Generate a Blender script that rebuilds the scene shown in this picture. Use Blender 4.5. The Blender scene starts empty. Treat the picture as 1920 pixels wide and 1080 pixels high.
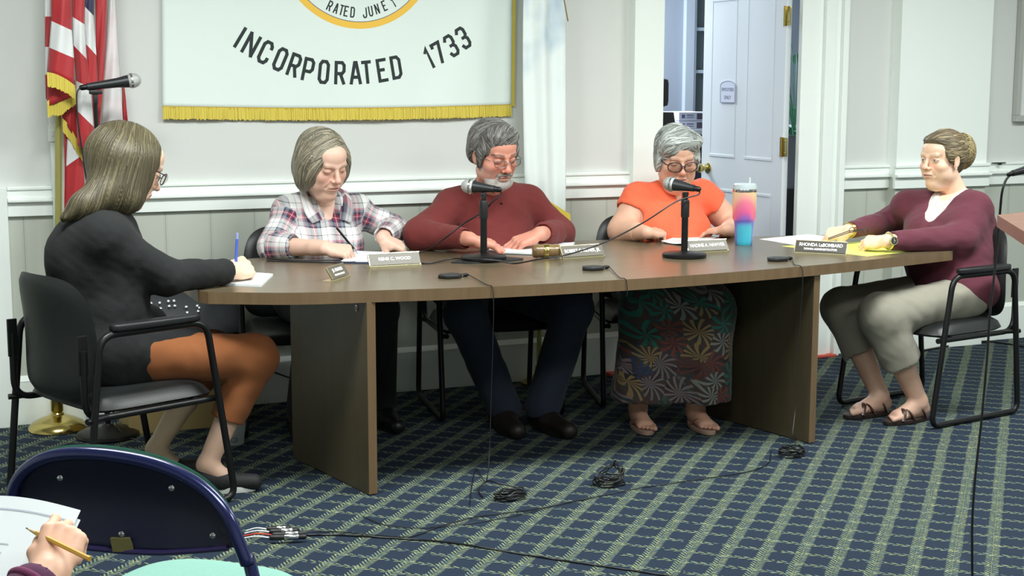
import bpy, bmesh, math, random
import numpy as np
from mathutils import Vector, Matrix, Quaternion
C = bpy.context.scene
COL = C.collection
R_ = math.radians
PI = math.pi

# ---------------------------------------------------------------- camera
FPX, PITCH, ROLL, CAMH, YAW = 2700.0, .1419, .0023, 1.455, .4101
cam_d = bpy.data.cameras.new('camera')
cam_d.sensor_width = 36.0
cam_d.lens = FPX * 36.0 / 1920.0
cam_d.clip_start = .05
cam_d.clip_end = 60
cam = bpy.data.objects.new('camera', cam_d)
COL.objects.link(cam)
cam.matrix_world = (Matrix.Translation((0, 0, CAMH)) @ Matrix.Rotation(-YAW, 4, 'Z')
                    @ Matrix.Rotation(PI/2 - PITCH, 4, 'X') @ Matrix.Rotation(ROLL, 4, 'Z'))
C.camera = cam

# ---------------------------------------------------------------- exposure, world, room lamps
C.view_settings.view_transform = 'Standard'
C.view_settings.look = 'None'
C.view_settings.gamma = 1.0
C.view_settings.use_curve_mapping = False
C.view_settings.exposure = 0.0
wd = bpy.data.worlds.new('world'); C.world = wd; wd.use_nodes = True
wd.node_tree.nodes['Background'].inputs[0].default_value = (.75, .85, .9, 1)
wd.node_tree.nodes['Background'].inputs[1].default_value = .25

def area_light(name, loc, sx, sy, power, col, rot=(0, 0, 0)):
    l = bpy.data.lights.new(name, 'AREA'); l.shape = 'RECTANGLE'; l.size = sx; l.size_y = sy
    l.energy = power; l.color = col
    o = bpy.data.objects.new(name, l); COL.objects.link(o); o.location = loc; o.rotation_euler = rot
    return o
LIGHT_SPOTS = [(.5, 4.2), (2.7, 3.9), (5.0, 4.0), (.8, 1.6), (3.2, 1.3)]
CEIL = 2.75
for lx, ly in LIGHT_SPOTS:
    area_light('ceiling_lamp_light', (lx, ly, CEIL - .03), 1.15, .55, 73 if ly > 2 else 42, (.955, 1.0, .985))
area_light('office_lamp_light', (3.9, 8.5, 2.6), 1.1, 1.1, 125, (.92, .98, 1.0))

# ---------------------------------------------------------------- pixel -> place helpers
_cy, _sy = math.cos(YAW), math.sin(YAW)
def ray(px, py):
    x = px - 960.0; y = py - 540.0
    c, s = math.cos(ROLL), math.sin(ROLL)
    x, y = c*x + s*y, -s*x + c*y
    cp, sp = math.cos(PITCH), math.sin(PITCH)
    rx, ry, rz = x/FPX, cp + sp*(-y/FPX), -sp + cp*(-y/FPX)
    return Vector((_cy*rx + _sy*ry, -_sy*rx + _cy*ry, rz))
CP = Vector((0, 0, CAMH))
def at_z(px, py, z):
    r = ray(px, py); return CP + r * ((z - CAMH) / r.z)
def at_y(px, py, Y):
    r = ray(px, py); return CP + r * (Y / r.y)
def at_x(px, py, X):
    r = ray(px, py); return CP + r * (X / r.x)

# ---------------------------------------------------------------- scene helpers
def tag(o, label=None, cat=None, group=None, kind=None):
    if label: o['label'] = label
    if cat: o['category'] = cat
    if group: o['group'] = group
    if kind: o['kind'] = kind
    return o
def thing(name, label, cat, loc=(0, 0, 0), rz=0.0, group=None):
    o = bpy.data.objects.new(name, None); COL.objects.link(o)
    o.empty_display_size = .05
    o.location = loc; o.rotation_euler = (0, 0, rz)
    return tag(o, label, cat, group)
def copy_tree(o, parent=None):
    c = o.copy(); COL.objects.link(c); c.parent = parent
    if parent is not None: c.matrix_parent_inverse = o.matrix_parent_inverse.copy()
    for ch in list(o.children): copy_tree(ch, c)
    return c

class MB:
    """collects verts / faces for one mesh object"""
    def __init__(s): s.v = []; s.f = []; s.m = []; s.col = []; s.uv = []
    def add(s, vs, fs, mi=0, col=None, uv=None):
        b = len(s.v)
        s.v += [tuple(v) for v in vs]
        s.f += [tuple(b + i for i in f) for f in fs]
        s.m += [mi]*len(fs)
        n = len(vs)
        s.col += ([tuple(col)]*n if (col is not None and not hasattr(col[0], '__len__')) else (list(col) if col is not None else [(1, 1, 1)]*n))
        s.uv += (list(uv) if uv is not None else [(0, 0, 0)]*n)
        return s
    def box(s, c, size, M=None, mi=0, bev=0.0, col=None):
        bm = bmesh.new(); bmesh.ops.create_cube(bm, size=1.0)
        bmesh.ops.scale(bm, vec=size, verts=bm.verts)
        if bev > 0: bmesh.ops.bevel(bm, geom=bm.edges[:], offset=bev, segments=2, affect='EDGES', profile=.6)
        bmesh.ops.translate(bm, vec=c, verts=bm.verts)
        if M is not None: bmesh.ops.transform(bm, matrix=M, verts=bm.verts)
        bm.verts.index_update()
        s.add([v.co[:] for v in bm.verts], [[v.index for v in f.verts] for f in bm.faces], mi, col); bm.free(); return s
    def span(s, x0, x1, y0, y1, z0, z1, bev=0.0, mi=0, M=None):
        return s.box(((x0+x1)/2, (y0+y1)/2, (z0+z1)/2), (abs(x1-x0), abs(y1-y0), abs(z1-z0)), M, mi, bev)
    def tube(s, pts, r, n=10, mi=0, closed=False, flat=None, col=None):
        """sweep; r number or list; flat=(scale across, axis vector) optional"""
        P = [Vector(p) for p in pts]; N = len(P)
        rr = [r]*N if not hasattr(r, '__len__') else list(r)
        T = []
        for i in range(N):
            a = P[i-1] if (i > 0 or closed) else P[i]
            b = P[(i+1) % N] if (i < N-1 or closed) else P[i]
            t = (b - a); T.append(t.normalized() if t.length > 1e-9 else Vector((0, 0, 1)))
        up = Vector((0, 0, 1)) if abs(T[0].z) < .9 else Vector((1, 0, 0))
        if flat: up = Vector(flat[1])
        nx = T[0].cross(up).normalized()
        vs = []
        for i in range(N):
            if flat: nx = T[i].cross(up).normalized()
            else: nx = (nx - T[i]*nx.dot(T[i])).normalized()
            ny = T[i].cross(nx).normalized()
            for k in range(n):
                a = 2*PI*k/n
                fs = flat[0] if flat else 1.0
                vs.append(P[i] + nx*(math.cos(a)*rr[i]) + ny*(math.sin(a)*rr[i]*fs))
        fs_ = []
        for i in range(N if closed else N-1):
            j = (i+1) % N
            for k in range(n):
                k2 = (k+1) % n
                fs_.append((i*n+k, i*n+k2, j*n+k2, j*n+k))
        if not closed:
            fs_.append(tuple(range(n))[::-1]); fs_.append(tuple((N-1)*n + k for k in range(n)))
        return s.add(vs, fs_, mi, col)
    def lathe(s, prof, c=(0, 0, 0), n=32, M=None, mi=0, uvf=None):
        vs = []; fs = []
        for (r, z) in prof:
            for k in range(n):
                a = 2*PI*k/n
                vs.append(Vector((c[0] + r*math.cos(a), c[1] + r*math.sin(a), c[2] + z)))
        m = len(prof)
        for i in range(m-1):
            for k in range(n):
                k2 = (k+1) % n
                fs.append((i*n+k, i*n+k2, (i+1)*n+k2, (i+1)*n+k))
        fs.append(tuple(range(n))[::-1]); fs.append(tuple((m-1)*n+k for k in range(n)))
        if M is not None: vs = [M @ v for v in vs]
        return s.add(vs, fs, mi)
    def sphere(s, c, r, M=None, n=16, mi=0, sc=(1, 1, 1), col=None):
        bm = bmesh.new(); bmesh.ops.create_uvsphere(bm, u_segments=n, v_segments=max(6, n//2+1), radius=r)
        bmesh.ops.scale(bm, vec=sc, verts=bm.verts)
        if M is not None: bmesh.ops.transform(bm, matrix=M, verts=bm.verts)
        bmesh.ops.translate(bm, vec=c, verts=bm.verts); bm.verts.index_update()
        s.add([v.co[:] for v in bm.verts], [[v.index for v in f.verts] for f in bm.faces], mi, col); bm.free(); return s
    def grid(s, nu, nv, fn, mi=0, uv=True):
        vs = [fn(i/nu, j/nv) for j in range(nv+1) for i in range(nu+1)]
        fs = [(j*(nu+1)+i, j*(nu+1)+i+1, (j+1)*(nu+1)+i+1, (j+1)*(nu+1)+i) for j in range(nv) for i in range(nu)]
        uvs = [(i/nu, j/nv, 0) for j in range(nv+1) for i in range(nu+1)]
        return s.add(vs, fs, mi, None, uvs)
    def prism(s, outline, z0, z1, M=None, mi=0, bev=0.0):
        bm = bmesh.new()
        vb = [bm.verts.new((x, y, z0)) for x, y in outline]
        f = bm.faces.new(vb)
        r = bmesh.ops.extrude_face_region(bm, geom=[f])
        for g in r['geom']:
            if isinstance(g, bmesh.types.BMVert): g.co.z = z1
        bmesh.ops.recalc_face_normals(bm, faces=bm.faces)
        if bev > 0:
            ed = [e for e in bm.edges if abs(e.verts[0].co.z - e.verts[1].co.z) < 1e-6]
            bmesh.ops.bevel(bm, geom=ed, offset=bev, segments=3, affect='EDGES', profile=.6)
        if M is not None: bmesh.ops.transform(bm, matrix=M, verts=bm.verts)
        bm.verts.index_update()
        s.add([v.co[:] for v in bm.verts], [[v.index for v in f.verts] for f in bm.faces], mi); bm.free(); return s
    def build(s, name, mat, parent=None, smooth=None, mods=None):
        me = bpy.data.meshes.new(name); me.from_pydata(s.v, [], s.f)
        mats = mat if isinstance(mat, (list, tuple)) else [mat]
        for m in mats: me.materials.append(m)
        me.polygons.foreach_set('material_index', s.m)
        a = me.attributes.new('Col', 'FLOAT_COLOR', 'POINT')
        a.data.foreach_set('color', np.array([(c[0], c[1], c[2], 1.0) for c in s.col], dtype=np.float32).ravel())
        a = me.attributes.new('pc', 'FLOAT_VECTOR', 'POINT')
        a.data.foreach_set('vector', np.array(s.uv, dtype=np.float32).ravel())
        bm = bmesh.new(); bm.from_mesh(me); bmesh.ops.recalc_face_normals(bm, faces=bm.faces); bm.to_mesh(me); bm.free()
        me.update()
        if smooth is not None:
            me.polygons.foreach_set('use_smooth', [True]*len(me.polygons))
            if smooth < 180: me.set_sharp_from_angle(angle=R_(smooth))
        o = bpy.data.objects.new(name, me); COL.objects.link(o)
        if parent is not None: o.parent = parent
        return o

def fillet(pts, rad, n=6):
    """round the inner corners of a polyline"""
    P = [Vector(p) for p in pts]; out = [P[0]]
    rad = rad if hasattr(rad, '__len__') else [rad]*len(P)
    for i in range(1, len(P)-1):
        a, b, c = P[i-1], P[i], P[i+1]
        u = (a-b); w = (c-b); r = min(rad[i], u.length*.49, w.length*.49)
        p0 = b + u.normalized()*r; p1 = b + w.normalized()*r
        for k in range(n+1):
            t = k/n; out.append(p0*(1-t)**2 + b*2*t*(1-t) + p1*t*t)
    out.append(P[-1]); return out
def spline(pts, n=8):
    P = [Vector(p) for p in pts]; P = [P[0]*2 - P[1]] + P + [P[-1]*2 - P[-2]]; out = []
    for i in range(1, len(P)-2):
        for k in range(n):
            t = k/n; a, b, c, d = P[i-1], P[i], P[i+1], P[i+2]
            out.append(.5*((2*b) + (c-a)*t + (2*a-5*b+4*c-d)*t*t + (3*b-a-3*c+d)*t**3))
    out.append(P[-2]); return out

# ---------------------------------------------------------------- materials
_mc = {}
def lin(c):
    return tuple((x/12.92 if x <= .04045 else ((x+.055)/1.055)**2.4) for x in [v/255.0 for v in c]) + (1,)
def mat(name, col, rough=.6, metal=0.0, noise=None, bump=None, attr=False, sheen=0, coat=0, sss=0, trans=0, spec=None, stretch=None, emit=None):
    """col sRGB 0-255; noise=(scale, amount, darker colour or None); bump=(scale, strength)"""
    if name in _mc: return _mc[name]
    m = bpy.data.materials.new(name); m.use_nodes = True; nt = m.node_tree; b = nt.nodes['Principled BSDF']
    b.inputs['Roughness'].default_value = rough; b.inputs['Metallic'].default_value = metal
    base = lin(col); b.inputs['Base Color'].default_value = base
    if spec is not None: b.inputs['Specular IOR Level'].default_value = spec
    if sheen: b.inputs['Sheen Weight'].default_value = sheen
    if coat: b.inputs['Coat Weight'].default_value = coat; b.inputs['Coat Roughness'].default_value = .15
    if sss:
        b.inputs['Subsurface Weight'].default_value = sss; b.inputs['Subsurface Radius'].default_value = (.012, .005, .003); b.inputs['Subsurface Scale'].default_value = 1.0
    if trans: b.inputs['Transmission Weight'].default_value = trans
    if emit: b.inputs['Emission Color'].default_value = lin(col); b.inputs['Emission Strength'].default_value = emit
    src = None
    if attr:
        a = nt.nodes.new('ShaderNodeAttribute'); a.attribute_name = 'Col'; src = a.outputs['Color']
    tc = nt.nodes.new('ShaderNodeTexCoord')
    vec = tc.outputs['Object']
    if stretch:
        mp = nt.nodes.new('ShaderNodeMapping'); mp.inputs['Scale'].default_value = stretch; nt.links.new(vec, mp.inputs[0]); vec = mp.outputs[0]
    if noise:
        n = nt.nodes.new('ShaderNodeTexNoise'); n.inputs['Scale'].default_value = noise[0]; n.inputs['Detail'].default_value = 5
        nt.links.new(vec, n.inputs['Vector'])
        cr = nt.nodes.new('ShaderNodeValToRGB'); cr.color_ramp.elements[0].position = .35; cr.color_ramp.elements[1].position = .65
        d = lin(noise[2]) if len(noise) > 2 and noise[2] else tuple(x*.6 for x in base[:3]) + (1,)
        nt.links.new(n.outputs['Fac'], cr.inputs[0])
        mx = nt.nodes.new('ShaderNodeMix'); mx.data_type = 'RGBA'
        if src is not None:
            cr.color_ramp.elements[0].color = (1-noise[1],)*3 + (1,); cr.color_ramp.elements[1].color = (1, 1, 1, 1)
            mx.blend_type = 'MULTIPLY'; mx.inputs[0].default_value = 1.0
            nt.links.new(src, mx.inputs[6]); nt.links.new(cr.outputs[0], mx.inputs[7])
        else:
            cr.color_ramp.elements[0].color = (0, 0, 0, 1); cr.color_ramp.elements[1].color = (1, 1, 1, 1)
            mm = nt.nodes.new('ShaderNodeMath'); mm.operation = 'MULTIPLY'; mm.inputs[1].default_value = noise[1]
            nt.links.new(cr.outputs[0], mm.inputs[0]); nt.links.new(mm.outputs[0], mx.inputs[0])
            mx.inputs[6].default_value = base; mx.inputs[7].default_value = d
        src = mx.outputs[2]
    if src is not None: nt.links.new(src, b.inputs['Base Color'])
    if bump:
        n = nt.nodes.new('ShaderNodeTexNoise'); n.inputs['Scale'].default_value = bump[0]; n.inputs['Detail'].default_value = 3
        nt.links.new(vec, n.inputs['Vector'])
        bp = nt.nodes.new('ShaderNodeBump'); bp.inputs['Strength'].default_value = bump[1]; bp.inputs['Distance'].default_value = .003
        nt.links.new(n.outputs['Fac'], bp.inputs['Height']); nt.links.new(bp.outputs[0], b.inputs['Normal'])
    _mc[name] = m; return m

class NG:
    """tiny node maths helper"""
    def __init__(s, m): s.nt = m.node_tree; s.b = s.nt.nodes['Principled BSDF']
    def new(s, t): return s.nt.nodes.new(t)
    def ln(s, a, b): s.nt.links.new(a, b)
    def m(s, op, a, b=None, c=None, clamp=False):
        n = s.new('ShaderNodeMath'); n.operation = op; n.use_clamp = clamp
        for i, x in enumerate((a, b, c)):
            if x is None: continue
            if isinstance(x, (int, float)): n.inputs[i].default_value = x
            else: s.ln(x, n.inputs[i])
        return n.outputs[0]
    def mix(s, f, a, b, bt='MIX'):
        n = s.new('ShaderNodeMix'); n.data_type = 'RGBA'; n.blend_type = bt
        for i, x in ((0, f), (6, a), (7, b)):
            if isinstance(x, (int, float)): n.inputs[i].default_value = x
            elif isinstance(x, tuple): n.inputs[i].default_value = x
            else: s.ln(x, n.inputs[i])
        return n.outputs[2]
    def xyz(s, v):
        n = s.new('ShaderNodeSeparateXYZ'); s.ln(v, n.inputs[0]); return n.outputs
    def comb(s, x, y, z=0.0):
        n = s.new('ShaderNodeCombineXYZ')
        for i, q in enumerate((x, y, z)):
            if isinstance(q, (int, float)): n.inputs[i].default_value = q
            else: s.ln(q, n.inputs[i])
        return n.outputs[0]
    def noise(s, v, sc, det=2, out='Fac'):
        n = s.new('ShaderNodeTexNoise'); n.inputs['Scale'].default_value = sc; n.inputs['Detail'].default_value = det
        if v is not None: s.ln(v, n.inputs['Vector'])
        return n.outputs[out]
    def ramp(s, f, stops, interp='LINEAR'):
        n = s.new('ShaderNodeValToRGB'); n.color_ramp.interpolation = interp
        e = n.color_ramp.elements
        while len(e) > 1: e.remove(e[-1])
        e[0].position = stops[0][0]; e[0].color = stops[0][1]
        for p, c in stops[1:]:
            q = e.new(p); q.color = c
        s.ln(f, n.inputs[0]); return n.outputs[0]

WALL = mat('painted_wall', (216, 219, 215), .75, noise=(1.2, .15, (211, 215, 211)), bump=(60, .03))
TRIM = mat('white_trim_paint', (242, 249, 244), .4, noise=(2.0, .1, (238, 246, 240)))
CEILM = mat('ceiling_tile', (225, 226, 222), .9, bump=(40, .1))
DOORW = mat('door_paint', (234, 240, 244), .4, noise=(2, .1, (228, 235, 241)))
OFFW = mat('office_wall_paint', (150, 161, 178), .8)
BLACKM = mat('black_metal', (22, 23, 24), .38, .3, bump=(200, .04))
BLACKP = mat('black_plastic', (26, 27, 29), .45)
BLACKF = mat('black_fabric', (24, 26, 27), .85, noise=(300, .5, (38, 41, 42)), bump=(400, .2))
VINYL = mat('black_vinyl', (30, 33, 33), .42, bump=(250, .15))
BRASS = mat('polished_brass', (200, 180, 110), .18, 1.0)
GOLDP = mat('gold_pole', (178, 174, 104), .35, .55)
CHROME = mat('chrome', (200, 202, 205), .2, 1.0)
PAPER = mat('white_paper', (232, 238, 240), .8)
CARD = mat('cardboard', (168, 146, 96), .85, noise=(8, .3, (150, 128, 80)))

def wainscot_material():
    m = mat('beadboard_paint', (190, 195, 184), .55)
    g = NG(m); tc = g.new('ShaderNodeTexCoord'); x, y, z = g.xyz(tc.outputs['Object'])
    f = g.m('FRACT', g.m('DIVIDE', g.m('ADD', x, -1.31 + .197*20), .197))
    d = g.m('ABSOLUTE', g.m('SUBTRACT', f, .5))
    line = g.m('GREATER_THAN', d, .4895)
    bead = g.m('MULTIPLY', g.m('GREATER_THAN', d, .462), g.m('LESS_THAN', d, .466))
    h = g.m('SUBTRACT', 1.0, g.m('MULTIPLY', g.m('ADD', line, bead), 1.0), clamp=True)
    bp = g.new('ShaderNodeBump'); bp.inputs['Strength'].default_value = .6; bp.inputs['Distance'].default_value = .01
    g.ln(h, bp.inputs['Height']); g.ln(bp.outputs[0], g.b.inputs['Normal'])
    g.ln(g.mix(g.m('MULTIPLY', g.m('SUBTRACT', 1.0, h), .45), lin((190, 195, 184)), lin((116, 124, 114))), g.b.inputs['Base Color'])
    return m
WAINS = wainscot_material()

def carpet_material():
    m = mat('patterned_carpet', (52, 62, 82), .95, spec=.15)
    g = NG(m); tc = g.new('ShaderNodeTexCoord'); x, y, z = g.xyz(tc.outputs['Object'])
    th = -.7552; c_, s_ = math.cos(th), math.sin(th)
    u = g.m('ADD', g.m('MULTIPLY', x, c_), g.m('MULTIPLY', y, s_))       # across the vines
    v = g.m('ADD', g.m('MULTIPLY', x, -s_), g.m('MULTIPLY', y, c_))      # along the vines
    wob = g.m('MULTIPLY', g.m('SUBTRACT', g.noise(g.comb(g.m('MULTIPLY', v, 9.0), g.m('MULTIPLY', u, 2.0)), 1.0, 1), .5), .012)
    def leaves(a, b, per, off, width, lp, slope, duty, gap=None):
        """a across, b along; returns mask of slanted leaves in herringbone"""
        t = g.m('DIVIDE', g.m('ADD', g.m('ADD', a, wob), off), per)
        fr = g.m('SUBTRACT', g.m('FRACT', t), .5)
        ac = g.m('MULTIPLY', g.m('ABSOLUTE', fr), per)
        sgn = g.m('MULTIPLY', g.m('GREATER_THAN', fr, 0.0), .5)
        ph = g.m('FRACT', g.m('ADD', g.m('ADD', g.m('DIVIDE', b, lp), g.m('MULTIPLY', ac, slope/lp)), sgn))
        dd = g.m('DIVIDE', g.m('SUBTRACT', ph, .5), duty)
        aa = g.m('DIVIDE', g.m('SUBTRACT', ac, width*.52), width*.5)
        e = g.m('ADD', g.m('MULTIPLY', dd, dd), g.m('MULTIPLY', aa, aa))
        k = g.m('LESS_THAN', e, 1.0)
        stem = g.m('MULTIPLY', g.m('LESS_THAN', ac, .0016), .6)
        if gap: k = g.m('MULTIPLY', k, gap)
        return g.m('MAXIMUM', k, stem) if not gap else k
    U0 = .0523 - .1122*.5 + .1122*40
    V0 = .0 + .0985*40
    vine = leaves(u, v, .1122, U0, .0205, .0175, -1.1, .24)
    n1 = g.m('GREATER_THAN', g.noise(g.comb(g.m('MULTIPLY', u, 30.0), g.m('MULTIPLY', v, 30.0)), 1.0, 1), .36)
    row = leaves(v, u, .0985, V0, .012, .029, 1.9, .24, n1)
    msk = g.m('MAXIMUM', vine, row)
    n2 = g.noise(g.comb(u, v), 55.0, 2)
    leafc = g.ramp(n2, [(.3, lin((94, 112, 114))), (.45, lin((104, 120, 106))), (.55, lin((130, 138, 92))), (.7, lin((154, 160, 140)))])
    fz = g.noise(tc.outputs['Object'], 420.0, 2)
    bg = g.ramp(fz, [(.3, lin((28, 38, 50))), (.7, lin((45, 57, 74)))])
    col = g.mix(msk, bg, leafc)
    g.ln(col, g.b.inputs['Base Color'])
    bp = g.new('ShaderNodeBump'); bp.inputs['Strength'].default_value = .5; bp.inputs['Distance'].default_value = .004
    g.ln(g.m('ADD', fz, g.m('MULTIPLY', msk, .4)), bp.inputs['Height']); g.ln(bp.outputs[0], g.b.inputs['Normal'])
    return m
CARPET = carpet_material()

def wood_material(name, c1, c2, c3, rough=.35, axis=(1.2, 14, 14), coat=.1):
    m = mat(name, c1, rough, coat=coat); g = NG(m); tc = g.new('ShaderNodeTexCoord')
    mp = g.new('ShaderNodeMapping'); mp.inputs['Scale'].default_value = axis; g.ln(tc.outputs['Object'], mp.inputs[0])
    n = g.noise(mp.outputs[0], 3.0, 8)
    n2 = g.noise(mp.outputs[0], 14.0, 4)
    f = g.m('ADD', g.m('MULTIPLY', n, .7), g.m('MULTIPLY', n2, .3))
    g.ln(g.ramp(f, [(.3, lin(c3)), (.5, lin(c1)), (.7, lin(c2))]), g.b.inputs['Base Color'])
    return m
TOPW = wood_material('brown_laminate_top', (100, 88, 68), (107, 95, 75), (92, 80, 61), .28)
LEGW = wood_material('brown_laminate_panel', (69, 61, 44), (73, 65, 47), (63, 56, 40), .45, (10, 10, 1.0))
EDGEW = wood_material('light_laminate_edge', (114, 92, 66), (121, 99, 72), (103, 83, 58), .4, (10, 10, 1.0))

# ================================================================= THE SETTING
def struct(name, mb, m, parent=None, smooth=None):
    o = mb.build(name, m, parent, smooth); o['kind'] = 'structure'; return o
W = 6.365
DX0, DX1 = 3.558, 4.40          # doorway opening
struct('floor', MB().span(-2.2, 7.2, -.8, 9.6, -.06, 0), CARPET)
struct('ceiling', MB().span(-2.2, 7.2, -.8, 9.6, CEIL, CEIL+.06), CEILM)
w = MB()
w.span(-2.2, DX0, W, W+.12, .9, CEIL); w.span(DX1+.12, 7.2, W, W+.12, .9, CEIL); w.span(DX0, DX1+.12, W, W+.12, 2.08, CEIL)
struct('wall_back', w, WALL)
w = MB(); w.span(-2.2, DX0, W+.001, W+.119, 0, .9); w.span(DX1+.12, 7.2, W+.001, W+.119, 0, .9)
struct('wall_back_lower', w, WAINS)
struct('wall_left', MB().span(-2.3, -2.2, -.8, 9.6, 0, CEIL), WALL)
struct('wall_right', MB().span(7.2, 7.3, -.8, 9.6, 0, CEIL), WALL)
struct('wall_front', MB().span(-2.3, 7.3, -.9, -.8, 0, CEIL), WALL)

def rail_profile(mb, x0, x1, Yw):
    mb.span(x0, x1, Yw-.020, Yw, .893, .955, .002)
    mb.span(x0, x1, Yw-.042, Yw, .953, .967, .004)
    mb.span(x0, x1, Yw-.018, Yw, .967, 1.003, .002)
    mb.span(x0, x1, Yw-.026, Yw, 1.003, 1.018, .004)
def base_profile(mb, x0, x1, Yw):
    mb.span(x0, x1, Yw-.020, Yw, 0, .190, .002)
    b = len(mb.v)
    mb.add([(x0, Yw-.022, .188), (x1, Yw-.022, .188), (x1, Yw-.004, .210), (x0, Yw-.004, .210), (x0, Yw, .188), (x1, Yw, .188), (x1, Yw, .210), (x0, Yw, .210)],
           [(0, 1, 2, 3), (4, 7, 6, 5), (0, 4, 5, 1), (3, 2, 6, 7), (0, 3, 7, 4), (1, 5, 6, 2)])
PIL = (4.985, 5.60)    # projecting pier right of the doorway
PD = .075
r = MB(); rail_profile(r, .46, .64, W); rail_profile(r, .74, DX0-.165, W); struct('trim_1', r, TRIM)
r = MB(); rail_profile(r, DX1+.255, PIL[0], W); struct('trim_2', r, TRIM)
r = MB(); rail_profile(r, PIL[0]-.02, PIL[1]+.01, W-PD); struct('trim_3', r, TRIM)
r = MB(); rail_profile(r, PIL[1], 7.2, W); struct('trim_4', r, TRIM)
r = MB(); base_profile(r, .46, .64, W); base_profile(r, .74, DX0-.165, W); struct('baseboard_back', r, TRIM)
r = MB(); base_profile(r, DX1+.255, PIL[0], W); base_profile(r, PIL[0]-.02, PIL[1]+.01, W-PD); base_profile(r, PIL[1], 7.2, W); struct('baseboard_right', r, TRIM)
# pier
struct('wall_pier', MB().span(PIL[0], PIL[1], W-PD, W+.01, .95, CEIL), TRIM)
struct('wall_pier_lower', MB().span(PIL[0], PIL[1], W-PD+.001, W+.01, 0, .95), WAINS)
# corner boards behind the flag and at the far side
struct('trim_5', MB().span(.64, .74, W-.05, W, 0, CEIL, .003), TRIM)
struct('trim_6', MB().span(.10, .458, W-.05, W, 0, 1.018, .003), TRIM)
# door casing
c = MB(); c.span(DX0-.165, DX0, W-.06, W+.12, 0, 2.14, .003); struct('trim_7', c, TRIM)
c = MB(); x = DX1
c.span(x-.012, x+.12, W-.03, W+.001, 0, 2.14, .003); c.span(x+.12, x+.185, W-.055, W, 0, 2.14, .004)
c.span(x+.185, x+.225, W-.040, W, 0, 2.14, .003); c.span(x+.225, x+.26, W-.065, W, 0, 2.14, .004)
struct('trim_8', c, TRIM)
c = MB(); c.span(DX0-.165, DX1+.26, W-.06, W, 2.08, 2.24, .004); struct('trim_9', c, TRIM)
struct('trim_10', MB().span(3.27, DX1+.235, W-.085, W+.1, 0, .012, .003), mat('red_threshold', (214, 86, 72), .6))

# door: opened into the office, hinged at the right jamb
HX, HY = 4.352, 6.43
d = MB(); DL = .80
d.span(0, .035, 0, DL, .015, 2.05, .002)
door = d.build('door_1', DOORW); door['kind'] = 'structure'
door.location = (HX, HY, 0); door.rotation_euler = (0, 0, R_(1.0))
pn = MB()
for (y0, y1) in ((.10, .36), (.46, .72)):
    for (z0, z1) in ((.22, .86), (1.04, 1.92)):
        pn.span(-.003, .001, y0, y1, z0, z0+.014, .001); pn.span(-.003, .001, y0, y1, z1-.014, z1, .001)
        pn.span(-.0015, .001, y0, y0+.012, z0+.014, z1-.014); pn.span(-.0015, .001, y1-.012, y1, z0+.014, z1-.014)
o = pn.build('door_panel_moulding', DOORW, door)
k = MB(); MX = Matrix.Translation((0, DL-.07, .97)) @ Matrix.Rotation(-PI/2, 4, 'Y')
k.lathe([(.031, 0), (.031, .004), (.024, .008), (.011, .012), (.011, .034), (.022, .040), (.028, .052), (.026, .064), (.014, .071), (.001, .072)], M=MX, n=24)
k.tube([(-.045, DL-.075, .97), (-.05, DL-.03, .972), (-.05, DL+.035, .968)], [.008, .007, .006], 8)
o = k.build('door_knob', BRASS, door, 40)
k = MB()
for zz in (.30, 1.12, 1.80):
    k.box((-.004, -.018, zz), (.006, .055, .10), bev=.001); k.tube([(-.010, 0, zz-.052), (-.010, 0, zz+.052)], .008, 10)
    for s_ in (-1, 1): k.sphere((-.008, -.03, zz+s_*.03), .004, n=8)
o = k.build('door_hinge', BRASS, door, 40)

def text_mesh(txt, size, align='CENTER', depth=0.0, spacing=1.0, bold=0.0):
    cu = bpy.data.curves.new('t', 'FONT'); cu.body = txt; cu.size = size; cu.align_x = align; cu.align_y = 'CENTER'
    cu.extrude = depth; cu.space_character = spacing; cu.offset = bold; cu.resolution_u = 3
    o = bpy.data.objects.new('t', cu); COL.objects.link(o)
    dg = bpy.context.evaluated_depsgraph_get(); me = bpy.data.meshes.new_from_object(o.evaluated_get(dg))
    vs = [v.co.copy() for v in me.vertices]; fs = [tuple(p.vertices) for p in me.polygons]
    bpy.data.objects.remove(o); bpy.data.curves.remove(cu); bpy.data.meshes.remove(me)
    return vs, fs

# paper sign on the door
INK = mat('blue_grey_ink', (92, 96, 130), .8)
sg = thing('door_sign', 'small arched white paper sign taped to the open office door', 'sign', (HX-.0125, at_x(1365, 172, HX-.012).y, at_x(1365, 172, HX-.012).z), R_(1.0))
pts = [(-.078, -.062), (.078, -.062), (.078, .035)] + [(.078*math.cos(a), .035+.027*math.sin(a)) for a in [PI*i/12 for i in range(1, 12)]] + [(-.078, .035)]
MS = Matrix(((0, 0, -1, 0), (-1, 0, 0, 0), (0, 1, 0, 0), (0, 0, 0, 1)))
MB().prism(pts, 0, .002, M=MS).build('sign_paper', mat('sign_paper_white', (220, 226, 244), .8), sg)
t = MB(); t.tube([MS @ Vector((p[0]*.95, p[1]*.95, .002)) for p in pts], .0013, 4, closed=True)
t.build('border_line', INK, sg)
for txt, zz, sz in (('EMPLOYEES', .012, .026), ('ONLY', -.032, .028)):
    vs, fs = text_mesh(txt, sz); t = MB(); t.add([MS @ Vector((v.x*.92, v.y+zz, .0032)) for v in vs], fs); t.build('lettering', INK, sg)
pass

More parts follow.
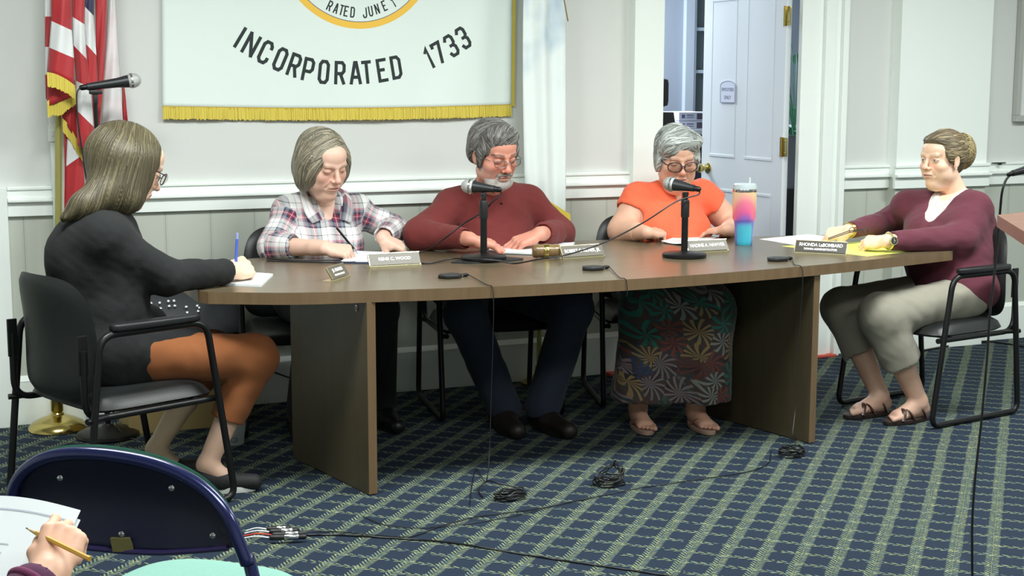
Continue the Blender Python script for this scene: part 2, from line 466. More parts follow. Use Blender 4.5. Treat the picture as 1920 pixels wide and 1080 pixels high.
# ---- office beyond the doorway
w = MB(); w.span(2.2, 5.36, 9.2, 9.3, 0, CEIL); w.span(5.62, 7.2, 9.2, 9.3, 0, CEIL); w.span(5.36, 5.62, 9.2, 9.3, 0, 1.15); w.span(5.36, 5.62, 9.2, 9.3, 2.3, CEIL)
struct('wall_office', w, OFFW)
struct('wall_office_left', MB().span(2.1, 2.2, W+.12, 9.3, 0, CEIL), OFFW)
wf = MB()
wf.span(5.345, 5.42, 9.16, 9.21, 1.18, 2.4, .004); wf.span(5.40, 5.44, 9.17, 9.24, 1.24, 2.3, .003); wf.span(5.59, 5.75, 9.15, 9.24, 1.18, 2.4, .004)
wf.span(5.345, 5.75, 9.17, 9.24, 1.16, 1.225, .004)
for zz in (1.535, 1.84, 2.14): wf.span(5.44, 5.59, 9.19, 9.23, zz-.012, zz+.012, .002)
win = struct('window_1', wf, mat('office_window_paint', (176, 188, 204), .5))
gl = MB().span(5.42, 5.61, 9.235, 9.25, 1.2, 2.31); o = gl.build('window_pane', mat('dark_window_glass', (88, 98, 102), .15), win)
# desk with boxes
dk = thing('office_desk', 'tall dark office counter beyond the open doorway with paper boxes on it', 'desk', (5.16, 8.2, 0))
MB().span(-.70, .70, -.38, .4, 1.135, 1.165, .004).build('desk_top', mat('white_shelf_top', (215, 220, 232), .5), dk)
q = MB(); q.span(-.70, .70, -.33, .4, .0, 1.135, .004); q.span(-.65, -.2, -.35, -.33, .65, 1.08, .004); q.span(-.15, .35, -.35, -.33, .65, 1.08, .004)
q.build('desk_body', mat('dark_cabinet', (40, 38, 44), .5), dk)
BOXW = mat('paper_box_white', (212, 214, 236), .7)
BXP = at_y(1273, 235, 7.86).x
bx = [(BXP, 7.86, 1.165, 'lower white paper box on the office desk, grey print on its front', 'lower'), (BXP, 7.86, 1.22, 'upper white paper box on the office desk, grey print on its front', 'upper')]
for i, (a, b_, zz, lab, _) in enumerate(bx):
    t_ = thing('paper_box', lab, 'box', (a, b_, zz), 0, 'paper boxes on the office desk')
    MB().span(0, .22, 0, .25, 0, .053, .003).build('box_body', BOXW, t_)
    p = MB(); p.box((.03, -.001, .027), (.022, .002, .022)); p.box((.08, -.001, .034), (.05, .002, .006)); p.box((.08, -.001, .020), (.05, .002, .004))
    p.box((.17, -.001, .026), (.085, .002, .036), mi=1); p.build('box_print', [INK, mat('dark_print', (88, 84, 100), .8)], t_)
t_ = thing('file_tray', 'flat grey and white stack of files beside the paper boxes', 'file tray', (at_y(1247, 235, 7.9).x, 7.9, 1.165), 0)
f = MB()
for i in range(5): f.span(0, .17, 0, .2, i*.010, i*.010+.008, .001, mi=i % 2)
f.build('file_stack', [mat('grey_files', (130, 130, 150), .7), PAPER], t_)
# office chair seen past the casing
oc = thing('office_chair', 'black high-back office chair behind the doorway edge', 'office chair', (at_y(1245, 170, 7.2).x-.16, 7.2, 0), R_(-10))
MB().prism([(-.22, .5), (.22, .5), (.24, .9), (.20, 1.16), (-.20, 1.16), (-.24, .9)], -.03, .03, M=Matrix.Rotation(PI/2, 4, 'X'), bev=.012).build('backrest', BLACKF, oc, 40)
hr_ = MB(); hr_.box((0, 0, 1.27), (.34, .08, .16), bev=.03); hr_.tube([(0, .02, 1.12), (0, .02, 1.24)], .02); hr_.build('headrest', BLACKF, oc, 40)
MB().box((0, -.24, .47), (.48, .46, .09), bev=.03).build('seat', BLACKF, oc, 40)
for ch in oc.children: ch.location.z = .13
q = MB(); q.tube([(0, -.22, .12), (0, -.22, .56)], .03)
for i in range(5): a = 2*PI*i/5; q.tube([(0, -.22, .12), (.28*math.cos(a), -.22+.28*math.sin(a), .06)], .018); q.sphere((.28*math.cos(a), -.22+.28*math.sin(a), .03), .03, n=10)
q.build('pedestal', BLACKM, oc, 40)
pc = thing('office_chair', 'dark purple office chair seen past the orange-topped woman, beside the door handle', 'office chair', (at_y(1300, 300, 7.52).x-.02, 7.52, 0), R_(185))
MB().prism([(-.2, .5), (.2, .5), (.22, .8), (.16, 1.0), (-.16, 1.0), (-.22, .8)], -.03, .03, M=Matrix.Rotation(PI/2, 4, 'X'), bev=.012).build('backrest', mat('purple_fabric', (58, 54, 82), .9, bump=(300, .2)), pc, 40)
MB().box((0, -.22, .47), (.46, .44, .09), bev=.03).build('seat', mat('purple_fabric', (58, 54, 82)), pc, 40)
q = MB(); q.tube([(0, -.2, .12), (0, -.2, .43)], .03)
for i in range(5): a = 2*PI*i/5; q.tube([(0, -.2, .12), (.26*math.cos(a), -.2+.26*math.sin(a), .06)], .018); q.sphere((.26*math.cos(a), -.2+.26*math.sin(a), .03), .03, n=10)
q.build('pedestal', BLACKM, pc, 40)
# plant in the gap behind the hinge
pl = thing('potted_plant', 'green leafy office plant glimpsed through the gap at the door hinge', 'plant', (5.165, 7.50, 0))
MB().lathe([(.10, .0), (.14, .30), (.15, .32), (.13, .32), (.12, .28)], n=24, c=(0, 0, .82)).build('pot', mat('grey_pot', (120, 124, 130), .6), pl, 40)
MB().span(-.2, .2, -.15, .22, .0, .82, .01).build('plant_stand', mat('black_stand', (20, 20, 22), .6), pl)
rnd = random.Random(4); lf = MB()
for i in range(34):
    a = rnd.uniform(0, 2*PI); rad = rnd.uniform(.05, .28); zz = rnd.uniform(1.15, 1.75); c0 = Vector((rad*math.cos(a), rad*math.sin(a), zz))
    dr = Vector((math.cos(a), math.sin(a), rnd.uniform(-.6, .3))).normalized(); sd = dr.cross(Vector((0, 0, 1))).normalized()*.035
    lf.add([c0, c0+dr*.06+sd, c0+dr*.15, c0+dr*.06-sd, c0+dr*.06+Vector((0, 0, -.008))], [(0, 1, 4), (1, 2, 4), (2, 3, 4), (3, 0, 4)])
    lf.tube([(0, 0, 1.1), c0*.6 + Vector((0, 0, zz*.35)), c0], .003, 5)
lf.build('foliage', mat('leaf_green', (70, 130, 100), .5), pl, 40)

# ceiling lamps (the fixtures carrying the room's light)
LAMPM = mat('lamp_diffuser', (250, 252, 245), .5, emit=1.5)
for i, (lx, ly) in enumerate(LIGHT_SPOTS):
    nm = ['over the speaker flag end', 'over the middle of the meeting table', 'over the right-hand chair', 'over the audience seats at the near left', 'over the audience seats at the near right'][i]
    t_ = thing('ceiling_light', 'flat rectangular ceiling light ' + nm, 'ceiling light', (lx, ly, CEIL-.001), 0, 'ceiling lights')
    q = MB()
    for a in (-1, 1): q.span(-.62, .62, a*.30, a*.33, -.028, 0, .002); q.span(a*.60, a*.63, -.33, .33, -.028, 0, .002)
    q.build('frame', TRIM, t_)
    MB().span(-.60, .60, -.30, .30, -.016, -.002).build('diffuser', LAMPM, t_)
# ================================================================= MEETING TABLE
TZ = .735
front = [(1.000, 4.935), (1.28, 4.80), (1.575, 4.745), (1.905, 4.690), (2.327, 4.668), (2.778, 4.676), (3.3, 4.735), (3.602, 4.790), (3.947, 4.868), (4.237, 4.940)]
back = [(x, 10.60 - y) for x, y in front][::-1]
out = [(0.975, 4.985)] + [tuple(p[:2]) for p in spline([(x, y, 0) for x, y in front], 4)] + [tuple(p[:2]) for p in spline([(x, y, 0) for x, y in back], 4)] + [(0.975, 5.62)]
table = thing('meeting_table', 'long boat-shaped brown laminate meeting table on two slab legs', 'table', (2.6, 5.3, 0))
def shifted(pts, dx, dy): return [(x-dx, y-dy) for x, y in pts]
t = MB().prism(shifted(out, 2.6, 5.3), TZ-.042, TZ-.0012)
t.build('table_edge', EDGEW, table)
ins = [(2.6 + (x-2.6)*.9994, 5.3 + (y-5.3)*.998) for x, y in out]
MB().prism(shifted(ins, 2.6, 5.3), TZ-.0015, TZ).build('table_top', TOPW, table)
for (x0, y0, x1, y1) in ((1.53, 4.752, 1.415, 5.36), (3.406, 4.762, 3.275, 5.42)):
    a = math.atan2(y1-y0, x1-x0); L = math.hypot(x1-x0, y1-y0)
    M = Matrix.Translation((x0-2.6, y0-5.3, 0)) @ Matrix.Rotation(a, 4, 'Z')
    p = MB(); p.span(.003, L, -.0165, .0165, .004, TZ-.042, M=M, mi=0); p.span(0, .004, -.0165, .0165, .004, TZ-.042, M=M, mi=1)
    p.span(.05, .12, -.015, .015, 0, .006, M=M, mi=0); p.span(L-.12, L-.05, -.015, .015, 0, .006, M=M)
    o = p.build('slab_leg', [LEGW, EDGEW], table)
    if x0 < 2:
        q = MB(); MQ = M @ Matrix.Translation((.075, .0165, .665)) @ Matrix.Rotation(-PI/2, 4, 'X')
        q.lathe([(.012, 0), (.012, .002), (.007, .003), (.004, .001)], M=MQ, n=20); q.build('cam_lock', CHROME, o, 40)

# ================================================================= GUEST CHAIRS
def make_chair():
    r = thing('guest_chair', 'x', 'chair', (0, 0, 0))
    TR = .0125
    for s in (-1, 1):
        x = s*.268
        loop = fillet([(x, .0, .648), (x, .185, .648), (x, .285, .014), (x, -.285, .014), (x, -.215, .648), (x, .0, .648)], [0, .06, .05, .05, .06, 0], 7)
        MB().tube(loop[:-1], TR, 10, closed=True).build('side_frame', BLACKM, r, 60)
        pad = MB().prism([(-.024, -.16), (-.027, .0), (-.022, .13), (-.012, .155), (.012, .155), (.022, .13), (.027, .0), (.024, -.16), (.012, -.175), (-.012, -.175)], .656, .680, M=Matrix.Translation((x, 0, 0)), bev=.008)
        pad.build('armrest', BLACKP, r, 50)
        rail = fillet([(x*.90, .235, .372), (x*.90, -.262, .372), (x*.90, -.262, .60)], [0, .07, 0], 9)
        q = MB(); q.tube(rail, .0115, 10); q.tube([(x*.9, .225, .372), (x, .234, .372)], .010, 8); q.tube([(x*.9, -.18, .374), (x, -.272, .374)], .010, 8)
        q.build('seat_rail', BLACKM, r, 60)
        MB().box((x*.885, -.262, .585), (.010, .034, .13), M=None, bev=.002).build('back_bracket', BLACKM, r)
    q = MB(); q.tube([(-.24, .15, .38), (.24, .15, .38)], .011); q.build('cross_bar', BLACKM, r, 60)
    # seat cushion
    bm = bmesh.new(); bmesh.ops.create_grid(bm, x_segments=16, y_segments=16, size=.5)
    top = [v.co.copy() for v in bm.verts]; bm.free()
    mb = MB()
    def sq(u, v):   # superellipse-ish cushion
        x = (u-.5)*2; y = (v-.5)*2
        return x, y
    def ctop(u, v):
        x, y = sq(u, v); e = max(0, 1-abs(x)**6)*max(0, 1-abs(y)**6)
        rx = .245*(1-.10*abs(y)**6); ry = .235*(1-.08*abs(x)**4)
        z = .392 + .052*(e**.35) - .012*math.exp(-((x/.5)**2+(y/.5)**2)) - .02*max(0, y)**3*(e**.2)
        return (x*rx, y*ry + .01, z)
    def cbot(u, v):
        x, y = sq(u, v); rx = .245*(1-.10*abs(y)**6); ry = .235*(1-.08*abs(x)**4)
        e = max(0, 1-abs(x)**6)*max(0, 1-abs(y)**6)
        return (x*rx, y*ry + .01, .392 - .016*(e**.3))
    mb.grid(24, 24, ctop); mb.grid(24, 24, cbot)
    mb.build('seat', VINYL, r, 180)
    # back shell: rounded outline bent around the sitter
    mb = MB(); N = 24
    def bk(u, v, off):
        a = (u-.5)*2; b = (v-.5)*2
        k = (abs(a)**4 + abs(b)**4)**.25 if (a or b) else 0
        m_ = max(abs(a), abs(b)); s_ = (m_/k) if k > 1e-6 else 1
        a2, b2 = a*s_, b*s_
        wx = .232*(1 - .06*b2); x = a2*wx; z = .625 + b2*.205
        edge = max(0, 1 - max(abs(a), abs(b))**5)**.5
        y = -.245 - .075*(z-.42)*1.0 + .055*a2*a2 + (.030*edge if off > 0 else -.020*edge) + .010*math.cos(b2*2.2)
        return (x, y - .01, z)
    mb.grid(N, N, lambda u, v: bk(u, v, 1)); mb.grid(N, N, lambda u, v: bk(u, v, -1))
    mb.build('backrest', VINYL, r, 180)
    return r
chair0 = make_chair()
CHAIRS = [((.70, 5.02), 22, 'black guest chair nearest the flag end, under the woman in the black cardigan'),
          ((1.60, 5.93), 180+90-9, 'black guest chair under the woman in the plaid shirt'),
          ((2.45, 5.90), 180+90-9, 'black guest chair under the man in the maroon sweater'),
          ((3.24, 5.83), 180+90-17, 'black guest chair under the woman in the orange top'),
          ((4.24, 5.07), 190, 'black guest chair under the woman in the burgundy cardigan')]
for i, ((cx, cy), ang, lab) in enumerate(CHAIRS):
    c = chair0 if i == 0 else copy_tree(chair0)
    c.location = (cx, cy, 0); c.rotation_euler = (0, 0, R_(ang - 90)); tag(c, lab, 'chair', 'guest chairs around the table')

# ================================================================= THINGS ON THE TABLE
def seg(p, q): return Vector(p), Vector(q)
PLATEB = mat('brown_name_plate', (104, 98, 86), .4)
PLATED = mat('dark_name_plate', (58, 52, 42), .4)
ENGR = mat('white_engraving', (240, 240, 236), .6)
PALEG = mat('pale_gold_metal', (222, 216, 178), .25, .8)
def name_plate(p0, p1, lines, lab, matp, h=.052, sizes=(.021,), tilt=32):
    a = at_z(p0[0], p0[1], TZ); b = at_z(p1[0], p1[1], TZ)
    L = (b-a).length; ang = math.atan2(b.y-a.y, b.x-a.x)
    t = thing('name_plate', lab, 'name plate', a, ang, 'name plates on the table')
    M = Matrix.Translation((0, .0, .0095)) @ Matrix.Rotation(R_(90-tilt), 4, 'X')
    MB().box((L/2, h/2, 0), (L-.004, h, .003), M=M, bev=.0005).build('plate', matp, t)
    f = MB(); f.span(0, L, -.004, .008, 0, .008, .001); f.span(0, L, .006, .045, 0, .002, .0005)
    f.box((L/2, h+.0005, 0), (L, .0025, .005), M=M); f.box((.001, h/2, 0), (.0022, h, .005), M=M)
    f.box((L/2, h*.5, -.006), (L, h, .002), M=M @ Matrix.Translation((0, 0, 0)))
    f.build('holder', PALEG, t)
    tx = MB()
    if len(lines) == 1: rows = [(lines[0], .50*h, sizes[0])]
    else: rows = [(lines[0], .64*h, sizes[0]), (lines[1], .25*h, sizes[1])]
    for s, yy, sz in rows:
        vs, fs = text_mesh(s, sz, depth=.0003, bold=.0006)
        w_ = max(v.x for v in vs)-min(v.x for v in vs); k = min(1.0, (L*.84)/w_)
        tx.add([M @ Vector((L/2 + v.x*k, yy+v.y, .0021+v.z)) for v in vs], fs)
    tx.build('engraved_name', ENGR, t)
    return t
name_plate((624, 529), (655, 519), ['JIL HUGHES', 'EXECUTIVE ASSISTANT'], 'smallest name plate, turned askew near the notepad end of the table', PLATEB, .048, (.017, .0085))
name_plate((693, 503), (790, 498), ['RENE C. WOOD'], 'brown name plate in front of the plaid-shirted woman', PLATEB, .050, (.0185,))
name_plate((1055, 487), (1134, 482), ['ROBERT G. KILMER, JR.'], 'brown name plate beside the wooden gavel', PLATEB, .050, (.021,))
name_plate((1290, 476), (1367, 472), ['NADINE A. HAWVER'], 'brown name plate between the microphone stand and the tumbler', PLATEB, .050, (.022,))
name_plate((1489, 475), (1586, 480), ['RHONDA LaBOMBARD', 'TOWN ADMINISTRATOR'], 'darkest name plate with two lines, in front of the burgundy cardigan', PLATED, .052, (.0215, .0125))

def paper_stack(name, lab, cat, quad, z, th, m, group=None, curl=0.0, n=8):
    P = [at_z(x, y, z) for x, y in quad]; c = sum(P, Vector())/4
    t = MB()
    def f(zz):
        def g(u, v):
            a = P[0].lerp(P[1], u).lerp(P[3].lerp(P[2], u), v)
            e = curl*((2*u-1)**2*.6 + (2*v-1)**4*.4)
            return (a.x-c.x, a.y-c.y, a.z-c.z + zz + e)
        return g
    t.grid(n, n, f(th)); t.grid(n, n, f(0))
    b0 = 0; N = (n+1)*(n+1); w_ = n+1
    ring = [i for i in range(w_)] + [j*w_+n for j in range(1, w_)] + [n*w_+i for i in range(n-1, -1, -1)] + [j*w_ for j in range(n-1, 0, -1)]
    for i in range(len(ring)):
        a, b = ring[i], ring[(i+1) % len(ring)]; t.f.append((a, b, b+N, a+N)); t.m.append(0)
    o = t.build(name, m); o.location = c; tag(o, lab, cat, group); return o
YEL = mat('yellow_paper', (226, 238, 110), .7)
BLUEP = mat('blue_binder', (44, 52, 80), .5)
paper_stack('notepad', 'white notepad under the pen hand of the woman in the black cardigan', 'notepad', [(403, 534), (490, 538), (512, 517), (438, 512)], TZ, .008, PAPER)
paper_stack('paper_sheet', 'white paper being written on by the woman in the plaid shirt', 'paper', [(640, 491), (700, 492), (720, 474), (668, 472)], TZ+.004, .003, PAPER, None, .002)
paper_stack('binder', 'dark blue folder under the plaid-shirted woman\'s paper', 'folder', [(632, 494), (703, 495), (725, 474), (660, 472)], TZ, .004, BLUEP)
paper_stack('open_document', 'thick white document spread open under the hands of the man in maroon', 'paper', [(897, 474), (1050, 481), (1078, 459), (930, 460)], TZ, .006, PAPER, None, .006, 12)
paper_stack('paper_sheet', 'curling white paper in front of the woman in the orange top', 'paper', [(1240, 456), (1278, 461), (1345, 449), (1300, 436)], TZ, .002, PAPER, None, .010, 12)
paper_stack('paper_sheet', 'flat white paper at the far right of the table behind the dark name plate', 'paper', [(1424, 449), (1500, 461), (1590, 448), (1515, 440)], TZ, .002, PAPER)
paper_stack('folder', 'bright yellow folder under the hands of the woman in the burgundy cardigan', 'folder', [(1466, 462), (1626, 481), (1757, 466), (1640, 452)], TZ-.0005, .0014, YEL)

def microphone(p_ball, p_tail, lab, name='microphone', cable=None, sc=1.0):
    a = Vector(p_ball); b = Vector(p_tail); d = (b-a).normalized()
    q = d.to_track_quat('Z', 'Y').to_matrix().to_4x4() @ Matrix.Scale(sc, 4); L = (b-a).length/sc
    t = thing(name, lab, 'microphone', a)
    M = q
    k = MB(); k.lathe([(.001, -.031), (.014, -.028), (.025, -.017), (.0305, 0), (.0305, .005), (.0285, .014), (.026, .021)], M=M, n=24); k.build('grille', mat('mic_grille', (196, 198, 194), .4, .6, bump=(900, .6)), t, 60)
    k = MB(); k.lathe([(.0305, .004), (.0318, .005), (.0318, .011), (.0305, .012)], M=M, n=24); k.build('grille_ring', CHROME, t, 40)
    k = MB(); k.lathe([(.026, .019), (.024, .035), (.0195, .065), (.015, L-.02), (.0145, L), (.010, L+.002)], M=M, n=20); k.build('handle', mat('dark_grey_enamel', (44, 46, 48), .4, .3), t, 60)
    k = MB(); k.lathe([(.0115, L), (.0115, L+.022), (.006, L+.03)], M=M, n=14); k.build('plug', BLACKM, t, 40)
    if cable: MB().tube(spline([Vector(p)-a for p in cable], 8), .0032, 6).build('cable', BLACKP, t, 60)
    return t, q
def table_stand(c, top, lab, rb=.092):
    t = thing('microphone_stand', lab, 'microphone stand', (c.x, c.y, TZ), 0, 'table microphone stands')
    H = top - TZ
    MB().lathe([(rb-.004, 0), (rb, .003), (rb, .014), (rb-.005, .018), (.03, .022), (.016, .026)], n=48).build('base', BLACKM, t, 40)
    k = MB(); k.lathe([(.0140, .02), (.0140, H*.62)], n=20); k.build('lower_pole', BLACKM, t, 60)
    k = MB(); k.lathe([(.0160, H*.60), (.0178, H*.62), (.0178, H*.84), (.0150, H*.87)], n=20); k.build('clutch_grip', BLACKP, t, 40)
    k = MB(); k.lathe([(.0095, H*.85), (.0095, H-.025)], n=16); k.build('upper_pole', BLACKM, t, 60)
    k = MB(); k.box((0, 0, H-.02), (.016, .022, .03), bev=.004); k.tube([(-.012, 0, H-.012), (.012, 0, H-.012)], .007, 10); k.build('clip_joint', BLACKP, t, 40)
    return t
# stand in front of the man
s1 = at_z(907, 489, TZ); top1 = at_y(907, 362, s1.y).z
pad = MB().prism([(-.155, -.01), (-.10, -.062), (.03, -.082), (.15, -.060), (.165, -.035), (.10, .06), (-.06, .07)], 0, .006, bev=.001).build('desk_pad', mat('black_rubber', (34, 36, 38), .6))
pad.location = (s1.x, s1.y, TZ); pad.rotation_euler = (0, 0, .1); tag(pad, 'thin black rubber pad under the microphone stand before the man', 'pad')
ts1 = table_stand(s1, top1, 'black table microphone stand in front of the man in maroon')
ts1.location.z = TZ+.006
IR = Vector((_cy, _sy*1.0, 0)); IR = Vector((math.cos(YAW), math.sin(YAW), 0)); AW = Vector((-IR.y, IR.x, 0))
def mic_on(ctr_px, Yd, dirv, half, lab, cable_px=None):
    c = at_y(ctr_px[0], ctr_px[1], Yd); d = Vector(dirv).normalized()
    return c + d*half, c - d*half
b1, t1 = mic_on((903, 352), s1.y+.02, -IR*.42 + AW*.90 + Vector((0, 0, .08)), .056, '')
c1 = [t1 - (b1-t1).normalized()*.02, t1 + IR*.015 - AW*.02 + Vector((0, 0, -.02)), at_y(922, 380, s1.y-.01), at_y(905, 398, s1.y+.04), at_y(868, 420, s1.y+.10), at_y(832, 448, s1.y+.14), at_z(790, 472, TZ+.004), at_z(700, 486, TZ+.004), at_z(560, 488, TZ+.004), at_z(500, 485, TZ+.004)]
mt1, _ = microphone(b1, t1, 'silver-headed black microphone on the stand in front of the man in maroon', cable=c1)
s2 = at_z(1283, 482, TZ); top2 = at_y(1284, 358, s2.y).z
table_stand(s2, top2, 'black table microphone stand in front of the woman in orange')
k = MB()
vs, fs = text_mesh('AUDIO-MAXX', .016, depth=.0002)
b2, t2 = mic_on((1279, 349), s2.y+.02, -IR*.16 + AW*.95 + Vector((0, 0, .12)), .056, '')
c2 = [t2 - (b2-t2).normalized()*.02, t2 + Vector((0, 0, -.025)) - AW*.02, at_y(1268, 378, s2.y-.02), at_y(1205, 418, s2.y-.0), at_y(1130, 456, s2.y+.04), at_z(1062, 478, TZ+.036), at_z(1035, 482, TZ+.066), at_z(1005, 487, TZ+.045), at_z(965, 494, TZ+.012), at_z(935, 489, TZ+.024), at_z(900, 486, TZ+.030), at_z(850, 485, TZ+.012), at_z(800, 494, TZ+.004), at_z(740, 488, TZ+.004), at_z(640, 492, TZ+.004), at_z(500, 489, TZ+.004)]
microphone(b2, t2, 'silver-headed black microphone on the stand in front of the woman in orange', cable=c2)

# white print on the second stand
lab2 = MB(); rr = .0130
d0 = math.atan2(-s2.y, -s2.x) + .25
for v_i in range(6):
    zz = .045 + v_i*.0
import itertools
pts_ = []
for (a0, z0, z1) in [(-.30, .05, .115), (.05, .045, .095), (.40, .055, .115)]:
    n_ = 14; vs_ = []
    for i in range(n_+1):
        z_ = z0 + (z1-z0)*i/n_
        for s_ in (-.08, .08):
            a_ = d0 + a0 + s_ + (.06 if i % 2 else -.06)
            vs_.append((s2.x + rr*math.cos(a_), s2.y + rr*math.sin(a_), TZ+z_))
    lab2.add(vs_, [(2*i, 2*i+1, 2*i+3, 2*i+2) for i in range(n_) if i % 3 != 2])
o = lab2.build('stand_print', ENGR); o.parent = [x for x in bpy.data.objects if x.name.startswith('microphone_stand.001') or x.name == 'microphone_stand.001'][0]
o.matrix_parent_inverse = Matrix.Translation((-s2.x, -s2.y, -TZ))

# boundary microphones lying near the front edge, each with its thin cable over the edge
def boundary_mic(px, py, ang, drop, floor_pts, lab):
    c = at_z(px, py, TZ)
    t = thing('boundary_microphone', lab, 'boundary microphone', (c.x, c.y, TZ), ang, 'flat boundary microphones on the table')
    MB().prism([(-.052, 0), (-.030, -.034), (.018, -.038), (.040, -.014), (.040, .014), (.018, .038), (-.030, .034)], 0, .015, bev=.005).build('body', BLACKP, t, 50)
    MB().box((.044, 0, .007), (.010, .016, .010), bev=.002).build('plug_collar', CHROME, t)
    MB().lathe([(.007, 0), (.007, .018), (.004, .026)], M=Matrix.Translation((.048, 0, .007)) @ Matrix.Rotation(PI/2, 4, 'Y'), n=12).build('plug', BLACKM, t, 40)
    Mi = (Matrix.Translation((c.x, c.y, TZ)) @ Matrix.Rotation(ang, 4, 'Z')).inverted()
    tail = Mi.inverted() @ Vector((.075, 0, .007))
    pts = [tail] + drop + floor_pts
    MB().tube([Mi @ p for p in spline(pts, 7)], .0018, 6).build('cable', BLACKP, t, 60)
    return t
def floorp(l, z=.004): return [at_z(x, y, z) for x, y in l]
def edge_y(x):
    for (a, b), (c, d) in zip(front[:-1], front[1:]):
        if a <= x <= c: return b + (d-b)*(x-a)/(c-a)
    return 4.9
def dropo(px, py):
    p = at_z(px, py, TZ+.003); e = Vector((p.x, edge_y(p.x), 0))
    return [Vector((p.x-.01, e.y+.03, TZ+.004)), Vector((p.x, e.y-.004, TZ-.002)), Vector((p.x+.002, e.y-.012, TZ-.06)), Vector((p.x+.003, e.y-.004, .55)), Vector((p.x-.002, e.y+.0, .35)), Vector((p.x-.01, e.y-.005, .16)), Vector((p.x-.03, e.y-.02, .03))]
boundary_mic(845, 521, .1, dropo(930, 538), floorp([(893, 880), (884, 915), (881, 946)]), 'flat black boundary microphone nearest the notepad end of the table')
boundary_mic(1113, 506, .15, dropo(1180, 524)[:3] + [Vector((at_z(1180, 524, TZ).x, edge_y(at_z(1180, 524, TZ).x)+.03, TZ-.055)), Vector((at_z(1180, 524, TZ).x, edge_y(at_z(1180, 524, TZ).x)+.12, TZ-.052))], floorp([(1190, 610), (1178, 640)], .30)[:0], 'flat black boundary microphone in front of the gavel')
boundary_mic(1459, 489, .1, dropo(1511, 500), floorp([(1505, 770), (1495, 800), (1490, 840)]), 'flat black boundary microphone beside the dark name plate')

# gavel
gv = thing('gavel', 'small dark wooden gavel with a brass band lying beside the open document', 'gavel', at_z(1024, 484, TZ), -.30)
M = Matrix.Translation((0, 0, .030)) @ Matrix.Rotation(PI/2, 4, 'Y') 
WG = wood_material('gavel_wood', (122, 96, 58), (146, 118, 76), (84, 62, 36), .3, (20, 20, 4), .5)
MB().lathe([(.020, -.058), (.026, -.054), (.029, -.040), (.027, -.030), (.028, -.012), (.028, .012), (.027, .030), (.029, .040), (.026, .054), (.020, .058)], M=M, n=28).build('head', WG, gv, 40)
MB().lathe([(.0288, -.010), (.0295, -.008), (.0295, .008), (.0288, .010)], M=M, n=28).build('band', BRASS, gv, 40)
MB().lathe([(.007, .02), (.009, .08), (.007, .16), (.011, .22), (.006, .235)], M=Matrix.Translation((0, 0, .030)) @ Matrix.Rotation(-R_(97), 4, 'X'), n=14).build('handle', WG, gv, 40)

# tumbler
def tumbler_material():
    m = mat('ombre_tumbler', (240, 190, 160), .35, .2); g = NG(m); tc = g.new('ShaderNodeTexCoord'); x, y, z = g.xyz(tc.outputs['Object'])
    ang = g.m('ARCTAN2', y, x)
    da = g.m('ABSOLUTE', g.m('ADD', ang, 2.05))
    side = g.m('MULTIPLY', g.m('MINIMUM', g.m('MULTIPLY', g.m('MULTIPLY', da, da), 1.0), 1.6), .035)
    inb = g.m('GREATER_THAN', z, .110)
    zz = g.m('ADD', z, g.m('MULTIPLY', side, g.m('ADD', .15, inb)))
    col = g.ramp(g.m('DIVIDE', zz, .28), [(0, lin((70, 190, 220))), (.30, lin((84, 190, 216))), (.385, lin((120, 120, 215))), (.45, lin((170, 110, 205))), (.55, lin((244, 110, 168))), (.70, lin((248, 134, 160))), (.84, lin((246, 196, 164))), (.95, lin((240, 214, 172))), (1, lin((236, 214, 178)))])
    edge = g.m('MULTIPLY', g.m('SUBTRACT', 1.0, inb), g.m('GREATER_THAN', da, .85))
    g.ln(g.mix(g.m('MULTIPLY', edge, .7), col, lin((120, 110, 215))), g.b.inputs['Base Color']); return m
tp = at_z(1394, 459, TZ)
tb = thing('tumbler', 'tall pastel rainbow insulated tumbler with clear lid on the table', 'tumbler', (tp.x, tp.y, TZ))
MB().lathe([(.037, 0), (.039, .003), (.0395, .02), (.043, .095), (.044, .103), (.048, .112), (.0515, .120), (.0530, .20), (.0535, .240)], n=48).build('body', tumbler_material(), tb, 40)
MB().lathe([(.0535, .238), (.0542, .240), (.0542, .250), (.0535, .252)], n=48).build('steel_rim', CHROME, tb, 40)
MB().lathe([(.053, .250), (.053, .258), (.050, .272), (.044, .276), (.012, .277)], n=40).build('lid', mat('clear_lid', (214, 228, 232), .25, trans=.3), tb, 40)
MB().tube([(.022, .0, .25), (.026, .0, .302)], .0045, 10).build('straw', mat('pale_straw', (222, 234, 236), .3, trans=.3), tb, 60)

# ================================================================= BANNER ON THE WALL
BX0, BX1, BZ0, BZ1 = 1.122, 2.756, 1.345, 2.55
def ban(x, z):
    u = (x-BX0)/(BX1-BX0); h = (BZ1 - z)
    y = W - .012 - .006 - .006*math.sin(u*9 + z*2) - .010*math.exp(-((u-.78-.25*(z-1.3))/.07)**2)*min(1, h) - .008*math.exp(-((u-.12)/.05)**2) - .007*math.sin(u*23+1.0)*max(0, 1.6-z)
    sag = .012*math.sin(u*PI)*1.0
    return Vector((x + .008*math.sin(z*4)*(1-u) - .004*(1-u), y, z - sag*(0 if z > 1.9 else 1)))
CLOTHW = mat('white_satin', (228, 240, 234), .55, sheen=.2, bump=(500, .04))
FRINGE = mat('gold_fringe', (216, 196, 78), .6, bump=(60, .1))
bn = thing('wall_banner', 'large white town banner with gold fringe hanging on the wall', 'banner', (0, 0, 0))
mb = MB(); mb.grid(90, 60, lambda u, v: ban(BX0 + u*(BX1-BX0), BZ0 + v*(BZ1-BZ0)))
o = mb.build('banner_cloth', CLOTHW, bn, 180); sm = o.modifiers.new('s', 'SOLIDIFY'); sm.thickness = .002
mb = MB(); rnd = random.Random(2)
nf = 330
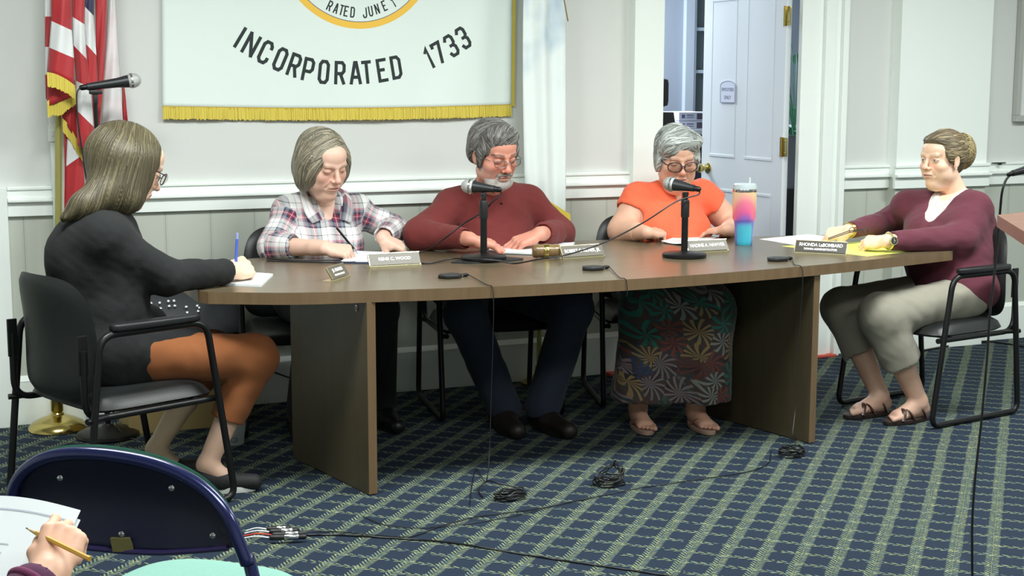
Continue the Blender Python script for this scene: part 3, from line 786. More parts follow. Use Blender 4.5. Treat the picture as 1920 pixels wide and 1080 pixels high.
for i in range(nf):
    x0 = BX0 + (BX1-BX0)*i/nf; x1 = x0 + (BX1-BX0)/nf*.92
    a = ban(x0, BZ0); b = ban(x1, BZ0); L = .050 + rnd.uniform(-.003, .003); dy = rnd.uniform(-.004, .0)
    mb.add([a+Vector((0, dy-.002, .002)), b+Vector((0, dy-.002, .002)), b+Vector((rnd.uniform(-.001, .001), dy-.004, -L)), a+Vector((rnd.uniform(-.001, .001), dy-.004, -L)),
            a+Vector((0, dy+.001, .002)), b+Vector((0, dy+.001, .002)), b+Vector((0, dy+.001, -L)), a+Vector((0, dy+.001, -L))], [(0, 1, 2, 3), (4, 7, 6, 5), (0, 3, 7, 4), (1, 5, 6, 2), (3, 2, 6, 7)])
o = mb.build('bottom_fringe', FRINGE, bn)
mb = MB()
for i in range(260):
    z0 = BZ0 + (BZ1-BZ0)*i/260; z1 = z0 + (BZ1-BZ0)/260*.9; a = ban(BX1, z0); b = ban(BX1, z1); dy = rnd.uniform(-.003, 0)
    mb.add([a+Vector((0, dy-.002, 0)), a+Vector((.016, dy-.002, -.006)), b+Vector((.016, dy-.002, -.006)), b+Vector((0, dy-.002, 0)),
            a+Vector((0, dy+.001, 0)), a+Vector((.016, dy+.001, -.006)), b+Vector((.016, dy+.001, -.006)), b+Vector((0, dy+.001, 0))], [(0, 1, 2, 3), (4, 7, 6, 5), (1, 5, 6, 2)])
mb.build('side_fringe', FRINGE, bn)
mb = MB(); mb.grid(90, 1, lambda u, v: ban(BX0+u*(BX1-BX0), BZ0 - .004 + v*.010) + Vector((0, -.003, 0))); o = mb.build('gold_braid', mat('gold_braid_trim', (190, 160, 50), .5), bn)

# block lettering drawn as chamfered strokes
GL = {'I': [[(.5, 0), (.5, 1)]], 'N': [[(0, 0), (0, 1)], [(0, 1), (1, 0)], [(1, 0), (1, 1)]], 'C': [[(1, .75), (1, .85), (.75, 1), (.25, 1), (0, .85), (0, .15), (.25, 0), (.75, 0), (1, .15), (1, .25)]],
      'O': [[(.25, 1), (0, .85), (0, .15), (.25, 0), (.75, 0), (1, .15), (1, .85), (.75, 1), (.25, 1)]], 'R': [[(0, 0), (0, 1), (.75, 1), (1, .87), (1, .60), (.75, .47), (0, .47)], [(.55, .47), (1, 0)]],
      'P': [[(0, 0), (0, 1), (.75, 1), (1, .87), (1, .55), (.75, .42), (0, .42)]], 'A': [[(0, 0), (.42, 1), (.58, 1), (1, 0)], [(.15, .30), (.85, .30)]], 'T': [[(0, 1), (1, 1)], [(.5, 1), (.5, 0)]],
      'E': [[(1, 1), (0, 1), (0, 0), (1, 0)], [(0, .52), (.7, .52)]], 'D': [[(0, 0), (0, 1), (.7, 1), (1, .85), (1, .15), (.7, 0), (0, 0)]], '1': [[(.2, .82), (.5, 1), (.5, 0)]],
      '7': [[(0, .85), (0, 1), (1, 1), (.4, 0)]], '3': [[(0, .84), (.2, 1), (.8, 1), (1, .87), (1, .62), (.8, .5), (.4, .5)], [(.8, .5), (1, .38), (1, .13), (.8, 0), (.2, 0), (0, .16)]],
      'J': [[(1, 1), (1, .15), (.75, 0), (.25, 0), (0, .15), (0, .28)]], 'U': [[(0, 1), (0, .15), (.25, 0), (.75, 0), (1, .15), (1, 1)]]}
LET = mat('black_green_lettering', (34, 44, 46), .7)
def strokes(mb, ch, cx, cz, wd_, ht, ang, tk):
    ca, sa = math.cos(ang), math.sin(ang)
    def P(p):
        x = (p[0]-.5)*(wd_-tk); z = (p[1]-.5)*(ht-tk)
        return (x, z)
    for st in GL[ch]:
        q = [Vector(P(p) + (0,)) for p in st]; closed = (q[0]-q[-1]).length < 1e-6
        if closed: q = q[:-1]
        n = len(q); L = []; Rr = []
        for i in range(n):
            a = q[i-1] if (i > 0 or closed) else None; b = q[(i+1) % n] if (i < n-1 or closed) else None
            d1 = (q[i]-a).normalized() if a is not None else (b-q[i]).normalized()
            d2 = (b-q[i]).normalized() if b is not None else d1
            n1 = Vector((-d1.y, d1.x, 0)); n2 = Vector((-d2.y, d2.x, 0)); m = (n1+n2)
            m = m.normalized() if m.length > 1e-6 else n1; k = (tk/2)/max(.5, m.dot(n1))
            e = Vector((0, 0, 0))
            if not closed and i == 0: e = -d1*tk*.3
            if not closed and i == n-1: e = d1*tk*.3
            L.append(q[i]+m*k+e); Rr.append(q[i]-m*k+e)
        vs = []
        sub = 3
        for i in range(n if closed else n-1):
            j = (i+1) % n
            b0 = []
            for s in range(sub+1):
                f = s/sub
                for v in (L[i].lerp(L[j], f), Rr[i].lerp(Rr[j], f)):
                    x = cx + ca*v.x - sa*v.y; z = cz + sa*v.x + ca*v.y
                    w3 = ban(x, z); b0.append(Vector((w3.x, w3.y - .0026, w3.z)))
            mb.add(b0, [(2*s, 2*s+1, 2*s+3, 2*s+2) for s in range(sub)])
def on_banner(px, py):
    p = at_y(px, py, W-.02); return p.x, p.z
letters = [('I', 451, 67), ('N', 472, 80), ('C', 499, 94), ('O', 527, 107), ('R', 553, 118), ('P', 579, 126), ('O', 608, 130), ('R', 638, 132), ('A', 667, 132), ('T', 688, 131), ('E', 717, 127), ('D', 743, 122), ('1', 806, 105), ('7', 823, 96), ('3', 846, 83), ('3', 868, 69)]
mb = MB()
for i, (ch, px, py) in enumerate(letters):
    x, z = on_banner(px, py)
    x0, z0 = on_banner(letters[max(0, i-1)][1], letters[max(0, i-1)][2]); x1, z1 = on_banner(letters[min(len(letters)-1, i+1)][1], letters[min(len(letters)-1, i+1)][2])
    a = math.atan2(z1-z0, x1-x0)
    if ch in '1733' and i == 12: a = math.atan2(*(lambda p, q: (q[1]-p[1], q[0]-p[0]))(on_banner(806, 105), on_banner(823, 96)))
    if i == 11: a = .17
    strokes(mb, ch, x, z, .052 if ch not in 'AN' else .058, .108, a, .0150)
    if i in (11, 15): mb.build('lettering', LET, bn); mb = MB()
# seal ring and its lower lettering
cx, cz = on_banner(670, -112)
ex = abs(on_banner(580, 0)[0]-cx); _, zb = on_banner(670, 49); Rz = cz - zb
Rx = Rz*1.0
mb = MB(); n = 120
for (r0, r1, mi) in ((Rz-.030, Rz, 0), (Rz-.0325, Rz-.029, 1)):
    vs = []
    for i in range(n+1):
        a = PI + PI*2*i/n
        for r in (r0, r1):
            w3 = ban(cx + r*math.cos(a), cz + r*math.sin(a)); vs.append((w3.x, w3.y - .0024 - mi*.0004, w3.z))
    mb.add(vs, [(2*i, 2*i+1, 2*i+3, 2*i+2) for i in range(n)], mi)
mb.build('seal_ring', [mat('seal_gold', (245, 196, 70), .6), mat('seal_outline', (120, 124, 130), .7)], bn)
mb = MB()
for ch, px, py in [('R', 617, 6), ('A', 629, 11), ('T', 639, 14), ('E', 648, 16), ('D', 660, 18), ('J', 683, 19), ('U', 694, 16), ('N', 706, 12), ('E', 720, 6), ('1', 737, 0)]:
    x, z = on_banner(px, py); a = math.atan2(x-cx, cz-z)
    strokes(mb, ch, x, z, .021, .048, a, .0062)
    if px in (660, 737): mb.build('seal_lettering', LET, bn); mb = MB()

# ================================================================= FLAGS
def stripes_material():
    m = mat('flag_cloth', (170, 40, 46), .5, sheen=.2, bump=(600, .05)); g = NG(m)
    a = g.new('ShaderNodeAttribute'); a.attribute_name = 'pc'; x, y, z = g.xyz(a.outputs['Vector'])
    f = g.m('GREATER_THAN', g.m('FRACT', g.m('MULTIPLY', y, .5)), .5)
    c = g.mix(f, lin((152, 34, 42)), lin((212, 214, 214)))
    c = g.mix(g.m('GREATER_THAN', z, .5), c, lin((38, 40, 74)))
    g.ln(c, g.b.inputs['Base Color']); return m
FLAGM = stripes_material()
fl = thing('flag', 'furled red and white striped flag with gold fringe on a floor pole', 'flag', (0, 0, 0))
BR = at_z(105, 800, .0); FX, FY = BR.x+.005, BR.y
FR_, FW_, FN_ = mat('flag_red', (176, 38, 44), .5, sheen=.2, bump=(600, .05)), mat('flag_white', (226, 228, 228), .5, sheen=.2, bump=(600, .05)), mat('flag_navy', (40, 42, 78), .5, sheen=.2)
FP_ = mat('flag_pinkish_white', (224, 206, 208), .5, noise=(9, .8, (226, 230, 230)), sheen=.2)
FMATS = [FR_, FW_, FN_, FP_]
def patch(rows, cols, Yd, bulge, seed=0, yside=0.0):
    """rows: (x left, y left, x right, y right) down the fold; cols: colour of each band; hangs at distance Yd"""
    mb = MB(); nu = 12
    fine = []; fc_ = []
    for (a, b), c in zip(zip(rows[:-1], rows[1:]), cols):
        n = max(2, int(abs(b[1]-a[1])/12)+1)
        for k in range(n): fine.append(tuple(a[q]+(b[q]-a[q])*k/n for q in range(4))); fc_.append(c)
    fine.append(rows[-1]); vs = []
    for j, (xl, yl, xr, yr) in enumerate(fine):
        for i in range(nu+1):
            u = i/nu; px = xl+(xr-xl)*u; py = yl+(yr-yl)*u
            dd = -bulge*math.sin(PI*(.06+.88*u)) + .005*math.sin(u*9+py*.03+seed) + yside*u
            vs.append(at_y(px, py, Yd+dd))
    mb.add(vs, [])
    for j in range(len(fine)-1):
        for i in range(nu): mb.f.append((j*(nu+1)+i, j*(nu+1)+i+1, (j+1)*(nu+1)+i+1, (j+1)*(nu+1)+i)); mb.m.append(fc_[j])
    o = mb.build('flag_fold', FMATS, fl, 180); so = o.modifiers.new('s', 'SOLIDIFY'); so.thickness = .002; so.offset = 1
    return o
def fringe_px(p, Lpx, Yd, par, seed=1):
    """p: polyline of pixels along the hem"""
    mb = MB(); r2 = random.Random(seed); P3 = spline([at_y(x, y, Yd) for x, y in p], 10); d = [0]
    for a, b in zip(P3[:-1], P3[1:]): d.append(d[-1]+(b-a).length)
    n = int(d[-1]/.0035)
    def at(s):
        k = max(i for i in range(len(d)) if d[i] <= s+1e-9); k = min(k, len(P3)-2); return P3[k].lerp(P3[k+1], (s-d[k])/max(1e-9, d[k+1]-d[k]))
    L0_ = (at_y(p[0][0], p[0][1], Yd)-at_y(p[0][0], p[0][1]+Lpx, Yd)).z
    for i in range(n):
        a = at(d[-1]*i/n); b = at(d[-1]*(i+.92)/n); L = L0_+r2.uniform(-.003, .003); dy = Vector((0, -.004+r2.uniform(-.002, .002), 0))
        mb.add([a+dy, b+dy, b+dy+Vector((0, 0, -L)), a+dy+Vector((0, 0, -L)), a+Vector((0, .002, 0)), b+Vector((0, .002, 0)), b+Vector((0, .002, -L)), a+Vector((0, .002, -L))], [(0, 1, 2, 3), (4, 7, 6, 5), (0, 3, 7, 4), (1, 5, 6, 2), (3, 2, 6, 7)])
    mb.build('fringe', FRINGE, par)
def fx(px, py, Y): p = at_y(px, py, Y); return p.x, p.z
Yf = 6.12
R0, W0_, N0, P0_ = 0, 1, 2, 3
oE = patch([(203, -160, 218, -160), (202, 0, 216, 0), (198, 90, 222, 90), (193, 170, 227, 160), (189, 236, 231, 236), (186, 300, 232, 300)], [3, 3, 3, 3, 3], Yf+.10, .03, 1)
oF = patch([(228, 150, 231, 150), (229, 180, 236, 190), (229, 228, 240, 228), (228, 280, 243, 280)], [0, 0, 0], Yf+.13, .01, 2)
oD = patch([(178, -160, 205, -160), (178, 0, 201, 0), (180, 80, 199, 80), (180, 150, 194, 150), (176, 230, 188, 235)], [0, 0, 0, 0], Yf+.06, .02, 3)
oC = patch([(152, -160, 182, -160), (154, 7, 176, 30), (156, 77, 181, 104), (160, 160, 183, 158), (162, 200, 181, 205), (163, 250, 181, 250)], [2, 1, 0, 0, 0], Yf+.035, .025, 4)
oS = patch([(84, -160, 98, -160), (85, 31, 97, 31), (84, 88, 96, 88), (84, 140, 96, 140), (86, 185, 97, 190)], [1, 0, 1, 0], Yf+.05, .01, 5)
oB2 = patch([(117, 180, 145, 190), (117, 222, 146, 266)], [0], Yf+.055, .012, 6); fringe_px([(117, 221), (130, 236), (146, 264), (166, 292)], 27, Yf+.05, oB2, 3)
oB3 = patch([(119, 240, 130, 250), (121, 310, 131, 310), (121, 420, 133, 420)], [0, 0], Yf+.075, .01, 7)
oB4 = patch([(126, 236, 158, 262), (124, 312, 158, 288), (122, 420, 160, 420), (120, 520, 150, 520)], [1, 0, 0], Yf+.07, .02, 8)
oB = patch([(133, -160, 160, -160), (134, -95, 160, -80), (134, -40, 160, -25), (135, 31, 159, 46), (137, 84, 163, 111), (142, 151, 171, 166), (143, 206, 176, 238), (145, 272, 176, 300)], [1, 0, 1, 0][::-1][:1]+[0, 1, 0, 1, 0, 1, 0][1:], Yf+.015, .03, 9)
oA2 = patch([(88, 150, 141, 150), (88, 180, 141, 170), (88, 200, 141, 180)], [0, 0], Yf+.02, .02, 10); fringe_px([(88, 190), (98, 184), (112, 184), (128, 172), (141, 164)], 32, Yf+.012, oA2, 4)
oA = patch([(97, -160, 135, -160), (96, -95, 135, -80), (96, -35, 135, -25), (96, 39, 135, 57), (92, 89, 139, 109), (88, 136, 140, 160)], [0, 1, 1, 0, 1][:0]+[0, 1, 0, 1, 0], Yf-.01, .035, 11); fringe_px([(88, 135), (105, 139), (125, 149), (140, 160)], 27, Yf-.045, oA, 5)
PB = Vector((.610, 6.215, 0)); PTt = at_y(110, 172, 6.215); pdir = (PTt - PB)/PTt.z
p = MB(); p.tube([PB + pdir*.06, PB + pdir*2.5], .0145, 20); p.build('pole', GOLDP, fl, 60)
FX, FY = PB.x, PB.y
p = MB(); p.lathe([(.118, 0), (.122, .004), (.120, .012), (.105, .030), (.075, .046), (.045, .056), (.030, .062), (.028, .070), (.022, .074), (.026, .080), (.026, .150), (.030, .154), (.030, .162), (.020, .166)], n=48, c=(FX, FY, 0)); p.build('base', BRASS, fl, 50)

wf_ = thing('flag', 'pale white and light blue furled flag with gold fringe behind the man', 'flag', (0, 0, 0))
def wflag_material():
    m = mat('state_flag_cloth', (230, 238, 236), .5, sheen=.2); g = NG(m); tc = g.new('ShaderNodeTexCoord'); x, y, z = g.xyz(tc.outputs['Object'])
    n = g.noise(g.comb(g.m('MULTIPLY', x, 8.0), 0.0, g.m('MULTIPLY', z, 5.0)), 1.0, 2)
    hh = g.m('MULTIPLY', g.m('SUBTRACT', n, .42, None, True), 4.0, None, True)
    up = g.m('MULTIPLY', g.m('SUBTRACT', z, 1.42), 6.0, None, True)
    g.ln(g.mix(g.m('MULTIPLY', hh, up), lin((230, 240, 237)), lin((190, 208, 220))), g.b.inputs['Base Color']); return m
WFM = wflag_material()
xa, _ = fx(985, 0, 6.2); xb, _ = fx(1064, 0, 6.2)
def wf(u, v, zt=2.45):
    zl = .70 + (.10*(1-u)); z = zl + (zt - zl)*v
    x = xa + (xb-xa)*u*(1.0 + .03*(1-v)) + .01*math.sin(z*3)*(1-u)
    y = 6.235 - .045*math.sin(PI*u) - .014*math.sin(u*13+z*1.3) - .02*math.sin(u*5.5 + 1)
    return Vector((x, y, z))
mb = MB(); mb.grid(50, 50, wf); o = mb.build('flag_cloth', WFM, wf_, 180); so = o.modifiers.new('s', 'SOLIDIFY'); so.thickness = .0025
mb = MB(); r2 = random.Random(5)
qa = at_y(1028, 376, 6.09); qb = at_y(1070, 402, 6.09)
for i in range(44):
    f0 = i/44; a = qa.lerp(qb, f0); b = qa.lerp(qb, f0+.9/44); L = .07+r2.uniform(-.005, .005)
    mb.add([a, b, b+Vector((.0, -.004, -L)), a+Vector((.0, -.004, -L)), a+Vector((0, .005, 0)), b+Vector((0, .005, 0)), b+Vector((0, .004, -L)), a+Vector((0, .004, -L))], [(0, 1, 2, 3), (4, 7, 6, 5), (0, 3, 7, 4), (1, 5, 6, 2), (3, 2, 6, 7)])
mb.build('fringe', FRINGE, wf_)
p = MB(); p.lathe([(.0125, .03), (.0125, 2.5)], n=16, c=((xa+xb)/2, 6.262, 0)); p.build('pole', GOLDP, wf_, 60)
p = MB(); p.lathe([(.085, 0), (.088, .01), (.05, .03), (.02, .05), (.02, .09)], n=32, c=((xa+xb)/2, 6.262, 0)); p.build('base', BRASS, wf_, 50)
p = MB(); p.tube([fx(1054, 0, 6.14)[0:1][0:1] and Vector((fx(1050, 0, 6.16)[0], 6.16, 2.2)), Vector((fx(1056, 0, 6.16)[0], 6.15, fx(1056, 0, 6.15)[1])), Vector((fx(1065, 40, 6.16)[0], 6.16, fx(1065, 40, 6.16)[1]))], .003, 6)
p.build('cord', mat('gold_cord', (140, 120, 70), .6), wf_, 60)

# ================================================================= BOOM MIC STAND BEHIND THE WRITER
ms = at_z(196, 800, 0); MX_, MY_ = .787, 6.0
st = thing('microphone_stand', 'tall black floor microphone stand in front of the striped flag', 'microphone stand', (MX_, MY_, 0))
MB().lathe([(.125, 0), (.128, .006), (.124, .018), (.10, .030), (.03, .042), (.018, .055)], n=48).build('base', BLACKM, st, 40)
MB().lathe([(.0115, .04), (.0115, .95)], n=16).build('lower_pole', BLACKM, st, 60)
MB().lathe([(.017, .93), (.018, .95), (.018, 1.02), (.014, 1.04)], n=16).build('clutch_grip', BLACKP, st, 40)
MB().lathe([(.0085, 1.02), (.0085, 1.375)], n=16).build('upper_pole', CHROME if False else BLACKM, st, 60)
k = MB(); k.box((0, 0, 1.385), (.018, .022, .04), bev=.004); k.box((.002, 0, 1.412), (.05, .034, .018), bev=.006); k.build('clip_joint', BLACKP, st, 40)
bb = at_y(250, 151, MY_); tt = at_y(163, 163, MY_)
microphone(bb, tt, 'black handheld microphone with silver grille clipped above the striped flag', cable=[at_y(160, 163.5, MY_), at_y(150, 165, MY_-.01), at_y(144, 180, MY_-.02), at_y(146, 225, MY_-.03), at_y(153, 275, MY_-.03), at_y(161, 330, MY_-.03), at_y(172, 400, MY_-.02), at_y(180, 500, MY_), Vector((.80, MY_-.03, .15)), Vector((.86, MY_-.10, .008)), Vector((1.05, MY_-.12, .006))])

# ================================================================= MIXER ON A BOX
xc = thing('cardboard_box', 'low tan cardboard box standing on the carpet under the audio mixer', 'box', (1.14, 6.12, 0))
k = MB(); k.span(-.27, .19, -.14, .14, 0, .385, .004); k.build('box_body', CARD, xc)
k = MB(); k.span(-.27, .19, -.145, -.139, .17, .215); k.build('packing_tape', mat('brown_tape', (150, 128, 76), .3), xc)
mx = thing('audio_mixer', 'black analogue audio mixer with rows of silver knobs behind the writer', 'audio mixer', (1.14, 6.06, .387))
MM = Matrix.Rotation(R_(50), 4, 'X') @ Matrix.Scale(1.12, 4)
k = MB(); k.box((0, .13, .012), (.40, .30, .05), M=MM, bev=.008); k.span(-.18, .18, .0, .22, 0, .03); k.build('case', mat('mixer_black', (22, 26, 30), .45), mx, 40)
k = MB(); k.box((-.055, .195, .0385), (.21, .030, .002), M=MM); k.box((.11, .172, .0385), (.10, .045, .002), M=MM); k.build('grey_panel', mat('mixer_grey', (96, 104, 108), .5), mx)
KN = mat('knob_silver', (196, 200, 200), .35, .5)
kb = None
spots = [(-.16+.031*i, .245, .009) for i in range(3)] + [(-.16+.033*i, .195, .011) for i in range(5)] + [(.075, .18, .008), (.12, .172, .008)]
spots += [(-.16+.032*i, .125, .006) for i in range(3)] + [(-.16+.032*i, .10, .006) for i in range(3)] + [(-.063, .13, .006), (-.042, .13, .006), (-.063, .108, .006), (-.042, .108, .006), (.0, .10, .006), (.0, .075, .006), (.042, .102, .006), (.048, .092, .005), (.042, .078, .006), (.12, .13, .005), (.15, .135, .005)]
for i, (a, b_, r_) in enumerate(spots):
    k = MB(); k.lathe([(r_, 0), (r_, .008), (r_*.8, .014), (r_*.3, .015)], n=12, M=MM @ Matrix.Translation((a, b_, .038))); k.build('knob', KN, mx, 40)
cupo = thing('paper_cup', 'white paper cup standing on the carpet behind the rust trousers', 'cup', at_z(441, 832, 0))
MB().lathe([(.034, 0), (.036, .003), (.046, .125), (.048, .127), (.046, .130), (.041, .05)], n=32).build('cup_body', mat('grey_white_cup', (190, 196, 200), .5), cupo, 40)
k = MB(); k.tube([(.013*math.cos(a)-.012, -.042, .026+.010*math.sin(a)) for a in [2*PI*i/14 for i in range(14)]], .0012, 4, closed=True); k.tube([(-.016, -.042, .022), (-.012, -.043, .031), (-.008, -.042, .022)], .001, 4); k.build('cup_logo', INK, cupo)

# ================================================================= CABLES ON THE CARPET
def cable(name, lab, pts, r=.0032, m=BLACKP, cat='cable', n=8):
    o = MB().tube(spline(pts, n), r, 6).build(name, m, None, 60); tag(o, lab, cat); return o
def coil(c, rx, ry, turns, lab, h=.02, seed=1, loose=0.0, r=.003, lead=None):
    rnd = random.Random(seed); pts = []
    N = turns*14
    ph = rnd.uniform(0, 6)
    for i in range(N+1):
        a = 2*PI*i/14 + ph; k = 1 + rnd.uniform(-.25, .15); j = i/N
        up = loose*max(0, math.sin(a*.5+ph))*rnd.uniform(.3, 1)
        pts.append(Vector((c.x + rx*k*math.cos(a), c.y + ry*k*math.sin(a), .004 + h*j*rnd.uniform(.7, 1.1) + up)))
    if lead: pts = pts + lead
    return cable('coiled_cable', lab, pts, r, n=3)
c1_ = at_z(956, 936, 0)
coil(c1_, .055, .035, 6, 'tight oval bundle of black cable on the carpet near the middle', .028, 1, 0, lead=[at_z(930, 905, .05), at_z(912, 902, .03), at_z(897, 918, .01), at_z(905, 932, .004)])
coil(at_z(1142, 910, 0), .055, .038, 7, 'loose tangled black cable standing up off the carpet', .03, 3, .06)
coil(at_z(1484, 856, 0), .05, .032, 6, 'dark cable bundle at the foot of the far table panel', .035, 5, .01)
cable('long_cable', 'long thin black cable crossing the carpet toward the bottom right', floorp([(572, 1003), (640, 1003), (740, 1009), (850, 1018), (1000, 1042), (1100, 1057), (1250, 1079), (1420, 1110)]), .0030)
cable('floor_cable', 'thin black cable looping from the connectors to the tangled coil', floorp([(572, 996), (650, 998), (700, 1003), (770, 1006), (830, 985), (900, 968), (1000, 955), (1100, 935), (1200, 915), (1300, 900), (1400, 885), (1440, 868), (1446, 845)]), .0018)
cable('short_cable', 'short thin black cable by the near table leg on the carpet', floorp([(680, 968), (720, 984), (780, 990), (860, 984), (960, 968), (1040, 948), (1110, 932)]), .0016)
cable('wall_cable', 'black cable lying along the baseboard behind the right-hand chair', floorp([(1716, 660), (1760, 652), (1800, 645), (1850, 640), (1880, 643), (1925, 650)], .006), .006)
cable('wall_cable', 'black cable running against the baseboard behind the near table leg', [at_y(512, 697, 6.3), at_y(540, 707, 6.3), at_y(566, 712, 6.3), at_y(640, 700, 6.3)], .004)
# connector bundle
MID = {0: (1140+0, 0)}
xs = [((515, 992), (572, 999)), ((522, 1000), (575, 1003)), ((528, 1005), (576, 1006)), ((520, 1008), (574, 1008))]
labs = ['uppermost silver plug in the fan of connectors on the carpet', 'silver plug just above the middle of the fan of connectors', 'silver plug below the middle of the fan of connectors', 'lowest silver plug in the fan of connectors, by the red wire']
WIRES = [(214, 218, 220), (214, 218, 220), (190, 50, 30), (214, 218, 220)]
for i, ((x0, y0), (x1, y1)) in enumerate([((500, 992), (545, 990)), ((505, 997), (560, 994)), ((510, 1003), (572, 1000)), ((505, 1008), (575, 1006))]):
    a = at_z(x0, y0, .016 + .004*(i % 2)); b = at_z(x1, y1, .014 + .004*(i % 2)); t = thing('cable_connector', labs[i], 'connector', a, 0, 'audio connectors on the carpet')
    d = (b-a); q = d.to_track_quat('Z', 'Y').to_matrix().to_4x4(); L = d.length
    MB().lathe([(.006, 0), (.009, .004), (.009, L*.38), (.007, L*.42)], M=q, n=14).build('rubber_boot', BLACKP, t, 40)
    MB().lathe([(.0095, L*.40), (.0105, L*.42), (.0105, L*.76), (.0095, L*.78)], M=q, n=16).build('metal_shell', CHROME, t, 40)
    MB().lathe([(.0085, L*.78), (.0085, L*.95), (.004, L)], M=q, n=14).build('tail_boot', BLACKP, t, 40)
    e = at_z(462-i*3, 995+i*5, .006); MB().tube(spline([Vector((0, 0, 0)), (e-a)*.5 + Vector((0, 0, .006)), e-a], 6), .0026, 6).build('wire', mat('wire_%d' % i, WIRES[i], .5), t, 60)

# ================================================================= RIGHT EDGE: LECTERN, FLOOR MIC STAND, FRAME
LZ = 1.16
L0 = at_z(1870, 404, LZ); L1 = at_z(1926, 398, LZ); L2 = at_z(1922, 436, LZ)
lt = thing('lectern', 'reddish wood topped lectern cut by the right edge', 'lectern', L0)
ub = (L1-L0); ub.z = 0; ub = ub.normalized(); ul = (L2-L0); ul.z = 0; ul = ul.normalized()
quad = [Vector((0, 0, 0)), ub*.62, ub*.62 + ul*.45, ul*.45]
WT = wood_material('red_wood', (140, 96, 74), (152, 106, 84), (126, 84, 64), .35); WE = wood_material('red_wood_edge', (112, 56, 36), (124, 66, 42), (96, 46, 30), .4)
MB().prism([(p.x, p.y) for p in quad], -.026, 0).build('top_edge', WE, lt)
MB().prism([(p.x*.998+.0004, p.y*.998+.0004) for p in quad], -.001, .0012).build('top', WT, lt)
k = MB(); q2 = [quad[0].lerp(quad[2], .12)+ub*.03, quad[1].lerp(quad[3], .12), quad[2].lerp(quad[0], .12), quad[3].lerp(quad[1], .12)+ub*.03]
q2 = [ub*.30+ul*.06, ub*.58+ul*.06, ub*.58+ul*.39, ub*.30+ul*.39]
k.prism([(p.x, p.y) for p in q2], -LZ+.0, -.026); k.build('body', WE, lt)
fs = thing('microphone_stand', 'black floor microphone stand cut by the right edge, cable hanging beside it', 'microphone stand', (0, 0, 0))
D0 = at_z(1923, 1180, 0)
pA = at_y(1934, 330, D0.y); PT = Vector((D0.x, D0.y, pA.z))
k = MB(); k.tube([(D0.x, D0.y, .02), (PT.x, PT.y, PT.z)], .011, 14); k.build('pole', BLACKM, fs, 60)
k = MB(); k.lathe([(.12, 0), (.125, .008), (.12, .02), (.03, .035), (.016, .05)], c=(D0.x, D0.y, 0), n=40); k.build('base', BLACKM, fs, 40)
k = MB(); k.lathe([(.016, .66), (.017, .68), (.017, .76), (.013, .78)], c=(D0.x, D0.y, 0), n=16); k.build('clutch_grip', BLACKP, fs, 40)
ma, mb_ = at_y(1945, 312, D0.y+.02), at_y(1898, 325, D0.y+.02)
cp = [at_y(1896, 326, D0.y+.02), at_y(1886, 338, D0.y+.02), at_y(1879, 360, D0.y+.02), at_y(1875, 398, D0.y+.03), at_y(1868, 480, D0.y+.04), at_y(1857, 580, D0.y+.04), at_y(1850, 680, D0.y+.04), at_y(1840, 790, D0.y+.04), at_y(1829, 890, D0.y+.04), at_y(1823, 980, D0.y+.04), at_y(1823, 1090, D0.y+.04)]
microphone(ma, mb_, 'dark microphone tail poking in above the lectern, trailing a long cable', cable=cp, sc=.55)
pf = thing('picture_frame', 'pale framed board hanging on the wall at the right edge', 'picture frame', at_y(1903, 228, W-.03))
k = MB(); k.span(0, .9, -.01, .025, 0, .035, .003); k.span(0, .03, -.01, .025, .035, .9, .003); k.span(.87, .9, -.01, .025, .035, .9, .003); k.span(.03, .87, -.01, .025, .865, .9, .003); k.build('frame', mat('pale_frame', (176, 178, 172), .5), pf)
MB().span(.03, .87, .0, .012, .035, .865).build('board', mat('pale_board', (216, 222, 218), .7), pf)
hk = thing('wall_hook', 'small black clip on the chair rail beside the pier', 'clip', at_y(1872, 307, W-.03))
k = MB(); k.sphere((0, -.012, 0), .010, sc=(1.4, .8, .7), n=12); k.span(-.05, .05, -.006, .0, .004, .008); k.build('clip_body', BLACKM, hk, 60)
# outlet-like box behind the flag pole
ob = thing('wall_switch', 'small pale switch plate beside the gold flag pole', 'switch', at_y(99, 250, W-.052))
k = MB(); k.span(-.02, .015, -.006, .0, -.035, .035, .003); k.build('switch_plate', TRIM, ob)
k = MB(); k.span(-.008, .004, -.010, -.005, -.012, .012, .002); k.build('toggle', TRIM, ob)

# ================================================================= FOLDING CHAIR IN FRONT
BLUE = mat('navy_enamel', (28, 36, 88), .22, .35, coat=.6)
BLUEB = mat('navy_back_panel', (14, 18, 46), .45, .1)
TEAL = mat('teal_fabric', (132, 178, 164), .9, noise=(250, .3, (112, 158, 146)), bump=(300, .3))
fc = thing('folding_chair', 'navy metal folding chair with teal cushions in the foreground', 'folding chair', (0, 0, 0))
DSC = [.912]
def at_f(px, py, D):
    r = ray(px, py); fwd = r.x*_sy + r.y*_cy; return CP + r*(D*DSC[0]/fwd)
# back outline in the photograph with distance for each point: left side farther, right side nearer
ol = [(24, 985, 2.93), (23, 930, 2.92), (40, 890, 2.91), (78, 862, 2.89), (130, 851, 2.87), (200, 853, 2.85), (280, 868, 2.83), (345, 893, 2.81), (392, 925, 2.79), (425, 965, 2.77), (445, 1010, 2.76), (462, 1055, 2.755)]
top_pts = [at_f(*p) for p in ol]
lowr = at_f(480, 1105, 2.75); lowl = at_f(40, 1060, 2.945)
legR = Vector((lowr.x + (lowr.x-top_pts[-1].x)*1.0, lowr.y-.30, 0)) 
nb = (top_pts[5]-Vector((0, 0, 0)))
path = [Vector((lowl.x-.02, lowl.y-.34, .012)), lowl] + top_pts + [lowr, Vector((lowr.x+.05, lowr.y-.30, .012))]
MB().tube(spline(path, 5), .0125, 12).build('tube_frame', BLUE, fc, 60)
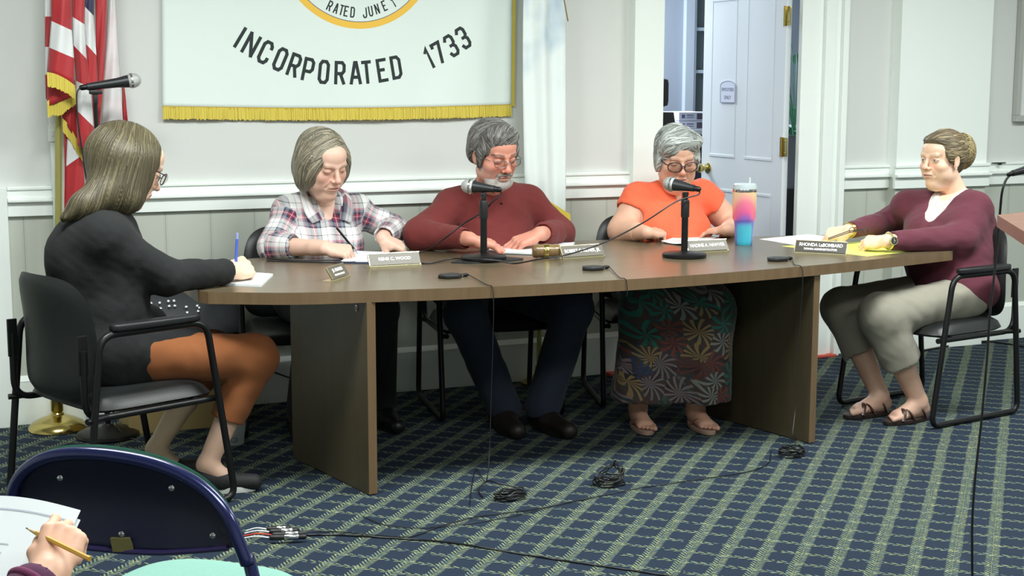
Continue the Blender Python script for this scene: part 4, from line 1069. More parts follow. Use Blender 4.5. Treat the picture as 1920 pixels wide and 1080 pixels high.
# back panel between the tube sides
inner = top_pts
cen = sum(inner, Vector())/len(inner)
bl = [at_f(60, 1004, 2.91), at_f(110, 1018, 2.88), at_f(165, 1027, 2.86), at_f(230, 1034, 2.84), at_f(300, 1037, 2.82), at_f(370, 1033, 2.79), at_f(443, 1026, 2.76)]
topl = spline(inner[1:-1], 3)
def resample(P, n):
    d = [0]
    for a, b in zip(P[:-1], P[1:]): d.append(d[-1]+(b-a).length)
    out_ = []
    for i in range(n):
        s = d[-1]*i/(n-1); j = max(0, min(len(P)-2, next((k for k in range(len(d)-1) if d[k+1] >= s-1e-9), len(P)-2)))
        f_ = (s-d[j])/max(1e-9, d[j+1]-d[j]); out_.append(P[j].lerp(P[j+1], f_))
    return out_
N_ = 30; TP = resample(topl, N_+1); BP = resample([inner[1].lerp(bl[0], .0)] + [at_f(26, 975, 2.92)] + bl, N_+1)
fwdv = Vector((_sy, _cy, 0)); vn = fwdv
mb = MB()
mb.grid(N_, 12, lambda u, v: TP[round(u*N_)].lerp(BP[round(u*N_)], v) + vn*(.022*math.sin(PI*v)*math.sin(PI*u)))
o = mb.build('back_panel', BLUEB, fc, 180); so = o.modifiers.new('s', 'SOLIDIFY'); so.thickness = .003
mb = MB(); mb.tube([BP[i] for i in range(2, N_)], .006, 8); mb.build('panel_lip', mat('navy_lip', (52, 44, 92), .4, .3), fc, 60)
mb = MB()
mb.grid(N_, 12, lambda u, v: TP[round(u*N_)].lerp(BP[round(u*N_)], v*.92) + vn*(.030 + .022*math.sin(PI*v)*math.sin(PI*u) + .016*max(0, math.sin(PI*v)*math.sin(PI*u))**.4) + Vector((0, 0, .010*(1-v))))
mb.grid(N_, 12, lambda u, v: TP[round(u*N_)].lerp(BP[round(u*N_)], v*.92) + vn*(.012 + .022*math.sin(PI*v*.92)*math.sin(PI*u)) + Vector((0, 0, .010*(1-v))))
mb.build('back_cushion', TEAL, fc, 180)
for (px, py, D) in ((113, 896, 2.878), (322, 915, 2.80), (228, 1001, 2.845), (399, 1004, 2.775)):
    p = at_f(px, py, D-.004); q = (-fwdv).to_track_quat('Z', 'Y').to_matrix().to_4x4()
    o = MB().lathe([(.0055, 0), (.0055, .002), (.003, .004), (.001, .0042)], M=Matrix.Translation(p) @ q, n=14).build('rivet', CHROME, fc, 50)
# small square number plate window at the lower edge
k = MB(); P4 = [at_f(208, 1008, 2.842), at_f(243, 1008, 2.838), at_f(252, 1033, 2.838), at_f(213, 1033, 2.842)]
k.add([p - fwdv*.006 for p in P4] + [p + fwdv*.003 for p in P4], [(0, 1, 2, 3), (4, 7, 6, 5), (0, 4, 5, 1), (1, 5, 6, 2), (2, 6, 7, 3), (3, 7, 4, 0)]); k.build('number_tag', mat('olive_tag', (110, 106, 62), .5), fc)
# seat pan and cushion in front of the back
sc_ = at_z(378, 1075, .455); axr = (lowr-lowl); axr.z = 0; axr = axr.normalized(); axf = Vector((-axr.y, axr.x, 0))
c0 = (lowl+lowr)/2; c0.z = 0; so_ = c0 + axf*.185
def seatf(zt, infl):
    def g(u, v):
        a = (u-.5)*2; b = (v-.5)*2; k = (abs(a)**3.2+abs(b)**3.2)**(1/3.2) if (a or b) else 1; m_ = max(abs(a), abs(b)); s = m_/k if k > 1e-6 else 1
        e = max(0, 1-m_**6)**.5
        p = so_ + axr*(a*s*.205) + axf*(b*s*.205); return Vector((p.x, p.y, zt + infl*e))
    return g
mb = MB(); mb.grid(20, 20, seatf(.428, .022)); mb.grid(20, 20, seatf(.428, -.006)); mb.build('seat_cushion', TEAL, fc, 180)
mb = MB(); mb.grid(16, 16, lambda u, v: seatf(.416, .004)(u, v)); mb.grid(16, 16, lambda u, v: seatf(.416, -.010)(u, v)); mb.build('seat_pan', BLUE, fc, 180)
for s in (-1, 1):
    a = so_ + axr*(s*.205); MB().tube([a - axf*.19 + Vector((0, 0, .41)), a + axf*.10 + Vector((0, 0, .40)), a + axf*.30 + Vector((0, 0, .012))], .0115, 10).build('front_leg', BLUE, fc, 60)
DSC[0] = 1.0
# ================================================================= SMOOTH SOLID MODELLING (distance fields meshed to one surface)
def V3(p): return np.array([p[0], p[1], p[2]], dtype=np.float64)
def smin(a, b, k):
    if k <= 0: return np.minimum(a, b)
    h = np.clip(.5 + .5*(b-a)/k, 0, 1); return b*(1-h) + a*h - k*h*(1-h)
class SD:
    def __init__(s): s.p = []; s.forks = []; s.fk = .006; s.disp = None
    def cone(s, a, b, ra, rb, k=.015, op=1, tag=None):
        a, b = V3(a), V3(b); s.p.append(('c', (a, b, ra, rb), k, op, (a+b)/2, np.linalg.norm(b-a)/2 + max(ra, rb), tag)); return s
    def chain(s, pts, rs, k=.01, op=1, tag=None):
        for i in range(len(pts)-1): s.cone(pts[i], pts[i+1], rs[i], rs[i+1], k, op, tag)
        return s
    def ell(s, c, r, R=None, k=.02, op=1, tag=None):
        s.p.append(('e', (V3(c), V3(r), None if R is None else np.array(R)), k, op, V3(c), max(r), tag)); return s
    def box(s, c, h, rd, R=None, k=.01, op=1, tag=None):
        s.p.append(('b', (V3(c), V3(h), rd, None if R is None else np.array(R)), k, op, V3(c), float(np.linalg.norm(h)), tag)); return s
    def fork(s, sd): s.forks.append(sd); return s
    @staticmethod
    def d1(pr, P):
        t, q = pr[0], pr[1]
        if t == 'c':
            a, b, ra, rb = q; ba = b-a; l2 = max(1e-12, ba@ba); pa = P-a
            h = np.clip((pa@ba)/l2, 0, 1); return np.linalg.norm(pa - h[:, None]*ba, axis=1) - (ra + (rb-ra)*h)
        if t == 'e':
            c, r, R = q; L = P-c
            if R is not None: L = L@R
            k0 = np.linalg.norm(L/r, axis=1); k1 = np.linalg.norm(L/(r*r), axis=1); return k0*(k0-1)/np.maximum(k1, 1e-9)
        c, h, rd, R = q; L = P-c
        if R is not None: L = L@R
        w = np.abs(L) - (h-rd); return np.linalg.norm(np.maximum(w, 0), axis=1) + np.minimum(w.max(axis=1), 0) - rd
    def ev(s, P, prims=None, forks=True):
        d = np.full(len(P), 1.0); first = True
        for pr in (s.p if prims is None else prims):
            e = SD.d1(pr, P)
            if pr[3] > 0: d = e if first else smin(d, e, pr[2]); first = False
            else: d = -smin(-d, e, pr[2])
        if s.forks and forks:
            base = d; out_ = base
            for f in s.forks: out_ = np.minimum(out_, smin(base, f.ev(P), s.fk))
            d = out_
        if s.disp is not None: d = d + s.disp(P)
        return d
    def allp(s):
        a = list(s.p)
        for f in s.forks: a += f.p
        return a
    def bounds(s, m=.02):
        lo = np.full(3, 1e9); hi = -lo
        for pr in s.allp():
            if pr[3] > 0:
                if pr[0] == 'c':
                    a, b, ra, rb = pr[1]; r = max(ra, rb); lo = np.minimum(lo, np.minimum(a, b)-r); hi = np.maximum(hi, np.maximum(a, b)+r)
                else: lo = np.minimum(lo, pr[4]-pr[5]); hi = np.maximum(hi, pr[4]+pr[5])
        return lo-m, hi+m
    def field(s, h):
        lo, hi = s.bounds(.012 + h*2); n = np.ceil((hi-lo)/h).astype(int)+1
        F = np.full(n, .5, dtype=np.float32); B = 12
        hd = h*B*math.sqrt(3)/2
        for i in range(0, n[0], B):
            for j in range(0, n[1], B):
                for k in range(0, n[2], B):
                    e = np.minimum([i+B, j+B, k+B], n); c = lo + h*(np.array([i, j, k]) + e - 1)/2
                    act = [pr for pr in s.p if np.linalg.norm(c-pr[4]) - pr[5] - hd < (.04 + pr[2] if pr[3] > 0 else .03 + pr[2])]
                    fk = [f for f in s.forks if any(np.linalg.norm(c-pr[4]) - pr[5] - hd < .03 for pr in f.p)]
                    if not any(a[3] > 0 for a in act) and not fk: continue
                    g = np.stack(np.meshgrid(lo[0]+h*np.arange(i, e[0]), lo[1]+h*np.arange(j, e[1]), lo[2]+h*np.arange(k, e[2]), indexing='ij'), -1).reshape(-1, 3)
                    q = SD(); q.p = act; q.forks = fk; q.fk = s.fk; q.disp = s.disp
                    if not any(a[3] > 0 for a in act): q.p = []
                    F[i:e[0], j:e[1], k:e[2]] = q.ev(g).reshape(e-np.array([i, j, k]))
        return F, lo
    def mesh(s, h):
        F, lo = s.field(h); S = F < 0
        m = np.zeros(np.array(F.shape)-1, dtype=np.int8)
        for a in (0, 1):
            for b in (0, 1):
                for c in (0, 1): m += S[a:S.shape[0]-1+a, b:S.shape[1]-1+b, c:S.shape[2]-1+c]
        act = (m > 0) & (m < 8); idx = np.argwhere(act); ids = np.full(act.shape, -1, dtype=np.int64); ids[act] = np.arange(len(idx))
        ps = np.zeros((len(idx), 3)); cnt = np.zeros(len(idx))
        for ax in range(3):
            o1, o2 = [(1, 2), (0, 2), (0, 1)][ax]
            for u in (0, 1):
                for v in (0, 1):
                    a = idx.copy(); a[:, o1] += u; a[:, o2] += v; b = a.copy(); b[:, ax] += 1
                    fa = F[a[:, 0], a[:, 1], a[:, 2]]; fb = F[b[:, 0], b[:, 1], b[:, 2]]; cr = (fa < 0) != (fb < 0)
                    t = np.where(cr, fa/np.where(cr, fa-fb, 1), 0); p = a.astype(float); p[:, ax] += t
                    ps[cr] += p[cr]; cnt[cr] += 1
        verts = lo + h*ps/np.maximum(cnt, 1)[:, None]
        quads = []
        for ax in range(3):
            o1, o2 = [(1, 2), (2, 0), (0, 1)][ax]
            sl_a = [slice(None)]*3; sl_b = [slice(None)]*3; sl_a[ax] = slice(0, -1); sl_b[ax] = slice(1, None)
            cr = S[tuple(sl_a)] != S[tuple(sl_b)]; e = np.argwhere(cr)
            ok = (e[:, o1] > 0) & (e[:, o2] > 0) & (e[:, o1] < act.shape[o1]) & (e[:, o2] < act.shape[o2]); e = e[ok]
            ins = S[e[:, 0], e[:, 1], e[:, 2]]
            def cid(d1, d2):
                q = e.copy(); q[:, o1] += d1; q[:, o2] += d2; return ids[q[:, 0], q[:, 1], q[:, 2]]
            q = np.stack([cid(-1, -1), cid(0, -1), cid(0, 0), cid(-1, 0)], 1)
            q = np.where(ins[:, None], q, q[:, ::-1]); quads.append(q[(q >= 0).all(1)])
        return verts, np.concatenate(quads)
    def nearest_tags(s, P):
        best = np.full(len(P), 9.); tg = np.full(len(P), -1)
        tags = []
        for pr in s.allp():
            if pr[3] > 0 and pr[6] is not None:
                e = SD.d1(pr, P); w_ = e < best
                best = np.where(w_, e, best); tags.append(pr[6]); tg[w_] = len(tags)-1
        return tg, tags

class Skin:
    """collects several surfaces into ONE mesh object, with colour and pattern coordinates per vertex"""
    def __init__(s): s.v = []; s.f = []; s.c = []; s.u = []; s.n = 0
    def add(s, v, f, c, u=None):
        s.v.append(v); s.f.append(f+s.n); c = np.asarray(c, dtype=np.float64)
        s.c.append(np.tile(c, (len(v), 1)) if c.ndim == 1 else c); s.u.append(np.zeros((len(v), 3)) if u is None else u); s.n += len(v)
    def addmb(s, mb):
        """mesh-builder pieces (quads and others are triangulated as needed)"""
        s.extra = getattr(s, 'extra', []); s.extra.append((mb, s.n)); n = len(mb.v)
        s.v.append(np.array(mb.v)); s.c.append(np.array(mb.col, dtype=float)); s.u.append(np.zeros((n, 3))); s.n += n
    def build(s, name, m, parent):
        v = np.concatenate(s.v); f = np.concatenate(s.f) if s.f else np.zeros((0, 4), int)
        me = bpy.data.meshes.new(name)
        polys = f.tolist()
        for mb, o in getattr(s, 'extra', []): polys += [[i+o for i in q] for q in mb.f]
        me.from_pydata(v.tolist(), [], polys)
        me.materials.append(m)
        a = me.attributes.new('Col', 'FLOAT_COLOR', 'POINT'); c = np.concatenate(s.c)
        a.data.foreach_set('color', np.concatenate([c, np.ones((len(c), 1))], 1).astype(np.float32).ravel())
        a = me.attributes.new('pc', 'FLOAT_VECTOR', 'POINT'); a.data.foreach_set('vector', np.concatenate(s.u).astype(np.float32).ravel())
        me.polygons.foreach_set('use_smooth', [True]*len(me.polygons)); me.update()
        o = bpy.data.objects.new(name, me); COL.objects.link(o); o.parent = parent; return o
def L3(c): return np.array(lin(c)[:3])
def g3(P, c, r): return np.exp(-(((P-np.array(c))/np.array(r))**2).sum(1))
def wav(P, seed, f, n=4):
    r = np.random.RandomState(seed); o = 0
    for i in range(n):
        d = r.normal(size=3); d /= np.linalg.norm(d); o = o + np.sin(P@d*f*(1+.5*i) + r.uniform(0, 6) + 1.5*np.sin(P@np.roll(d, 1)*f*.6))/(1+.4*i)
    return o/n

SKINM = mat('skin', (220, 170, 145), .5, attr=True, sss=.12, bump=(350, .08))
HAIRM = mat('hair', (120, 100, 80), .48, attr=True, noise=(1.0, .14), stretch=(90, 90, 40), bump=(2.0, .15))
def cloth(name, c, **k):
    d = dict(rough=.92, sheen=.05, bump=(420, .25)); d.update(k); return mat(name, c, d.pop('rough'), **d)

# ---------------------------------------------------------------- head
def head_sd(q, neck_l, nr):
    """q: dict of face parameters; local frame x right, y forward, z up, origin between the ears"""
    J, CH, FT, NS = q.get('jaw', 1), q.get('cheek', 1), q.get('fat', 0), q.get('nose', 1)
    s = SD()
    s.ell((0, -.018, .030), (.073, .094, .084), k=.02)
    s.ell((0, .028, -.018), (.062*(1+.1*(J-1)), .060, .088), k=.025)
    s.ell((0, .050, .045), (.056, .042, .044), k=.02)
    s.ell((0, .030, -.070), (.050*J, .048, .040), k=.02)
    s.ell((0, .070, -.100), (.024*J, .018, .018), k=.018)
    for x in (-1, 1):
        s.ell((x*.040, .052, -.030), (.026*CH, .028*CH, .026), k=.018)
        s.ell((x*.047*J, .012, -.068), (.018, .034, .026), k=.02)
        if FT: s.ell((x*.043, .042, -.064), (.022*FT, .024, .028*FT), k=.02)
    if FT: s.ell((0, .035, -.115), (.046*FT, .042, .030*FT), k=.025)
    s.cone((-.040, .080, .022), (-.010, .088, .019), .0075, .006, .012); s.cone((.040, .080, .022), (.010, .088, .019), .0075, .006, .012)
    for x in (-1, 1): s.ell((x*.032, .099, .002), (.019, .014, .013), k=.010, op=-1)
    for x in (-1, 1): s.ell((x*.0315, .0750, .001), (.0155, .0150, .0120), k=.006)
    s.cone((0, .086, .014), (0, .103*1.0+.004*NS, -.026), .0068, .0088*NS, .009)
    s.ell((0, .107+.003*NS, -.030), (.0115*NS, .0115, .0095*NS), k=.007)
    for x in (-1, 1): s.ell((x*.0125*NS, .098, -.034), (.0075*NS, .010, .0070), k=.005)
    for x in (-1, 1): s.ell((x*.0065, .106, -.0415), (.0036, .006, .003), k=.003, op=-1)
    s.ell((0, .074, -.060), (.032, .024, .030), k=.016)
    s.ell((0, .0935, -.0590), (.0220, .0080, .0058), k=.006); s.ell((0, .0925, -.0700), (.0185, .0085, .0064), k=.005)
    s.cone((-.022, .088, -.0660), (0, .103, -.0645), .0012, .0022, .003, op=-1); s.cone((.022, .088, -.0660), (0, .103, -.0645), .0012, .0022, .003, op=-1)
    for x in (-1, 1): s.cone((x*.020, .094, -.040), (x*.031, .082, -.066), .0016, .0022, .008, op=-1)
    if not q.get('noear'):
        for x in (-1, 1):
            s.ell((x*.0755, -.008, -.006), (.0075, .0175, .030), k=.006); s.ell((x*.083, -.004, -.004), (.005, .0095, .019), k=.004, op=-1)
            s.ell((x*.074, -.002, -.030), (.006, .008, .009), k=.006)
    s.cone((0, -.012, -.055), neck_l, nr*.95, nr*1.08, .025)
    return s
def head_cols(P, q):
    sk = L3(q['skin']); red = L3(q.get('blush', (206, 120, 100))); c = np.tile(sk, (len(P), 1))
    def mixc(m, col, a):
        nonlocal c; w_ = np.clip(m*a, 0, 1)[:, None]; c = c*(1-w_) + col*w_
    fr = P[:, 1] > .02
    ax = np.abs(P[:, 0]); Q = P.copy(); Q[:, 0] = ax
    b = q.get('bl', .5)
    mixc(g3(Q, (.038, .07, -.030), (.022, .04, .022)), red, b); mixc(g3(P, (0, .115, -.030), (.016, .02, .016)), red, b*1.1); mixc(g3(P, (0, .07, -.105), (.02, .03, .015)), red, b*.5)
    mixc(g3(P, (0, .097, -.0645), (.021, .02, .0095))*fr, L3(q.get('lips', (176, 104, 96))), .9)
    mixc((np.abs(P[:, 2]+.0650) < .0016)*(ax < .0225)*(P[:, 1] > .07), L3((96, 52, 48)), .8)
    # brows
    zb = .0235 + .004*np.clip((ax-.018)/.02, 0, 1) - .006*np.clip((ax-.040)/.014, 0, 1)
    mixc(np.exp(-((P[:, 2]-zb)/.0042)**2)*(ax > .013)*(ax < .054)*(P[:, 1] > .05), L3(q.get('brow', (110, 90, 74))), q.get('browa', .7))
    # eyes
    ex = (ax-.0315); ey = P[:, 1] > .068
    sh = g3(Q, (.0315, .085, .006), (.020, .02, .009)); mixc(sh*ey, L3(q.get('lid', (170, 116, 100))), .45)
    mixc(g3(Q, (.030, .085, -.012), (.016, .02, .004))*ey, L3(q.get('lid', (170, 116, 100))), .35)
    if q.get('open'):
        up = .0042 - 22*ex**2; lo_ = -.0034 + 14*ex**2
        eye = (P[:, 2] < up+.001)*(P[:, 2] > lo_+.001)*(np.abs(ex) < .0145)*ey
        mixc(eye*1.0, L3((216, 210, 204)), 1.0)
        gx = q.get('gaze', 0.0); iris = np.exp(-(((P[:, 0]-np.sign(P[:, 0])*.0315-gx)**2 + (P[:, 2]-.0012)**2)/.0046**2)**2)
        mixc(iris*eye, L3((64, 62, 58)), 1.0)
        mixc(np.exp(-((P[:, 2]-up-.0012)/.0014)**2)*(np.abs(ex) < .016)*ey, L3((70, 50, 44)), .9)
    else:
        lz = -.0045 + 14*ex**2
        mixc(np.exp(-((P[:, 2]-lz)/.0015)**2)*(np.abs(ex) < .0165)*ey, L3((84, 58, 50)), .85)
    if q.get('stubble'):
        m = 1/(1+np.exp((P[:, 2]+.052 + .9*np.clip(ax-.03, 0, .03)*-1)/.006)); mixc(m*(P[:, 1] > -.01)*(P[:, 2] > -.13), L3(q['stubble']), .40)
    c = c*(1 + .04*wav(P, 3, 160)[:, None])
    return np.clip(c, 0, 1)

def frame(yaw, pitch, roll=0.0):
    return Matrix.Rotation(R_(yaw-90), 3, 'Z') @ Matrix.Rotation(R_(-pitch), 3, 'X') @ Matrix.Rotation(R_(roll), 3, 'Y')
class Head:
    def __init__(s, c, yaw, pitch, roll, sc=1.0):
        s.c = Vector(c); s.R = frame(yaw, pitch, roll); s.sc = sc; s.Rn = np.array(s.R); s.M = Matrix.Translation(s.c) @ (s.R*sc).to_4x4()
    def w(s, P): return (np.asarray(P)*s.sc)@s.Rn.T + np.array(s.c)
    def l(s, p): return (s.R.transposed() @ (Vector(p)-s.c))/s.sc
    def lv(s, v): return s.R.transposed() @ Vector(v)

# ---------------------------------------------------------------- hands and arms
FING = [(.028, .086, (.040, .025, .021), .0086), (.0085, .091, (.045, .028, .022), .0086), (-.0115, .086, (.041, .026, .021), .0082), (-.029, .077, (.032, .020, .018), .0074)]
def hand_sd(s, wrist, dirv, up, side, curls, spread=(.10, .02, -.06, -.16), thumb=None, sc=1.0, fr=1.0, wr=.026):
    """adds a hand to SD s; side +1 right, -1 left; curls = 4 x (mcp, pip, dip) degrees"""
    X = Vector(dirv).normalized(); Z = Vector(up); Z = (Z - X*Z.dot(X)).normalized(); Y = Z.cross(X)
    W0 = Vector(wrist)
    T = lambda p: W0 + (X*p[0] + Y*p[1]*side + Z*p[2])*sc
    tips = []
    for i, (y, x, L, r) in enumerate(FING):
        s.cone(T((0.0, y*.50, 0)), T((x, y, 0)), .0165*sc if i in (1, 2) else .0150*sc, .0118*sc, .012)
    s.cone(T((.02, .018, -.010)), T((.045, .030, -.012)), .016*sc, .012*sc, .012)
    s.ell(T((.040, -.020, -.008)), (.022*sc, .016*sc, .014*sc), k=.012)
    for i, (y, x, L, r) in enumerate(FING):
        f = SD(); a = 0; p = (x, y); cur = Vector((x, y, 0)); sp = spread[i]; pts = [cur*1.0]; rr = [r*1.16*sc*fr]
        f_pts = [T(cur - Vector((.02, 0, .002)))]; f_r = [.0100*sc*fr]
        for j in range(3):
            a += R_(curls[i][j]); d = Vector((math.cos(a)*math.cos(sp), math.cos(a)*math.sin(sp), -math.sin(a)))
            f_pts.append(T(cur)); f_r.append((r*(1.10-.06*j))*sc*fr)
            f_pts.append(T(cur + d*L[j]*.5)); f_r.append(r*(.98-.07*j)*sc*fr)
            cur = cur + d*L[j]
        f_pts.append(T(cur)); f_r.append(r*.76*sc*fr)
        f.chain(f_pts, f_r, .003); s.fork(f)
        nd = Vector((math.sin(a)*math.cos(sp), math.sin(a)*math.sin(sp), math.cos(a))); tips.append(T(cur + nd*r*.8 - d*.004))
    th = thumb or [(.018, .022, -.010), (.046, .046, -.018), (.072, .060, -.022), (.095, .066, -.026)]
    f = SD(); f.chain([T(p) for p in th], [.0165*sc, .0130*sc*fr, .0112*sc*fr, .0082*sc*fr], .006); s.fork(f); tips.append(T(Vector(th[3]) + Vector((-.002, 0, .006))))
    s.fk = .009
    return tips
def skin_cols(P, q, tips=()):
    c = np.tile(L3(q['skin']), (len(P), 1)); red = L3(q.get('blush', (206, 120, 100)))
    m = np.zeros(len(P)); n_ = np.zeros(len(P))
    for t in tips:
        d = np.linalg.norm(P-V3(t), axis=1); m = np.maximum(m, np.exp(-(d/.020)**2)*.35); n_ = np.maximum(n_, (d < .0052)*.55)
    c = c*(1-m[:, None]) + red*m[:, None]; c = c*(1-n_[:, None]) + L3((236, 200, 186))*n_[:, None]
    return np.clip(c*(1 + .05*wav(P, 5, 90)[:, None]), 0, 1)
def ik(a, c, l1, l2, hint):
    a, c = Vector(a), Vector(c); d = c-a; L = min(d.length, (l1+l2)*.999); u = d.normalized()
    x = (l1*l1 - l2*l2 + L*L)/(2*L); h = math.sqrt(max(0, l1*l1-x*x)); n = Vector(hint) - u*Vector(hint).dot(u); return a + u*x + n.normalized()*h

def torso_sd(s, pel, nk, shR, shL, w, d, belly=.0, bust=0.0, sk=0.0, tag='torso', bz=.15, bf=0.0, hipw=1.0):
    """s: SD; w half width; d half depth; sk: shrink"""
    pel, nk, shR, shL = Vector(pel), Vector(nk), Vector(shR), Vector(shL)
    up = (nk-pel).normalized(); rt = (shR-shL); rt = (rt - up*rt.dot(up)).normalized(); fw = up.cross(rt).normalized()
    R = np.array([[rt.x, fw.x, up.x], [rt.y, fw.y, up.y], [rt.z, fw.z, up.z]]); H = (nk-pel).length
    e = sk
    s.ell(pel + up*.02, (w*1.02*hipw-e, d*1.0-e, .12-e), R, .05, tag=tag)
    s.ell(pel + up*H*.36 + fw*(belly*.5), (w*.92+belly*.35-e, d*.95+belly*.6-e, .17-e), R, .06, tag=tag)
    s.ell(pel + up*H*.66 + fw*.005, (w*.98-e, d*.90-e, .16-e), R, .05, tag=tag)
    s.cone(shR, shL, .062-e, .062-e, .05, tag=tag)
    for q_ in (shR, shL): s.cone(q_ + up*.012, nk - up*.015, .050-e, .052-e, .04, tag=tag)
    if bust:
        for x in (-1, 1): s.ell(pel + up*H*.60 + rt*(x*w*.46) + fw*(d*.62 + bf), (bust-e*.5, bust*.85-e*.5, bust*.95-e*.5), R, .045, tag=tag)
    return up, rt, fw, R

# ---------------------------------------------------------------- hair locks
def make_locks(sk, sd, starts, dirf, steps, ds, off, r0, pal, seed=0, curl=0.0, flat=.55, jit=.12, lenv=.25):
    rnd = np.random.RandomState(seed); P = np.array(starts, dtype=float); N = len(P)
    def proj(P, it=2):
        for _ in range(it):
            d = sd.ev(P); e = 2e-3; G = np.stack([sd.ev(P+np.array(v)*e) - sd.ev(P-np.array(v)*e) for v in ((1, 0, 0), (0, 1, 0), (0, 0, 1))], 1)
            G /= np.maximum(np.linalg.norm(G, axis=1), 1e-6)[:, None]; P = P - G*(d-off)[:, None]
        return P, G
    P, G = proj(P, 4); tr = [P.copy()]; ns = [G.copy()]; jt = rnd.normal(size=(N, 3))*jit; ph = rnd.uniform(0, 6, N)
    for j in range(steps):
        D = dirf(P, j/steps) + jt; D = D - G*(D*G).sum(1)[:, None]*.8; D /= np.maximum(np.linalg.norm(D, axis=1), 1e-6)[:, None]
        if curl: S_ = np.cross(D, G); D = D + S_*(curl*np.sin(ph + j*1.1))[:, None] + G*(curl*.7*np.cos(ph+j*1.1))[:, None]
        P = P + D*ds; P, G = proj(P, 1); tr.append(P.copy()); ns.append(G.copy())
    pal = np.array([L3(c) for c in pal]); TR = np.stack(tr, 1); S_n = TR.shape[1]; K = 5      # N x S x 3
    T = np.zeros_like(TR); T[:, 1:-1] = TR[:, 2:] - TR[:, :-2]; T[:, 0] = TR[:, 1]-TR[:, 0]; T[:, -1] = TR[:, -1]-TR[:, -2]
    T /= np.maximum(np.linalg.norm(T, axis=2), 1e-9)[..., None]; NS = np.stack(ns, 1)
    B = np.cross(T, NS); B /= np.maximum(np.linalg.norm(B, axis=2), 1e-9)[..., None]; A = np.cross(B, T)
    last = np.maximum(4, (steps*(1-lenv*rnd.rand(N)))).astype(int)
    jj = np.arange(S_n)[None, :]; cl = np.minimum(jj, last[:, None])
    rr = r0*(.30 + .70*np.sin(PI*np.minimum(1, (cl+.6)/(last[:, None]+.6))**.8)) * np.where(jj >= last[:, None], .02, 1)
    rr = rr*(1 + .25*rnd.normal(size=N))[:, None].clip(.5, 1.6)
    idx = np.arange(N)[:, None]; TR = TR[idx, cl]; A = A[idx, cl]; B = B[idx, cl]
    an = 2*PI*np.arange(K)/K
    V = TR[:, :, None, :] + rr[:, :, None, None]*(np.cos(an)[None, None, :, None]*B[:, :, None, :] + flat*np.sin(an)[None, None, :, None]*A[:, :, None, :])
    base = (np.arange(N)*S_n*K)[:, None, None]; q = np.arange(S_n-1)[None, :, None]; k = np.arange(K)[None, None, :]; k2 = (k+1) % K
    F = np.stack([base+q*K+k, base+q*K+k2, base+(q+1)*K+k2, base+(q+1)*K+k], -1).reshape(-1, 4)
    c = pal[rnd.randint(len(pal), size=N)]*(1+rnd.normal(size=N)*.07)[:, None]; c = np.clip(np.repeat(c, S_n*K, axis=0), 0, 1)
    return V.reshape(-1, 3), F, c
def sample_surface(sd, h, cond, n, seed):
    v, f = sd.mesh(h); m = cond(v); v = v[m]; r = np.random.RandomState(seed); return v[r.choice(len(v), min(n, len(v)), replace=False)]

def glasses(parent, hd, col, rim, w=.024, hgt=.017, y=.104, z=.001, lens_c=(220, 225, 225), shape=2.6, half=False, name='glasses'):
    g = bpy.data.objects.new(name, None)
    mb = MB(); T = lambda p: hd.M @ Vector(p)
    for x in (-1, 1):
        pts = []
        for i in range(24):
            a = 2*PI*i/24; ca, sa = math.cos(a), math.sin(a); k = (abs(ca)**shape + abs(sa)**shape)**(-1/shape)
            xx = x*.033 + w*ca*k; zz = z + hgt*sa*k*(1 if sa > 0 else 1.05); pts.append(T((xx, y - 1.6*xx*xx*2, zz)))
        mb.tube(pts, rim, 6, closed=True)
        mb.tube([T((x*.056, y-.010, z+.007)), T((x*.068, y-.020, z+.008)), T((x*.0765, .03, z+.007)), T((x*.078, -.01, z+.004)), T((x*.076, -.022, z-.010))], rim*1.0, 6)
    mb.tube([T((-.0105, y, z+.004)), T((0, y+.004, z+.006)), T((.0105, y, z+.004))], rim, 6)
    o = mb.build(name, col, parent, 60)
    lm = mat('lens_glass', (235, 238, 238), .05, trans=1.0, spec=.5)
    for x in (-1, 1):
        m2 = MB(); pts = [T((x*.033 + (w-.001)*math.cos(2*PI*i/20)*(abs(math.cos(2*PI*i/20))**shape+abs(math.sin(2*PI*i/20))**shape)**(-1/shape), y-.0035, z + (hgt-.001)*math.sin(2*PI*i/20)*(abs(math.cos(2*PI*i/20))**shape+abs(math.sin(2*PI*i/20))**shape)**(-1/shape))) for i in range(20)]
        fw = hd.R @ Vector((0, 1, 0)); m2.add(pts + [p+fw*.0008 for p in pts], [tuple(range(20))[::-1], tuple(range(20, 40))] + [(i, (i+1) % 20, (i+1) % 20+20, i+20) for i in range(20)])
        m2.build('lens', lm, o)
    return o
def uvmap(P, sd, refs):
    """pattern coordinates: torso by (x, z); limbs by angle and length along the limb"""
    tg, tags = sd.nearest_tags(P); U = np.zeros((len(P), 3)); U[:, 0] = P@V3(refs['x']); U[:, 1] = P@V3(refs['z'])
    for i, t in enumerate(tags):
        if isinstance(t, tuple) and t[0] == 'limb':
            a, b, off = V3(t[1]), V3(t[2]), t[3]; u = (b-a)/np.linalg.norm(b-a); m = tg == i
            q = P[m]-a; s_ = q@u; rad = q - s_[:, None]*u; e1 = np.cross(u, V3((.13, .9, .2))); e1 /= np.linalg.norm(e1); e2 = np.cross(u, e1)
            ang = np.arctan2(rad@e1, rad@e2); U[m, 0] = ang*t[4]; U[m, 1] = s_+off
    return U
def sd_part(name, sd, h, m, parent, col=(1, 1, 1), uv=None, label=None):
    v, f = sd.mesh(h); s = Skin(); s.add(v, f, col if not callable(col) else col(v), uv(v) if uv else None); o = s.build(name, m, parent)
    if label: o['label'] = label
    return o
def rotz(v, a):
    c, s = math.cos(a), math.sin(a); return Vector((v[0]*c - v[1]*s, v[0]*s + v[1]*c, v[2]))
